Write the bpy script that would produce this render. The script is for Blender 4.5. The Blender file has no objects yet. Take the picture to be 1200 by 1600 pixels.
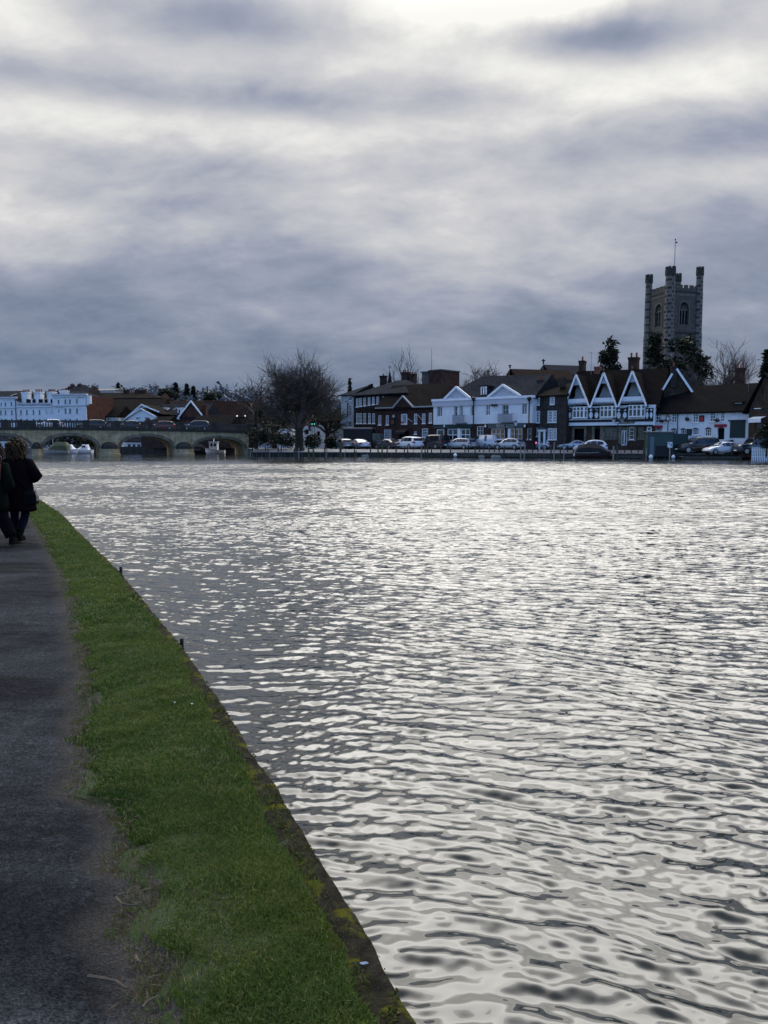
import bpy, bmesh, math, random
import numpy as np
from mathutils import Vector, Matrix
R = math.radians
SC = bpy.context.scene
COL = SC.collection
random.seed(7); NPR = np.random.default_rng(11)

# ---------------------------------------------------------------- camera, light, exposure
F = 1200.0; H = 1.75; PITCH = math.atan(106 / F)      # camera 1.75 m above the water
cd = bpy.data.cameras.new("camera"); cam = bpy.data.objects.new("camera", cd); COL.objects.link(cam)
cd.sensor_fit = 'VERTICAL'; cd.sensor_height = 24; cd.lens = 18; cd.clip_end = 6000; cd.clip_start = 0.05
cam.location = (0, 0, H); cam.rotation_euler = (R(90) - PITCH, 0, 0); SC.camera = cam
SUN_EL, SUN_AZ = R(35), R(14)                            # behind cloud, above the top of the frame
sl = bpy.data.lights.new("sun", 'SUN'); so = bpy.data.objects.new("sun", sl); COL.objects.link(so)
sl.energy = 0.6; sl.angle = R(36); sl.color = (1, .955, .88)
sd = Vector((math.sin(SUN_AZ) * math.cos(SUN_EL), math.cos(SUN_AZ) * math.cos(SUN_EL), math.sin(SUN_EL)))
so.rotation_euler = sd.to_track_quat('Z', 'Y').to_euler()
SC.view_settings.view_transform = 'Standard'; SC.view_settings.look = 'None'
SC.view_settings.exposure = 0; SC.view_settings.gamma = 1
SC.render.engine = 'CYCLES'
SC.cycles.max_bounces = 6; SC.cycles.use_denoising = True
SC.cycles.sample_clamp_indirect = 4

def srgb(r, g, b):
    f = lambda c: (c / 255 / 12.92) if c / 255 <= .04045 else ((c / 255 + .055) / 1.055) ** 2.4
    return (f(r), f(g), f(b), 1)

# ray through a pixel of the 1200x1600 photograph, scaled so that its y component is 1
def ray(px, py):
    a, b = (px - 600) / F, -(py - 800) / F
    y = math.cos(PITCH) + b * math.sin(PITCH); z = -math.sin(PITCH) + b * math.cos(PITCH)
    return a / y, z / y
def P3(px, py, Y):
    a, b = ray(px, py); return Vector((a * Y, Y, H + b * Y))
def GP(px, py, z=0.0):
    a, b = ray(px, py); Y = (z - H) / b; return Vector((a * Y, Y, z))
def azel(px, py):
    a, b = ray(px, py); return math.atan(a), math.atan(b / math.hypot(a, 1))

# ---------------------------------------------------------------- world: NISHITA sky with a cloud deck
W = bpy.data.worlds.new("World"); SC.world = W; W.use_nodes = True
NT = W.node_tree
for n in list(NT.nodes): NT.nodes.remove(n)
class G:                                                  # tiny node-graph helper
    def __init__(s, nt): s.nt = nt; s.L = nt.links.new
    def n(s, t, **k):
        x = s.nt.nodes.new(t)
        for a, v in k.items(): setattr(x, a, v)
        return x
    def put(s, sock, v):
        if hasattr(v, 'is_output') or isinstance(v, bpy.types.NodeSocket): s.L(v, sock)
        elif v is not None: sock.default_value = v
    def m(s, op, a, b=None, c=None, clamp=False):
        x = s.n('ShaderNodeMath', operation=op, use_clamp=clamp)
        for i, v in enumerate((a, b, c)):
            if v is not None: s.put(x.inputs[i], v)
        return x.outputs[0]
    def mix(s, f, a, b, blend='MIX'):
        x = s.n('ShaderNodeMix', data_type='RGBA', blend_type=blend)
        s.put(x.inputs[0], f); s.put(x.inputs[6], a); s.put(x.inputs[7], b); return x.outputs[2]
    def ramp(s, f, stops):
        x = s.n('ShaderNodeValToRGB'); e = x.color_ramp.elements
        while len(e) < len(stops): e.new(.5)
        for i, (p, c) in enumerate(stops): e[i].position = p; e[i].color = c if len(c) == 4 else (*c, 1)
        s.put(x.inputs[0], f); return x.outputs[0]
    def maprange(s, v, a, b, c=0., d=1., smooth=True):
        x = s.n('ShaderNodeMapRange', interpolation_type='SMOOTHSTEP' if smooth else 'LINEAR')
        for i, q in enumerate((v, a, b, c, d)): s.put(x.inputs[i], q)
        return x.outputs[0]
    def noise(s, vec, scale, detail=4., rough=.55, dist=0., out='Fac'):
        x = s.n('ShaderNodeTexNoise'); s.put(x.inputs['Vector'], vec)
        x.inputs['Scale'].default_value = scale; x.inputs['Detail'].default_value = detail
        x.inputs['Roughness'].default_value = rough; x.inputs['Distortion'].default_value = dist
        return x.outputs[out]
    def mapping(s, vec, scale=(1, 1, 1), rot=(0, 0, 0), loc=(0, 0, 0)):
        x = s.n('ShaderNodeMapping'); s.put(x.inputs[0], vec); x.inputs['Scale'].default_value = scale
        x.inputs['Rotation'].default_value = rot; x.inputs['Location'].default_value = loc; return x.outputs[0]
g = G(NT)
tc = g.n('ShaderNodeTexCoord'); sep = g.n('ShaderNodeSeparateXYZ'); g.L(tc.outputs['Generated'], sep.inputs[0])
dx, dy, dz = sep.outputs
EL = g.m('ARCSINE', dz); AZ = g.m('ARCTAN2', dx, dy)
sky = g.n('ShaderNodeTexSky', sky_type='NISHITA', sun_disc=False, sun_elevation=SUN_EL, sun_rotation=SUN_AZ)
den = g.m('ADD', g.m('MAXIMUM', dz, 0.0), .36)
cv = g.n('ShaderNodeCombineXYZ'); g.L(g.m('DIVIDE', dx, den), cv.inputs[0]); g.L(g.m('DIVIDE', dy, den), cv.inputs[1])
n1 = g.noise(g.mapping(cv.outputs[0], (1.0, 1.15, 1), (0, 0, R(-14)), (3.1, 1.7, 0)), 2.0, 8, .58, .3)
n2 = g.noise(g.mapping(cv.outputs[0], (.8, 1.5, 1), (0, 0, R(-20)), (7.3, 4.2, 0)), 3.3, 7, .57, .3)
n3 = g.noise(g.mapping(cv.outputs[0], (1, 1.6, 1), (0, 0, R(24)), (1.3, 8.2, 0)), 8.5, 6, .57, .25)
tex = g.m('ADD', g.m('ADD', g.m('MULTIPLY', g.m('SUBTRACT', n1, .5), .74), g.m('MULTIPLY', g.m('SUBTRACT', n2, .5), .40)), g.m('MULTIPLY', g.m('SUBTRACT', n3, .5), .22))
# how bright the deck is at each height above the horizon (display value), then its large bright and dark banks
fl = g.n('ShaderNodeFloatCurve'); cu = fl.mapping.curves[0]
pts = [(0, .44), (.06, .38), (.12, .36), (.22, .45), (.33, .575), (.45, .67), (.58, .715), (.70, .735), (.80, .70), (1, .60)]
while len(cu.points) < len(pts): cu.points.new(.5, .5)
for i, (a, b) in enumerate(pts): cu.points[i].location = (a, b); cu.points[i].handle_type = 'AUTO'
fl.mapping.update()
g.put(fl.inputs['Value'], g.m('DIVIDE', EL, R(36), clamp=True)); B = fl.outputs[0]
banks = [(810, 0, 190, 44, .62), (20, 10, 70, 40, .12), (120, 192, 260, 24, .18), (480, 105, 330, 28, .17),
         (890, 130, 130, 34, .27), (450, 200, 260, 18, .10), (230, 142, 330, 16, -.13), (330, 45, 200, 24, -.10),
         (950, 62, 95, 28, -.38), (1060, 212, 230, 28, -.22), (720, 160, 140, 20, -.10), (40, 330, 120, 26, .08),
         (40, 395, 80, 16, .10), (170, 450, 260, 46, -.07), (1080, 285, 160, 22, .10), (340, 350, 60, 18, .08),
         (640, 330, 200, 40, .04), (1130, 470, 90, 60, .05), (880, 420, 200, 40, .04), (400, 260, 150, 20, -.06), (1150, 100, 80, 50, .12)]
for px, py, sx, sy, amp in banks:
    a0, e0 = azel(px, py)
    ga = g.m('DIVIDE', g.m('SUBTRACT', AZ, a0), sx / F); ge = g.m('DIVIDE', g.m('SUBTRACT', EL, e0), sy / F * .86)
    ge = g.m('ADD', ge, g.m('MULTIPLY', g.m('SUBTRACT', n1, .5), 2.2))
    q = g.m('ADD', g.m('MULTIPLY', ga, ga), g.m('MULTIPLY', ge, ge))
    B = g.m('MULTIPLY_ADD', g.m('EXPONENT', g.m('MULTIPLY', q, -.7)), amp, B)
soft = g.maprange(EL, 0, R(9), .40, 1.0)
B = g.m('ADD', B, g.m('MULTIPLY', tex, soft))
deck = g.ramp(B, [(0., srgb(82, 96, 122)), (.3, srgb(111, 126, 150)), (.55, srgb(155, 162, 180)), (.8, srgb(207, 207, 210)), (1., srgb(251, 250, 244))])
# the sun's glow through thin cloud, its centre above the frame
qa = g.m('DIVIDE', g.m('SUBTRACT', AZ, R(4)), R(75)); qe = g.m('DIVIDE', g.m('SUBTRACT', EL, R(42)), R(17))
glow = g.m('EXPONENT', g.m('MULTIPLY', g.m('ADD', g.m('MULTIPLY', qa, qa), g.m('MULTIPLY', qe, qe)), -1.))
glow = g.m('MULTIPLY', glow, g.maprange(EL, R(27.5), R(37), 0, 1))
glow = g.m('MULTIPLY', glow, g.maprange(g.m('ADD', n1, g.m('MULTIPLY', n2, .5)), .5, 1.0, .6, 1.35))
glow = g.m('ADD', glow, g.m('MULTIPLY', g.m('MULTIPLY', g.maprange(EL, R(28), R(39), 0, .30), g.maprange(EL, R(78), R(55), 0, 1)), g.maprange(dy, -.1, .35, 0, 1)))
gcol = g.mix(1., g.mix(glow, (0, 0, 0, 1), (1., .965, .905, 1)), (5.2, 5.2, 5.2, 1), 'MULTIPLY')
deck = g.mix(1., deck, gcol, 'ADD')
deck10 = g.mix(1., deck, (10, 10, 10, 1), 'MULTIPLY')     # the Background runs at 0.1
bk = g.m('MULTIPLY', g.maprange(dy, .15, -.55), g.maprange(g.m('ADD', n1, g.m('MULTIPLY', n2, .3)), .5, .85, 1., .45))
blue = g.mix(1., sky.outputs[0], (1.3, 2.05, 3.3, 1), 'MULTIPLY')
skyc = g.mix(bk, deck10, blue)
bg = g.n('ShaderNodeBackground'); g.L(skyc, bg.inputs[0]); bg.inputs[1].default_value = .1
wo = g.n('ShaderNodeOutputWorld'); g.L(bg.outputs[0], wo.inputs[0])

# ---------------------------------------------------------------- materials
MATS = {}
def new_mat(name):
    m = bpy.data.materials.new(name); m.use_nodes = True; nt = m.node_tree
    p = nt.nodes['Principled BSDF']; MATS[name] = m
    return m, G(nt), p
def mat(name, col, rough=.8, var=.3, scale=2., metal=0., spec=.3, bump=0., bscale=30., streak=0., stain=None, stain_amt=0., emit=None, es=0.):
    m, g, p = new_mat(name)
    tc = g.n('ShaderNodeTexCoord').outputs['Object']
    oi = g.n('ShaderNodeObjectInfo').outputs['Random']
    nv = g.noise(tc, scale, 6, .6)
    f = g.maprange(nv, .25, .75, 1 - var, 1 + var, False)
    if streak:
        ns = g.noise(g.mapping(tc, (6, 6, .5)), 1.5, 5, .6)
        f = g.m('MULTIPLY', f, g.maprange(ns, .3, .7, 1 - streak, 1 + streak * .3, False))
    c = g.mix(1., (*col, 1), g.mix(f, (0, 0, 0, 1), (1, 1, 1, 1)), 'MULTIPLY')
    x = g.n('ShaderNodeMix', data_type='RGBA', blend_type='MULTIPLY'); x.clamp_factor = False
    hv = g.n('ShaderNodeHueSaturation'); g.put(hv.inputs['Color'], (*col, 1)); g.put(hv.inputs['Value'], f)
    c = hv.outputs[0]
    if stain: c = g.mix(g.m('MULTIPLY', g.maprange(g.noise(tc, scale * .6, 7, .65, .4), .48, .66), stain_amt), c, (*stain, 1))
    g.L(c, p.inputs['Base Color'])
    p.inputs['Roughness'].default_value = rough; p.inputs['Metallic'].default_value = metal
    p.inputs['Specular IOR Level'].default_value = spec
    if bump:
        b = g.n('ShaderNodeBump'); b.inputs['Strength'].default_value = bump; b.inputs['Distance'].default_value = .02
        g.L(g.noise(tc, bscale, 5, .6), b.inputs['Height']); g.L(b.outputs[0], p.inputs['Normal'])
    if emit: p.inputs['Emission Color'].default_value = (*emit, 1); p.inputs['Emission Strength'].default_value = es
    return m
def wall_vec(g):
    s = g.n('ShaderNodeSeparateXYZ'); g.L(g.n('ShaderNodeTexCoord').outputs['Object'], s.inputs[0])
    c = g.n('ShaderNodeCombineXYZ'); g.L(g.m('ADD', s.outputs[0], s.outputs[1]), c.inputs[0]); g.L(s.outputs[2], c.inputs[1])
    return c.outputs[0], s
def brick(name, c1, c2, mortar, bw=.3, bh=.1, var=.35, streak=.35):
    m, g, p = new_mat(name); v, s = wall_vec(g)
    b = g.n('ShaderNodeTexBrick'); g.L(v, b.inputs['Vector']); b.inputs['Scale'].default_value = 1
    b.inputs['Brick Width'].default_value = bw; b.inputs['Row Height'].default_value = bh; b.inputs['Mortar Size'].default_value = .012
    b.inputs['Color1'].default_value = (*c1, 1); b.inputs['Color2'].default_value = (*c2, 1); b.inputs['Mortar'].default_value = (*mortar, 1)
    f = g.maprange(g.noise(v, 1.1, 7, .65), .3, .7, 1 - var, 1 + var, False)
    f = g.m('MULTIPLY', f, g.maprange(g.noise(g.mapping(v, (5, .5, 1)), 1., 5, .6), .35, .7, 1 - streak, 1 + streak * .4, False))
    hv = g.n('ShaderNodeHueSaturation'); g.L(b.outputs[0], hv.inputs['Color']); g.L(f, hv.inputs['Value']); g.L(hv.outputs[0], p.inputs['Base Color'])
    p.inputs['Roughness'].default_value = .85; p.inputs['Specular IOR Level'].default_value = .05
    bp = g.n('ShaderNodeBump'); bp.inputs['Strength'].default_value = .5; bp.inputs['Distance'].default_value = .02; g.L(b.outputs['Fac'], bp.inputs['Height']); bp.invert = True
    g.L(bp.outputs[0], p.inputs['Normal'])
    return m
def boards(name, col, h=.18, dark=.55):                     # painted weatherboards
    m, g, p = new_mat(name); v, s = wall_vec(g)
    fr = g.m('FRACT', g.m('DIVIDE', s.outputs[2], h))
    ln = g.maprange(fr, .0, .14, dark, 1., False)
    f = g.m('MULTIPLY', ln, g.maprange(g.noise(g.mapping(v, (1.5, .6, 1)), 1., 6, .6), .3, .7, .86, 1.05, False))
    hv = g.n('ShaderNodeHueSaturation'); hv.inputs['Color'].default_value = (*col, 1); g.L(f, hv.inputs['Value']); g.L(hv.outputs[0], p.inputs['Base Color'])
    p.inputs['Roughness'].default_value = .6
    return m
def tiles(name, c1, c2, moss=(.03, .035, .012), mossamt=.5, h=.16):
    m, g, p = new_mat(name); v, s = wall_vec(g)
    b = g.n('ShaderNodeTexBrick'); g.L(v, b.inputs['Vector']); b.inputs['Scale'].default_value = 1
    b.inputs['Brick Width'].default_value = .24; b.inputs['Row Height'].default_value = h; b.inputs['Mortar Size'].default_value = .012
    b.inputs['Color1'].default_value = (*c1, 1); b.inputs['Color2'].default_value = (*c2, 1); b.inputs['Mortar'].default_value = (*[x * .4 for x in c1], 1)
    f = g.maprange(g.noise(v, .8, 8, .7), .3, .7, .6, 1.5, False)
    hv = g.n('ShaderNodeHueSaturation'); g.L(b.outputs[0], hv.inputs['Color']); g.L(f, hv.inputs['Value'])
    c = g.mix(g.m('MULTIPLY', g.maprange(g.noise(v, .55, 8, .7, .5), .5, .72), mossamt), hv.outputs[0], (*moss, 1))
    g.L(c, p.inputs['Base Color']); p.inputs['Roughness'].default_value = .85; p.inputs['Specular IOR Level'].default_value = .02
    bp = g.n('ShaderNodeBump'); bp.inputs['Strength'].default_value = .6; bp.inputs['Distance'].default_value = .03; g.L(b.outputs['Fac'], bp.inputs['Height']); bp.invert = True
    g.L(bp.outputs[0], p.inputs['Normal'])
    return m
def glass(name, col=(.008, .011, .016), rough=.08, emit=None, es=0):
    m, g, p = new_mat(name); tc = g.n('ShaderNodeTexCoord').outputs['Object']
    f = g.maprange(g.noise(g.mapping(tc, (1.3, 1.3, .7)), 1.4, 3, .5), .45, .6)
    g.L(g.mix(f, (*col, 1), (*[c * 3.2 + .004 for c in col], 1)), p.inputs['Base Color']); p.inputs['Roughness'].default_value = rough
    p.inputs['IOR'].default_value = 1.5
    if emit:
        fe = g.maprange(g.noise(tc, 1.8, 4, .6), .42, .62)
        g.L(g.mix(fe, (*[c * .15 for c in emit], 1), (*emit, 1)), p.inputs['Emission Color']); p.inputs['Emission Strength'].default_value = es
    return m
def paint(name, col, rough=.25, metal=.0):
    m, g, p = new_mat(name); tc = g.n('ShaderNodeTexCoord').outputs['Object']; s = g.n('ShaderNodeSeparateXYZ'); g.L(tc, s.inputs[0])
    d = g.m('MULTIPLY', g.maprange(s.outputs[2], .65, .2), g.maprange(g.noise(tc, 3, 5, .6), .3, .7, .3, .8))   # road dirt on the sills
    g.L(g.mix(d, (*col, 1), (.05, .045, .04, 1)), p.inputs['Base Color']); p.inputs['Roughness'].default_value = rough; p.inputs['Metallic'].default_value = metal
    p.inputs['Coat Weight'].default_value = .6; p.inputs['Coat Roughness'].default_value = .08
    return m

WHITE = mat('white_paint', (.74, .76, .78), .6, .08, 1.2, streak=.10)
WHITE2 = mat('white_render', (.70, .72, .74), .75, .10, .8, streak=.16, stain=(.35, .35, .33), stain_amt=.25)
GREYT = mat('grey_trim', (.30, .31, .33), .6, .1, 2)
TRIM = mat('white_trim', (.78, .79, .8), .5, .06, 2)
BOARD = boards('white_boards', (.72, .74, .76))
LILAC = mat('lilac_paint', (.47, .48, .53), .6, .08, 1)
CREAM = mat('cream_render', (.42, .47, .46), .8, .15, .8, streak=.2)
BRICKD = brick('dark_brick', (.042, .026, .024), (.028, .02, .02), (.04, .036, .034))
BRICKR = brick('red_brick', (.078, .038, .030), (.050, .027, .023), (.06, .052, .048))
BRICKB = brick('brown_brick', (.075, .05, .034), (.05, .034, .026), (.07, .06, .05))
BRICKG = brick('grey_brick', (.055, .048, .044), (.04, .034, .03), (.07, .06, .055))
BRICKO = brick('orange_brick', (.115, .046, .030), (.085, .035, .024), (.09, .07, .055))
STONE = brick('bridge_stone', (.45, .36, .21), (.40, .31, .18), (.26, .21, .14), .9, .42, .4, .35)
STONED = mat('dark_stone', (.035, .034, .03), .85, .4, 1.4, bump=.3, bscale=14, stain=(.02, .024, .012), stain_amt=.6)
STONEW = brick('window_stone', (.2, .18, .13), (.16, .145, .11), (.1, .09, .07), .5, .3)
SLATE = tiles('slate', (.022, .026, .034), (.016, .019, .026), moss=(.012,.014,.010), mossamt=.25)
TILEB = tiles('brown_tile', (.0145, .0118, .0112), (.0105, .009, .0088), moss=(.012,.013,.008), mossamt=.4)
TILEK = tiles('black_tile', (.0105, .010, .0105), (.008, .008, .0085), moss=(.010,.011,.007), mossamt=.3)
TILER = tiles('red_tile', (.023, .0125, .0108), (.016, .0098, .0088), moss=(.012,.012,.008), mossamt=.3)
BLACK = mat('black_timber', (.012, .012, .014), .6, .3, 3)
DARKG = mat('dark_green_paint', (.012, .028, .026), .5, .25, 2)
DARK = mat('dark_void', (.008, .008, .009), .9, .2, 2)
LEAD = mat('lead_grey', (.07, .075, .08), .6, .2, 2)
IRON = mat('black_iron', (.014, .014, .016), .45, .2, 4)
GREYM = mat('grey_metal', (.25, .26, .27), .4, .12, 4, metal=.6)
POT = mat('clay_pot', (.17, .065, .04), .8, .3, 4)
REDP = mat('red_sign_paint', (.30, .018, .03), .5, .1, 4)
LETTER = mat('pale_letters', (.45, .45, .42), .6, .1, 5)
REDL = mat('red_letters', (.34, .03, .03), .6, .1, 5)
TIMBER = mat('wet_timber', (.05, .047, .04), .8, .45, 3, bump=.4, bscale=25, stain=(.03, .045, .02), stain_amt=.6)
TIMBERG = mat('mossy_timber', (.055, .075, .035), .85, .4, 3, bump=.4, bscale=25)
TIMBERL = mat('bleached_timber', (.2, .2, .185), .8, .3, 4)
QUAY = mat('quay_piling', (.022, .023, .022), .8, .5, 1.3, streak=.5, bump=.4, bscale=9, stain=(.022, .03, .012), stain_amt=.6)
PAVE = mat('pale_paving', (.16, .16, .16), .7, .25, .7)
GLASS = glass('window_glass'); GLASSB = glass('pale_glass', (.03, .04, .05))
LIT = glass('lit_window', (.03, .02, .01), emit=(1., .62, .25), es=.04)
RUBBER = mat('tyre_rubber', (.012, .012, .012), .8, .2, 5)
ALLOY = mat('alloy', (.32, .33, .34), .35, .1, 5, metal=.7)
LAMPW = mat('headlamp', (.6, .62, .65), .15, .05, 5); LAMPR = mat('tail_lamp', (.25, .01, .012), .2, .1, 5)
BARK = mat('bark', (.020, .017, .014), .9, .4, 3, bump=.5, bscale=20, stain=(.035, .045, .02), stain_amt=.4)
TWIG = mat('twigs', (.085, .066, .053), .9, .3, 2)
TWIGG = mat('olive_twigs', (.03, .03, .018), .9, .3, 2)
def leaf_mat(name, col):
    m, g, p = new_mat(name)
    ri = g.n('ShaderNodeNewGeometry').outputs['Random Per Island']
    nz = g.noise(g.n('ShaderNodeTexCoord').outputs['Object'], .6, 4, .6)
    f = g.m('ADD', g.m('MULTIPLY', ri, .9), g.maprange(nz, .3, .7, .2, .9, False))
    hv = g.n('ShaderNodeHueSaturation'); hv.inputs['Color'].default_value = (*col, 1); g.L(f, hv.inputs['Value']); g.L(g.m('MULTIPLY_ADD', ri, .05, .475), hv.inputs['Hue'])
    g.L(hv.outputs[0], p.inputs['Base Color']); p.inputs['Roughness'].default_value = .7; p.inputs['Specular IOR Level'].default_value = .2
    return m
YEW = leaf_mat('evergreen_leaf', (.012, .018, .010)); FAR = leaf_mat('hazed_leaf', (.12, .13, .145)); SHRUB = leaf_mat('shrub_leaf', (.018, .022, .011))  # the far wood's leaf colour is greyed blue to imitate haze

# ---------------------------------------------------------------- mesh builder
class MB:
    def __init__(s): s.v = []; s.f = []; s.m = []
    def add(s, vs, fs, mi=0):
        n = len(s.v); s.v += [tuple(v) for v in vs]; s.f += [tuple(i + n for i in f) for f in fs]; s.m += [mi] * len(fs); return s
    def box(s, x0, y0, z0, x1, y1, z1, mi=0):
        vs = [(x, y, z) for z in (z0, z1) for x, y in ((x0, y0), (x1, y0), (x1, y1), (x0, y1))]
        return s.add(vs, [(3, 2, 1, 0), (4, 5, 6, 7), (0, 1, 5, 4), (1, 2, 6, 5), (2, 3, 7, 6), (3, 0, 4, 7)], mi)
    def poly(s, pts, mi=0): return s.add(pts, [tuple(range(len(pts)))], mi)
    def prism(s, pts, y0, y1, mi=0):                        # polygon in x-z, pushed along y
        n = len(pts); vs = [(x, y0, z) for x, z in pts] + [(x, y1, z) for x, z in pts]
        return s.add(vs, [tuple(range(n)), tuple(range(2 * n - 1, n - 1, -1))] + [(i, i + n, (i + 1) % n + n, (i + 1) % n) for i in range(n)], mi)
    def slab(s, pts, z0, z1, mi=0):                         # polygon in x-y, pushed along z
        n = len(pts); vs = [(x, y, z0) for x, y in pts] + [(x, y, z1) for x, y in pts]
        return s.add(vs, [tuple(range(n - 1, -1, -1)), tuple(range(n, 2 * n))] + [(i, (i + 1) % n, (i + 1) % n + n, i + n) for i in range(n)], mi)
    def bar(s, a, b, w, t, mi=0):                            # bar in the x-z plane between 2-D points a, b; (y0,y1)=t
        (x0, z0), (x1, z1) = a, b; l = math.hypot(x1 - x0, z1 - z0); nx, nz = -(z1 - z0) / l * w / 2, (x1 - x0) / l * w / 2
        return s.prism([(x0 + nx, z0 + nz), (x0 - nx, z0 - nz), (x1 - nx, z1 - nz), (x1 + nx, z1 + nz)], t[0], t[1], mi)
    def tube(s, pts, rad, n=6, mi=0, caps=True):
        pts = [Vector(p) for p in pts]
        if not isinstance(rad, (list, tuple)): rad = [rad] * len(pts)
        vs = []; prev = None
        for i, p in enumerate(pts):
            d = (pts[min(i + 1, len(pts) - 1)] - pts[max(i - 1, 0)]).normalized()
            u = d.cross(prev if prev is not None else (Vector((1, 0, 0)) if abs(d.x) < .8 else Vector((0, 1, 0))))
            if u.length < 1e-4: u = d.orthogonal()
            u.normalize(); w = u.cross(d).normalized(); prev = w
            for k in range(n):
                a = 2 * math.pi * k / n; vs.append(p + (u * math.cos(a) + w * math.sin(a)) * rad[i])
        fs = [(i * n + k, i * n + (k + 1) % n, (i + 1) * n + (k + 1) % n, (i + 1) * n + k) for i in range(len(pts) - 1) for k in range(n)]
        if caps: fs += [tuple(range(n - 1, -1, -1)), tuple(range((len(pts) - 1) * n, len(pts) * n))]
        return s.add(vs, fs, mi)
    def rings(s, rings, mi=0, caps=True):                    # loft closed rings of equal count
        n = len(rings[0]); vs = [p for r in rings for p in r]
        fs = [(i * n + k, i * n + (k + 1) % n, (i + 1) * n + (k + 1) % n, (i + 1) * n + k) for i in range(len(rings) - 1) for k in range(n)]
        if caps: fs += [tuple(range(n - 1, -1, -1)), tuple(range((len(rings) - 1) * n, len(rings) * n))]
        return s.add(vs, fs, mi)
    def lathe(s, prof, c=(0, 0, 0), n=12, mi=0, sy=1.):
        return s.rings([[(c[0] + r * math.cos(2 * math.pi * k / n), c[1] + sy * r * math.sin(2 * math.pi * k / n), c[2] + z) for k in range(n)] for r, z in prof], mi)
    def build(s, name, mats, parent=None, loc=None, smooth=False):
        me = bpy.data.meshes.new(name); me.from_pydata(s.v, [], s.f)
        for m in (mats if isinstance(mats, (list, tuple)) else [mats]): me.materials.append(m)
        me.polygons.foreach_set('material_index', s.m)
        if smooth: me.polygons.foreach_set('use_smooth', [True] * len(s.f))
        me.update(); o = bpy.data.objects.new(name, me); COL.objects.link(o)
        if parent is not None: o.parent = parent
        if loc is not None: o.location = loc
        return o
def tag(o, label=None, cat=None, group=None, kind=None):
    for k, v in (('label', label), ('category', cat), ('group', group), ('kind', kind)):
        if v: o[k] = v
    return o
def empty(name, loc, rz=0., label=None, cat=None, group=None):
    o = bpy.data.objects.new(name, None); COL.objects.link(o); o.location = loc; o.rotation_euler = (0, 0, rz); o.empty_display_size = .2
    return tag(o, label, cat, group)
def copy_tree(o, parent=None):
    c = o.copy(); COL.objects.link(c)
    if parent is not None: c.parent = parent
    for ch in list(o.children): copy_tree(ch, c)
    return c
ORD = 'first second third fourth fifth sixth seventh eighth ninth tenth eleventh twelfth thirteenth fourteenth fifteenth sixteenth seventeenth eighteenth nineteenth twentieth'.split()
ORD += ['twenty-' + o for o in ORD[:9]] + ['thirtieth'] + ['thirty-' + o for o in ORD[:9]] + ['fortieth'] + ['forty-' + o for o in ORD[:9]]
#==SETTING==

# ================================================================ GROUND, RIVER, PATH
ZP = .15                                                   # level of the near bank
OUTPX = [(654, 1600), (583.5, 1482), (533, 1397), (485, 1321), (434, 1237), (386, 1161), (350, 1104), (283, 1008), (233, 949), (186, 892), (122, 830), (97, 803), (60, 779)]
INPX = [(253, 1600), (246, 1573), (226, 1548), (255, 1515), (234, 1487), (192, 1456), (210, 1422), (226, 1376), (180, 1345), (206, 1293), (182, 1256), (120, 1237),
        (138, 1178), (131, 1140), (137, 1110), (131, 1072), (141, 1052), (128, 1022), (122, 985), (114, 947), (108, 923), (99, 897), (82, 862), (61, 827), (44, 801)]
def poly_of(pxs, tail):
    p = [GP(a, b, ZP) for a, b in pxs]; p = [(q.y, q.x) for q in p] + tail
    e = 4 if pxs is INPX else 3
    sl_ = -.43; y0, x0 = p[0]; p = [(-6., x0 + sl_ * (-6 - y0))] + p
    return np.array([q[0] for q in p]), np.array([q[1] for q in p])
OY, OX = poly_of(OUTPX, [(25., -11.5), (33., -16.2), (50., -27.5), (118., -78.), (180., -125.)])
IY, IX = poly_of(INPX, [(25., -12.1), (33., -17.), (50., -28.6), (118., -80.), (180., -128.)])
xo = lambda y: np.interp(y, OY, OX); xi = lambda y: np.interp(y, IY, IX)

def mesh_np(name, co, faces, mats, uv=None, smooth=True, parent=None):
    me = bpy.data.meshes.new(name); nv = len(co); nf = len(faces); k = faces.shape[1]
    me.vertices.add(nv); me.vertices.foreach_set('co', np.ascontiguousarray(co, dtype=np.float32).ravel())
    me.loops.add(nf * k); me.loops.foreach_set('vertex_index', np.ascontiguousarray(faces, dtype=np.int32).ravel())
    me.polygons.add(nf); me.polygons.foreach_set('loop_start', np.arange(0, nf * k, k, dtype=np.int32))
    me.polygons.foreach_set('use_smooth', np.full(nf, smooth))
    if uv is not None:
        l = me.uv_layers.new(name='UVMap'); l.data.foreach_set('uv', np.ascontiguousarray(uv[faces.ravel()], dtype=np.float32).ravel())
    for m in mats: me.materials.append(m)
    me.update(calc_edges=True); o = bpy.data.objects.new(name, me); COL.objects.link(o)
    if parent: o.parent = parent
    return o
def grid_faces(nr, nc):
    i = np.arange(nr - 1)[:, None] * nc + np.arange(nc - 1)[None, :]
    return np.stack([i, i + 1, i + nc + 1, i + nc], -1).reshape(-1, 4)
def fbm2(x, y, seed=0, base=1., oct=5, rough=.55):          # cheap smooth noise, about -1..1
    r = np.random.default_rng(seed); t = np.zeros_like(x); a = 1.; f = base; tot = 0
    for o_ in range(oct):
        for k in range(5):
            th = r.uniform(0, 2 * np.pi); ff = f * r.uniform(.7, 1.4)
            t += a * np.sin(ff * (x * np.cos(th) + y * np.sin(th)) + r.uniform(0, 6.28))
        tot += a * 2.2; a *= rough; f *= 2.03
    return t / tot

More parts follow.
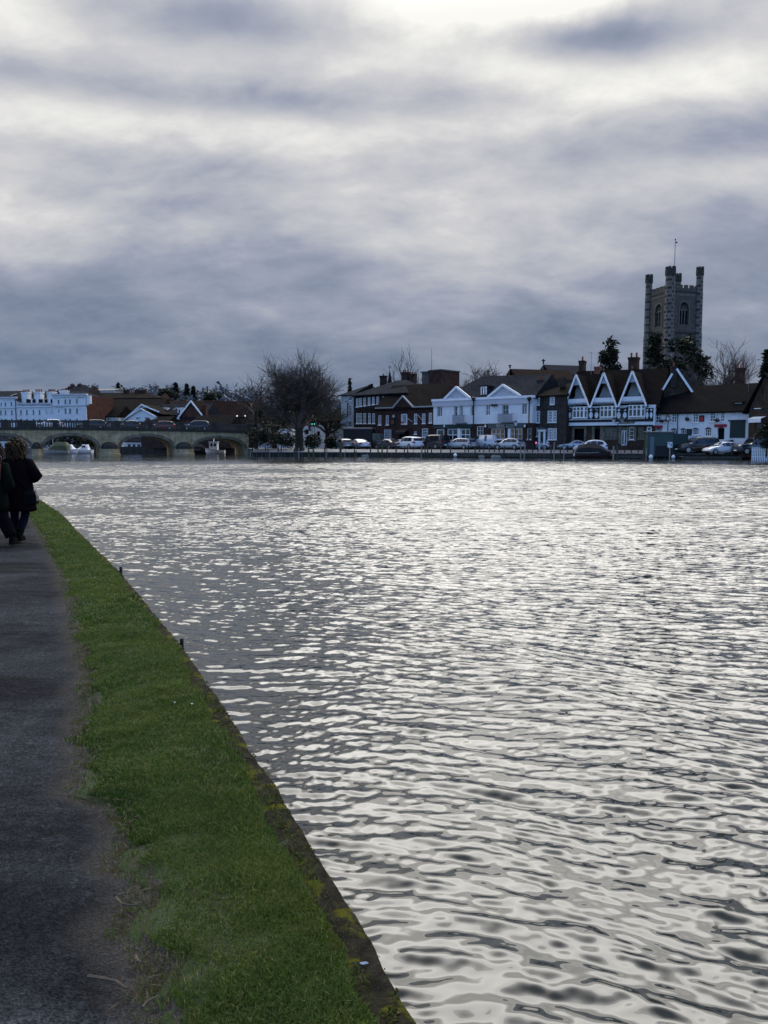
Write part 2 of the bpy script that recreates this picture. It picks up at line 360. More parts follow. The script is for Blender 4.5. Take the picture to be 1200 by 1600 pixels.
# --- the sheet under everything
GM = mat('riverbed_earth', (.05, .045, .03), .95, .3, .05)
b = MB(); N = 48; b.poly([(5000 * math.cos(2 * math.pi * k / N), 5000 * math.sin(2 * math.pi * k / N), -1.6) for k in range(N)])
tag(b.build('ground', GM), kind='structure')

# --- river: real waves, longer ones further away where short ones could not be seen
rows = [1.2]
while rows[-1] < 340: rows.append(rows[-1] * 1.0029)
rr = np.array(rows)
aa = np.concatenate([np.linspace(-80, -33, 40), np.linspace(-32.5, 32.5, 620), np.linspace(33, 80, 40)]) * np.pi / 180
RR, AA = np.meshgrid(rr, aa, indexing='ij'); X = RR * np.sin(AA); Y = RR * np.cos(AA); Z = np.zeros_like(X)
st = np.gradient(rr)[:, None]
wr = np.random.default_rng(5); NW = 84
patch = fbm2(X * .55, Y * .22, 21, .22, 4, .6); calm = np.clip(1. + 0.8 * patch, .7, 1.7)
lee = 1 - .25 * np.exp(-((X - xo(Y)) / 1.6) ** 2) * (Y < 40)
wx = X + .10 * np.sin(Y * 1.9 + X * .8) + .05 * np.sin(X * 3.1 - Y * 1.1); wy = Y + .09 * np.sin(X * 1.6 + .6 * Y) + .05 * np.sin(X * 3.7 + Y * .9 + 1)
for i in range(NW):
    if i < 58: lam = .05 * (.20 / .05) ** ((i + wr.uniform()) / 58); s0 = .045 if lam > .08 else .044
    else: lam = .20 * (2.4 / .20) ** ((i - 58 + wr.uniform()) / (NW - 58)); s0 = .010 + .007 * np.clip((RR - 6) / 22, 0, 1)
    if i >= NW - 9: lam = wr.uniform(.15, .33); s0 = .052                      # the long-crested train running off the bank
    k = 2 * np.pi / lam; th = np.pi / 2 + (wr.normal(-.30, .07) if i >= NW - 9 else wr.normal(-.26, .24) if i % 5 < 3 else wr.normal(.05, .6))
    fade = np.clip((lam / st - 2.6) / 2.2, 0, 1); fade = fade * fade * (3 - 2 * fade)
    if lam > 1.0: fade = fade * np.clip((RR - 2) / 10, .3, 1)
    Z += (s0 / k) * fade * np.sin(k * (wx * np.cos(th) + wy * np.sin(th)) + wr.uniform(0, 6.28))
Z *= calm * lee * np.clip((105 - RR) / 45, .3, 1)
m, g, p = new_mat('river_water'); WATER = m
geo = g.n('ShaderNodeNewGeometry'); pos = geo.outputs['Position']
ps = g.n('ShaderNodeSeparateXYZ'); g.L(pos, ps.inputs[0])
dist = g.m('SQRT', g.m('ADD', g.m('MULTIPLY', ps.outputs[0], ps.outputs[0]), g.m('MULTIPLY', ps.outputs[1], ps.outputs[1])))
# wavelets too small to be modelled: their slopes straight from noise, stronger out on the open river than by the bank
def slopes(sc, stretch):
    c = g.noise(g.mapping(pos, (stretch, 1, 1), (0, 0, R(12))), sc, 2, .5, 0, 'Color')
    v = g.n('ShaderNodeVectorMath', operation='SUBTRACT'); g.L(c, v.inputs[0]); v.inputs[1].default_value = (.5, .5, .5); return v.outputs[0]
def scale(v, f):
    x = g.n('ShaderNodeVectorMath', operation='SCALE'); g.L(v, x.inputs[0]); g.put(x.inputs['Scale'], f); return x.outputs[0]
def vadd(a, b):
    x = g.n('ShaderNodeVectorMath', operation='ADD'); g.L(a, x.inputs[0]); g.L(b, x.inputs[1]); return x.outputs[0]
gust = g.maprange(g.noise(g.mapping(pos, (.05, .11, 1)), 1., 4, .6), .35, .68, .35, 1.25)
s0_ = scale(slopes(22., .5), g.m('MULTIPLY', g.maprange(dist, 2, 9, .34, .8), gust))
s1 = scale(slopes(8., .45), g.m('MULTIPLY', g.maprange(dist, 4, 18, .10, 1.2), gust))
s2 = scale(slopes(2.4, .5), g.m('MULTIPLY', g.maprange(dist, 8, 45, .0, .8), gust))
far_calm = g.maprange(dist, 60, 95, 1., .38)
sv = g.n('ShaderNodeVectorMath', operation='MULTIPLY'); g.L(scale(vadd(vadd(s0_, s1), s2), far_calm), sv.inputs[0]); sv.inputs[1].default_value = (1, 1, 0)
ln_ = g.n('ShaderNodeCombineXYZ'); g.L(g.m('MULTIPLY', g.m('MULTIPLY', g.maprange(dist, 4, 20, 0., -.20), g.maprange(dist, 60, 92, 1., .05)), g.maprange(gust, .35, 1.0, .72, 1.0)), ln_.inputs[1])   # normals tilted to the near bank, added to brighten the open water's reflection
nn = g.n('ShaderNodeVectorMath', operation='NORMALIZE'); g.L(vadd(vadd(geo.outputs['Normal'], sv.outputs[0]), ln_.outputs[0]), nn.inputs[0])
g.L(nn.outputs[0], p.inputs['Normal'])
p.inputs['Base Color'].default_value = (.022, .025, .022, 1); p.inputs['IOR'].default_value = 1.55
p.inputs['Specular IOR Level'].default_value = .5
g.L(g.maprange(dist, 3, 60, .035, .075), p.inputs['Roughness'])
co = np.stack([X, Y, Z], -1).reshape(-1, 3)
tag(mesh_np('river', co, grid_faces(len(rr), len(aa)), [WATER]), kind='structure')

# --- near bank: field, path, verge, river wall
FIELD = mat('field_grass', (.03, .05, .014), .9, .35, .8)
ys = np.concatenate([np.linspace(-6, 30, 120), np.linspace(31, 180, 60)])
co = np.concatenate([np.stack([np.full_like(ys, -420.), ys, np.full_like(ys, ZP - .03)], -1), np.stack([xo(ys) - .06, ys, np.full_like(ys, ZP - .03)], -1)], 1).reshape(-1, 3)
tag(mesh_np('bank_field', co, grid_faces(len(ys), 2), [FIELD]), kind='structure')

m, g, p = new_mat('asphalt'); ASPH = m
pos = g.n('ShaderNodeNewGeometry').outputs['Position']; uvn = g.n('ShaderNodeSeparateXYZ'); g.L(g.n('ShaderNodeTexCoord').outputs['UV'], uvn.inputs[0]); u = uvn.outputs[0]
vo = g.n('ShaderNodeTexVoronoi'); g.L(pos, vo.inputs['Vector']); vo.inputs['Scale'].default_value = 130
vo2 = g.n('ShaderNodeTexVoronoi'); g.L(pos, vo2.inputs['Vector']); vo2.inputs['Scale'].default_value = 60
sv_ = g.n('ShaderNodeSeparateXYZ'); g.L(vo.outputs['Color'], sv_.inputs[0])
sv2 = g.n('ShaderNodeSeparateXYZ'); g.L(vo2.outputs['Color'], sv2.inputs[0])
big = g.noise(pos, .9, 5, .6); mid = g.noise(pos, 5., 5, .65)
band = g.noise(g.mapping(pos, (.3, 1, 1)), .9, 8, .68)
v_ = g.m('MULTIPLY', g.maprange(sv_.outputs[0], 0, 1, .55, 1.5, False), g.maprange(sv2.outputs[1], .5, 1, .85, 1.35, False))
v_ = g.m('MULTIPLY', v_, g.maprange(mid, .3, .7, .75, 1.25, False)); v_ = g.m('MULTIPLY', v_, g.maprange(band, .40, .66, .62, 2.0))
hv = g.n('ShaderNodeHueSaturation'); hv.inputs['Color'].default_value = (.0180, .0202, .0242, 1); g.L(v_, hv.inputs['Value'])
eu = g.m('ADD', u, g.m('MULTIPLY', g.m('SUBTRACT', g.noise(pos, 4.5, 6, .65), .5), .34))
grit = g.maprange(eu, .22, .02)                            # grit and dust washed to the edge of the path
hv2 = g.n('ShaderNodeHueSaturation'); hv2.inputs['Color'].default_value = (.046, .044, .041, 1)
g.L(g.m('MULTIPLY', g.maprange(sv_.outputs[1], 0, 1, .6, 1.4, False), g.maprange(g.noise(pos, 9, 6, .7), .3, .7, .6, 1.3, False)), hv2.inputs['Value'])
c = g.mix(g.m('MULTIPLY', grit, .85), hv.outputs[0], hv2.outputs[0])
mud = g.m('MULTIPLY', g.maprange(eu, .10, -.02), g.maprange(g.noise(pos, 11, 6, .7), .42, .6))
c = g.mix(g.m('MULTIPLY', mud, .85), c, (.030, .024, .016, 1)); g.L(c, p.inputs['Base Color'])
p.inputs['Roughness'].default_value = .95; p.inputs['Specular IOR Level'].default_value = .04
bp = g.n('ShaderNodeBump'); bp.inputs['Strength'].default_value = .8; bp.inputs['Distance'].default_value = .006
g.L(g.m('ADD', vo.outputs['Distance'], g.m('MULTIPLY', g.noise(pos, 40, 4, .6), .5)), bp.inputs['Height']); g.L(bp.outputs[0], p.inputs['Normal'])
us = np.concatenate([[-.35, -.2], np.linspace(-.1, .5, 16), np.linspace(.6, 7.5, 24)])
ys = np.concatenate([np.linspace(-6, 12, 360), np.linspace(12.1, 60, 140)])
YY, UU = np.meshgrid(ys, us, indexing='ij'); XX = xi(YY) - UU
ZZ = ZP + .006 * fbm2(XX, YY, 3, 1.2, 4) - .012 * np.clip(1 - UU / .5, 0, 1) * (UU > -.05) - .012
co = np.stack([XX, YY, ZZ], -1).reshape(-1, 3)
tag(mesh_np('towpath', co, grid_faces(len(ys), len(us)), [ASPH], uv=np.stack([UU, YY], -1).reshape(-1, 2)), kind='structure')

# verge soil, then the blades
m, g, p = new_mat('verge_soil'); SOIL = m
pos = g.n('ShaderNodeNewGeometry').outputs['Position']
c = g.mix(g.maprange(g.noise(pos, 6, 6, .65), .35, .65), (.024, .036, .010, 1), (.030, .056, .011, 1))
g.L(c, p.inputs['Base Color']); p.inputs['Roughness'].default_value = .95
bp = g.n('ShaderNodeBump'); bp.inputs['Strength'].default_value = 1; bp.inputs['Distance'].default_value = .02; g.L(g.noise(pos, 60, 5, .7), bp.inputs['Height']); g.L(bp.outputs[0], p.inputs['Normal'])
ts = np.linspace(0, 1, 26); YY, TT = np.meshgrid(ys, ts, indexing='ij')
XI = xi(YY) + .015 + .03 * fbm2(YY * 7, YY * 3, 8, 1.5, 4); XO = xo(YY) - .09
XX = XI + (XO - XI) * TT
verge_h = lambda x, y, t: .016 + .018 * np.sin(np.pi * np.clip(t, 0, 1)) + .016 * fbm2(x * 2, y * 2, 5, 2.2, 4)
ZZ = ZP - .012 + np.where(TT < 1, verge_h(XX, YY, TT) * np.clip(TT / .22, 0, 1) - .012 * (1 - np.clip(TT / .22, 0, 1)), -.01)
tag(mesh_np('verge', np.stack([XX, YY, ZZ], -1).reshape(-1, 3), grid_faces(len(ys), len(ts)), [SOIL]), kind='structure')

m, g, p = new_mat('grass_blades'); GRASS = m
ri = g.n('ShaderNodeNewGeometry').outputs['Random Per Island']; pos = g.n('ShaderNodeNewGeometry').outputs['Position']
pn = g.noise(pos, 2.6, 5, .6); pn2 = g.noise(pos, 9., 4, .6)
c = g.mix(g.maprange(pn, .35, .65), (.050, .100, .016, 1), (.083, .132, .020, 1))
c = g.mix(g.m('MULTIPLY', g.maprange(pn2, .55, .75), .6), c, (.115, .130, .02, 1))
c = g.mix(g.maprange(ri, .90, .97), c, (.16, .14, .07, 1))
hv = g.n('ShaderNodeHueSaturation'); g.L(c, hv.inputs['Color']); g.L(g.maprange(ri, 0, .9, .45, 1.45, False), hv.inputs['Value'])
g.L(hv.outputs[0], p.inputs['Base Color']); p.inputs['Roughness'].default_value = .6; p.inputs['Specular IOR Level'].default_value = .25
tr = g.n('ShaderNodeBsdfTranslucent'); g.L(hv.outputs[0], tr.inputs[0]); mx = g.n('ShaderNodeMixShader'); mx.inputs[0].default_value = .35
g.L(p.outputs[0], mx.inputs[1]); g.L(tr.outputs[0], mx.inputs[2])
out = [n for n in g.nt.nodes if n.type == 'OUTPUT_MATERIAL'][0]; g.L(mx.outputs[0], out.inputs[0])
def blades(y0, y1, dens, hgt, wid, seed):
    r = np.random.default_rng(seed); A = (y1 - y0) * 1.3; n = int(A * dens)
    y = r.uniform(y0, y1, n); x0 = xi(y); x1 = xo(y); x = x0 - .12 + (x1 - x0 + .12) * r.uniform(0, 1, n)
    t = (x - x0) / (x1 - x0)
    cl = fbm2(x * 6, y * 6, 40, 2., 4); wornn = fbm2(x * 3, y * 3, 41, 1.8, 4)
    edge = .02 + .10 * fbm2(y * 11, x * 5, 42, 1.6, 5)
    worn_y = np.exp(-((y - 2.55) / .35) ** 2) * .16 + np.exp(-((y - 2.15) / .14) ** 2) * .07 + np.exp(-((y - 3.35) / .12) ** 2) * .1
    keep = (x - x0 > edge * 1.0 + worn_y * (.5 + .9 * r.uniform(0, 1, n))) & (x1 - x > np.interp(y, [3, 6], [.10, .055]) + .03 * cl + .05 * wornn * (y > 4) + .02)
    thin = r.uniform(0, 1, n) < np.clip(.35 + (x - x0) / .16, .2, 1) * np.clip(.98 + 1.2 * wornn, .35, 1)
    stray = (r.uniform(0, 1, n) < .05) & (x - x0 > -.07) & (x1 - x > .05)
    k = (keep & thin) | stray
    x, y, t, cl = x[k], y[k], t[k], cl[k]; n = len(x); print('blades', n)
    z = ZP - .014 + verge_h(x, y, t) * np.clip(t / .22, 0, 1)
    h = hgt * r.uniform(.45, 1.25, n) * (1 + .55 * cl) * np.clip(.45 + (x - xi(y)) / .15, .4, 1); h *= 1 + .5 * np.clip((t - .82) * 5, 0, 1)
    th = r.uniform(0, 6.283, n); w = wid * r.uniform(.6, 1.3, n) / 2; ln = r.uniform(.3, 1.3, n) * h
    ux, uy = np.cos(th), np.sin(th); la = r.uniform(0, 6.283, n); lx, ly = np.cos(la) * ln, np.sin(la) * ln
    P = np.empty((n, 5, 3))
    P[:, 0] = np.stack([x - ux * w, y - uy * w, z - .008], -1); P[:, 1] = np.stack([x + ux * w, y + uy * w, z - .008], -1)
    P[:, 2] = np.stack([x + ux * w * .7 + lx * .35, y + uy * w * .7 + ly * .35, z + h * .62], -1)
    P[:, 3] = np.stack([x - ux * w * .7 + lx * .35, y - uy * w * .7 + ly * .35, z + h * .62], -1)
    P[:, 4] = np.stack([x + lx, y + ly, z + h], -1)
    base = np.arange(n)[:, None] * 5
    tri = np.concatenate([base + np.array([[0, 1, 2]]), base + np.array([[0, 2, 3]]), base + np.array([[3, 2, 4]])], 0)
    return P.reshape(-1, 3), tri
parts = [blades(1.5, 3.4, 78000, .017, .0030, 1), blades(3.4, 6.5, 40000, .019, .0045, 2), blades(6.5, 13, 12000, .022, .008, 3), blades(13, 34, 3800, .026, .016, 4)]
off = 0; cs = []; fs = []
for c_, f_ in parts: cs.append(c_); fs.append(f_ + off); off += len(c_)
tag(mesh_np('grass', np.concatenate(cs), np.concatenate(fs), [GRASS], smooth=False), kind='stuff')

# coping of the river wall, its face to the water and its moss
m, g, p = new_mat('mossy_coping'); COPE = m
pos = g.n('ShaderNodeNewGeometry').outputs['Position']
c = g.mix(g.maprange(g.noise(pos, 18, 6, .65), .35, .65), (.014, .013, .010, 1), (.032, .029, .022, 1))
c = g.mix(g.maprange(g.noise(pos, 7, 6, .65, .5), .50, .60), c, (.072, .074, .010, 1))
c = g.mix(g.maprange(g.noise(g.mapping(pos, (1, 1, 1), loc=(5, 3, 0)), 11, 5, .65), .64, .70), c, (.07, .073, .065, 1))
g.L(c, p.inputs['Base Color']); p.inputs['Roughness'].default_value = .95; p.inputs['Specular IOR Level'].default_value = .05
bp = g.n('ShaderNodeBump'); bp.inputs['Strength'].default_value = 1; bp.inputs['Distance'].default_value = .015; g.L(g.noise(pos, 70, 6, .7), bp.inputs['Height']); g.L(bp.outputs[0], p.inputs['Normal'])
ys = np.concatenate([np.linspace(-6, 1.4, 30), np.linspace(1.45, 9, 500), np.linspace(9.05, 60, 260)])
prof = [(-.16, -.03), (-.14, 0.0), (-.11, .006), (-.08, .008), (-.05, .008), (-.02, .006), (-.004, 0.), (0, -.012), (0, -.08), (0, -.2), (0, -1.5)]
du = np.array([q[0] for q in prof]); dzp = np.array([q[1] for q in prof])
YY = np.repeat(ys[:, None], len(prof), 1); jit = .012 * fbm2(YY * 5, YY * 2, 17, 1.5, 5)
XX = xo(YY) + du[None] + jit; ZZ = ZP + dzp[None] + (.007 * fbm2(XX * 14, YY * 14, 18, 2, 4) * (dzp[None] > -.05))
tag(tag(mesh_np('river_wall', np.stack([XX, YY, ZZ], -1).reshape(-1, 3), grid_faces(len(ys), len(prof)), [COPE]), 'low mossy stone wall edging the grass along the river', 'wall'))
MOSS = leaf_mat('moss', (.055, .056, .008))
r = np.random.default_rng(77); n = 5200
y = 1.6 + 9.4 * r.uniform(0, 1, n) ** 1.7; x = xo(y) - .005 - .085 * r.uniform(0, 1, n) ** 1.3
k = fbm2(x * 7, y * 7, 90, 1.6, 4) + .25 * (r.uniform(0, 1, n) - .5) > .14; x, y = x[k], y[k]; n = len(x)
s = r.uniform(.003, .008, n); base = np.stack([x, y, np.full(n, ZP + .006)], -1)
oct_ = np.array([(1, 0, 0), (-.5, .87, 0), (-.5, -.87, 0), (0, 0, 1.1)]); P = base[:, None] + s[:, None, None] * (oct_[None] + r.normal(0, .2, (n, 4, 3)))
tri = (np.arange(n)[:, None, None] * 4 + np.array([(0, 1, 3), (1, 2, 3), (2, 0, 3)])[None]).reshape(-1, 3)
tag(mesh_np('moss', P.reshape(-1, 3), tri, [MOSS], smooth=False), kind='stuff')

# stakes, twigs and scraps by the path
def stake(px, py, hgt, w, label):
    q = GP(px, py, ZP); b = MB(); b.rings([[(sx * w * k, sy * w * .8 * k, z) for sx, sy in ((-1, -1), (1, -1), (1, 1), (-1, 1))] for z, k in ((-.5, 1), (hgt - .015, .95), (hgt, .8))])
    tag(b.build('wooden_stake', BLACK, loc=(xo(q.y) + w, q.y, ZP - .03)), label, 'stake', 'stakes along the river wall')
stake(278, 1006, .075, .014, 'dark square wooden stake against the river wall, the nearer one')
stake(183, 893, .09, .016, 'dark leaning wooden stake against the river wall, the farther one')
def twig(pts, rad, label, name='twig', m=None):
    P = [GP(a, b, ZP + .008) for a, b in pts]; o = P[0].copy(); b = MB()
    b.tube([p - o for p in P], [rad * (1 - .6 * i / len(P)) for i in range(len(P))], 5)
    tag(b.build(name, m or TWIGB, loc=o), label, 'twig' if name == 'twig' else 'leaf')
TWIGB = mat('dry_twig', (.075, .06, .045), .85, .35, 30)
twig([(137, 1525), (160, 1528), (182, 1533), (192, 1541), (200, 1544)], .006, 'long curved grey twig lying on the asphalt path')
twig([(211, 1493), (215, 1501), (221, 1504)], .006, 'short thick broken twig at the ragged grass edge')
twig([(181, 1402), (190, 1412), (205, 1414), (216, 1413)], .005, 'bent twig in worn mud beside the path')
twig([(185, 1399), (195, 1395), (204, 1394)], .004, 'thin straight twig resting on bare mud above the bent twig')
twig([(223, 1574), (228, 1566), (238, 1560), (247, 1556)], .0035, 'thin pale root lying in the muddy notch of the verge')
twig([(232, 1529), (241, 1525), (250, 1524)], .003, 'thin bleached stalk across the path edge')
WHITEB = mat('white_scrap', (.7, .7, .68), .7, .1, 20)
for (px, py, sz, lab) in [(569, 1506, .013, 'white feather scrap lying on the stone coping near the camera')]:
    q = GP(px, py, ZP + .014); b = MB(); b.rings([[(-sz, 0, 0), (-sz, .001, .004)] * 1 + [(-sz, 0, .002)], [(-sz * .3, -sz * .3, 0), (-sz * .3, sz * .3, .004), (-sz * .3, 0, .007)], [(sz * .5, -sz * .25, .002), (sz * .5, sz * .3, .003), (sz * .5, 0, .008)], [(sz, 0, .001), (sz, .002, .003), (sz, 0, .004)]])
    tag(b.build('white_scrap', WHITEB, loc=q), lab, 'scrap')
r = np.random.default_rng(3); k = 0
for (px, py) in [(148, 902), (190, 933), (300, 1100), (273, 1098)]:
    q = GP(px, py, ZP + .035); b = MB(); n = 7
    for j in range(n):
        a = 6.283 * j / n; c_, s_ = math.cos(a), math.sin(a); L = .006
        b.poly([(0, 0, 0), (L * (c_ - .3 * s_), L * (s_ + .3 * c_), .003), (L * 1.25 * c_, L * 1.25 * s_, .004), (L * (c_ + .3 * s_), L * (s_ - .3 * c_), .003)])
    b.tube([(0, 0, 0), (0, 0, -.035)], .0012, 4)
    tag(b.build('daisy', WHITEB, loc=q), 'small white daisy in the grass verge, %s of the four' % 'farthest second-farthest nearest second-nearest'.split()[k], 'flower', 'daisies in the verge'); k += 1

r = np.random.default_rng(61); n = 1500; y = 1.7 + 6 * r.uniform(0, 1, n) ** 1.6; uu = r.normal(.0, .055, n) - .05 * np.exp(-((y - 2.5) / .4) ** 2); x = xi(y) - uu
k = (fbm2(x * 5, y * 5, 63, 1.6, 4) > -.1) & (uu < .14); x, y = x[k], y[k]; n = len(x); a = r.uniform(0, 6.28, n); L = r.uniform(.006, .03, n); w = r.uniform(.0012, .0028, n); z = ZP + r.uniform(-.004, .010, n)
P = np.stack([np.stack([x - np.cos(a) * L, y - np.sin(a) * L, z], -1), np.stack([x + np.sin(a) * w, y - np.cos(a) * w, z + .003], -1), np.stack([x + np.cos(a) * L, y + np.sin(a) * L, z + r.uniform(-.002, .01, n)], -1), np.stack([x - np.sin(a) * w, y + np.cos(a) * w, z + .004], -1)], 1)
LITT = leaf_mat('dry_litter', (.034, .026, .017)); tag(mesh_np('dead_grass_litter', P.reshape(-1, 3), np.arange(n * 4).reshape(-1, 4), [LITT], smooth=False), kind='stuff')

# --- far side: town ground behind a quay, hill with a far wood
def qy(px): return 112 - (px - 385) * 26 / 815.0            # distance of the quay line at a given bearing
def qpt(px, extra=0.): Yq = qy(px) + extra; return ((px - 600) / F * Yq, Yq)
ZT = 1.0
front = [qpt(1650, 1.8), qpt(1300, 1.8), qpt(1000, 1.8), qpt(700, 1.8), qpt(500, 1.8), qpt(392, 1.8)]
ZQ = .55                                                   # quay edge; the paving rises from it to the street
back = [qpt(px, 4.6) for px in (1650, 1300, 1000, 700, 500, 396)]
def zg(px, Yq): return ZQ + (ZT - ZQ) * min(1., max(0., (Yq - qy(px) - 1.8) / 2.8))
STREET = mat('street', (.13, .13, .135), .75, .25, .35)
b = MB(); b.slab(back + [(-19.4, 119.5), (-22, 124.6), (-23.5, 131), (-24, 138), (-27, 142.5), (-150, 147), (-420, 150), (-420, 1200), (700, 1200), (700, 60)], -1.5, ZT)
tag(b.build('town_ground', STREET), kind='structure')
b = MB(); n_ = len(front); b.add([(x, y, ZQ) for x, y in front] + [(x, y, ZT + .004) for x, y in back] + [(x, y, -1.5) for x, y in front], [(i, i + 1, n_ + i + 1, n_ + i) for i in range(n_ - 1)] + [(i, i + 1, 2 * n_ + i + 1, 2 * n_ + i) for i in range(n_ - 1)])
b.poly([(*front[-1], -1.5), (*front[-1], ZQ), (*back[-1], ZT), (*back[-1], -1.5)]); tag(b.build('quay_pavement', mat('quay_paving', (.20, .20, .20), .7, .35, .8)), kind='structure')
b = MB()
for i in range(len(front) - 1):
    (x0, y0), (x1, y1) = front[i], front[i + 1]; dd = Vector((x1 - x0, y1 - y0, 0)).normalized(); nn_ = Vector((dd.y, -dd.x, 0)); nn_ = nn_ if nn_.y < 0 else -nn_
    b.slab([(x0 + nn_.x * .12, y0 + nn_.y * .12), (x1 + nn_.x * .12, y1 + nn_.y * .12), (x1 - nn_.x * .5, y1 - nn_.y * .5), (x0 - nn_.x * .5, y0 - nn_.y * .5)], ZQ + .002, ZQ + .09)
tag(b.build('quay_kerb', PAVE), kind='structure')
b = MB()
for i in range(len(front) - 1):
    (x0, y0), (x1, y1) = front[i], front[i + 1]; n_ = max(1, int(math.hypot(x1 - x0, y1 - y0) / .9))
    for k in range(n_):
        t0, t1 = k / n_, (k + .92) / n_; d_ = .10 if k % 2 else .06
        b.slab([(x0 + (x1 - x0) * t0, y0 + (y1 - y0) * t0 - d_), (x0 + (x1 - x0) * t1, y0 + (y1 - y0) * t1 - d_), (x0 + (x1 - x0) * t1, y0 + (y1 - y0) * t1 - .003), (x0 + (x1 - x0) * t0, y0 + (y1 - y0) * t0 - .003)], -1.4, ZQ - .02)
tag(b.build('quay_wall', QUAY), 'dark piled quay wall along the far bank of the river', 'wall')
hp = [(-900, 660), (-200, 662), (0, 650), (120, 626), (200, 615), (300, 616), (400, 622), (500, 630), (600, 642), (800, 655), (1300, 660)]
hx = np.array([P3(a, b_, 430)[0] for a, b_ in hp]); hz = np.array([P3(a, b_, 430)[2] for a, b_ in hp]) - 8
xs = np.linspace(-540, 300, 90); yy = np.linspace(260, 700, 30); YY, XX = np.meshgrid(yy, xs, indexing='ij')
prof_ = np.clip((YY - 260) / 170, 0, 1); prof_ = prof_ * prof_ * (3 - 2 * prof_)
hill_z = lambda x, y: (lambda t: np.interp(x * 430 / np.maximum(y, 1) if False else x, hx, hz) * (t * t * (3 - 2 * t)))(np.clip((y - 260) / 170, 0, 1)) + .98 - .03
ZZ = hill_z(XX, YY) + 1.2 * fbm2(XX, YY, 6, .03, 4) * prof_
HILLM = mat('hill_ground', (.026, .032, .026), .95, .4, .03)
tag(mesh_np('hill', np.stack([XX, YY, ZZ], -1).reshape(-1, 3), grid_faces(len(yy), len(xs)), [HILLM]), kind='structure')
r = np.random.default_rng(15); cs = []; fs = []; off = 0
for i in range(420):
    y = r.uniform(285, 440); x = r.uniform(-300, 70) * y / 430 ; R0 = r.uniform(3, 6.5); hgt = r.uniform(7, 13)
    z = float(hill_z(np.array(x), np.array(y))); n = 150
    d = r.normal(0, 1, (n, 3)); d /= np.linalg.norm(d, axis=1)[:, None]; q = d * (r.uniform(.25, 1, n) ** .5)[:, None] * np.array([R0, R0, hgt * .5]) + np.array([x, y, z + hgt * .55])
    sz = r.uniform(.4, 1.1, n)[:, None, None]; P = q[:, None] + r.normal(0, 1, (n, 3, 3)) * sz
    cs.append(P.reshape(-1, 3)); fs.append(np.arange(n * 3).reshape(-1, 3) + off); off += n * 3
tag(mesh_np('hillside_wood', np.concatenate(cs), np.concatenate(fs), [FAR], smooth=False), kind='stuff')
#==TOWN==

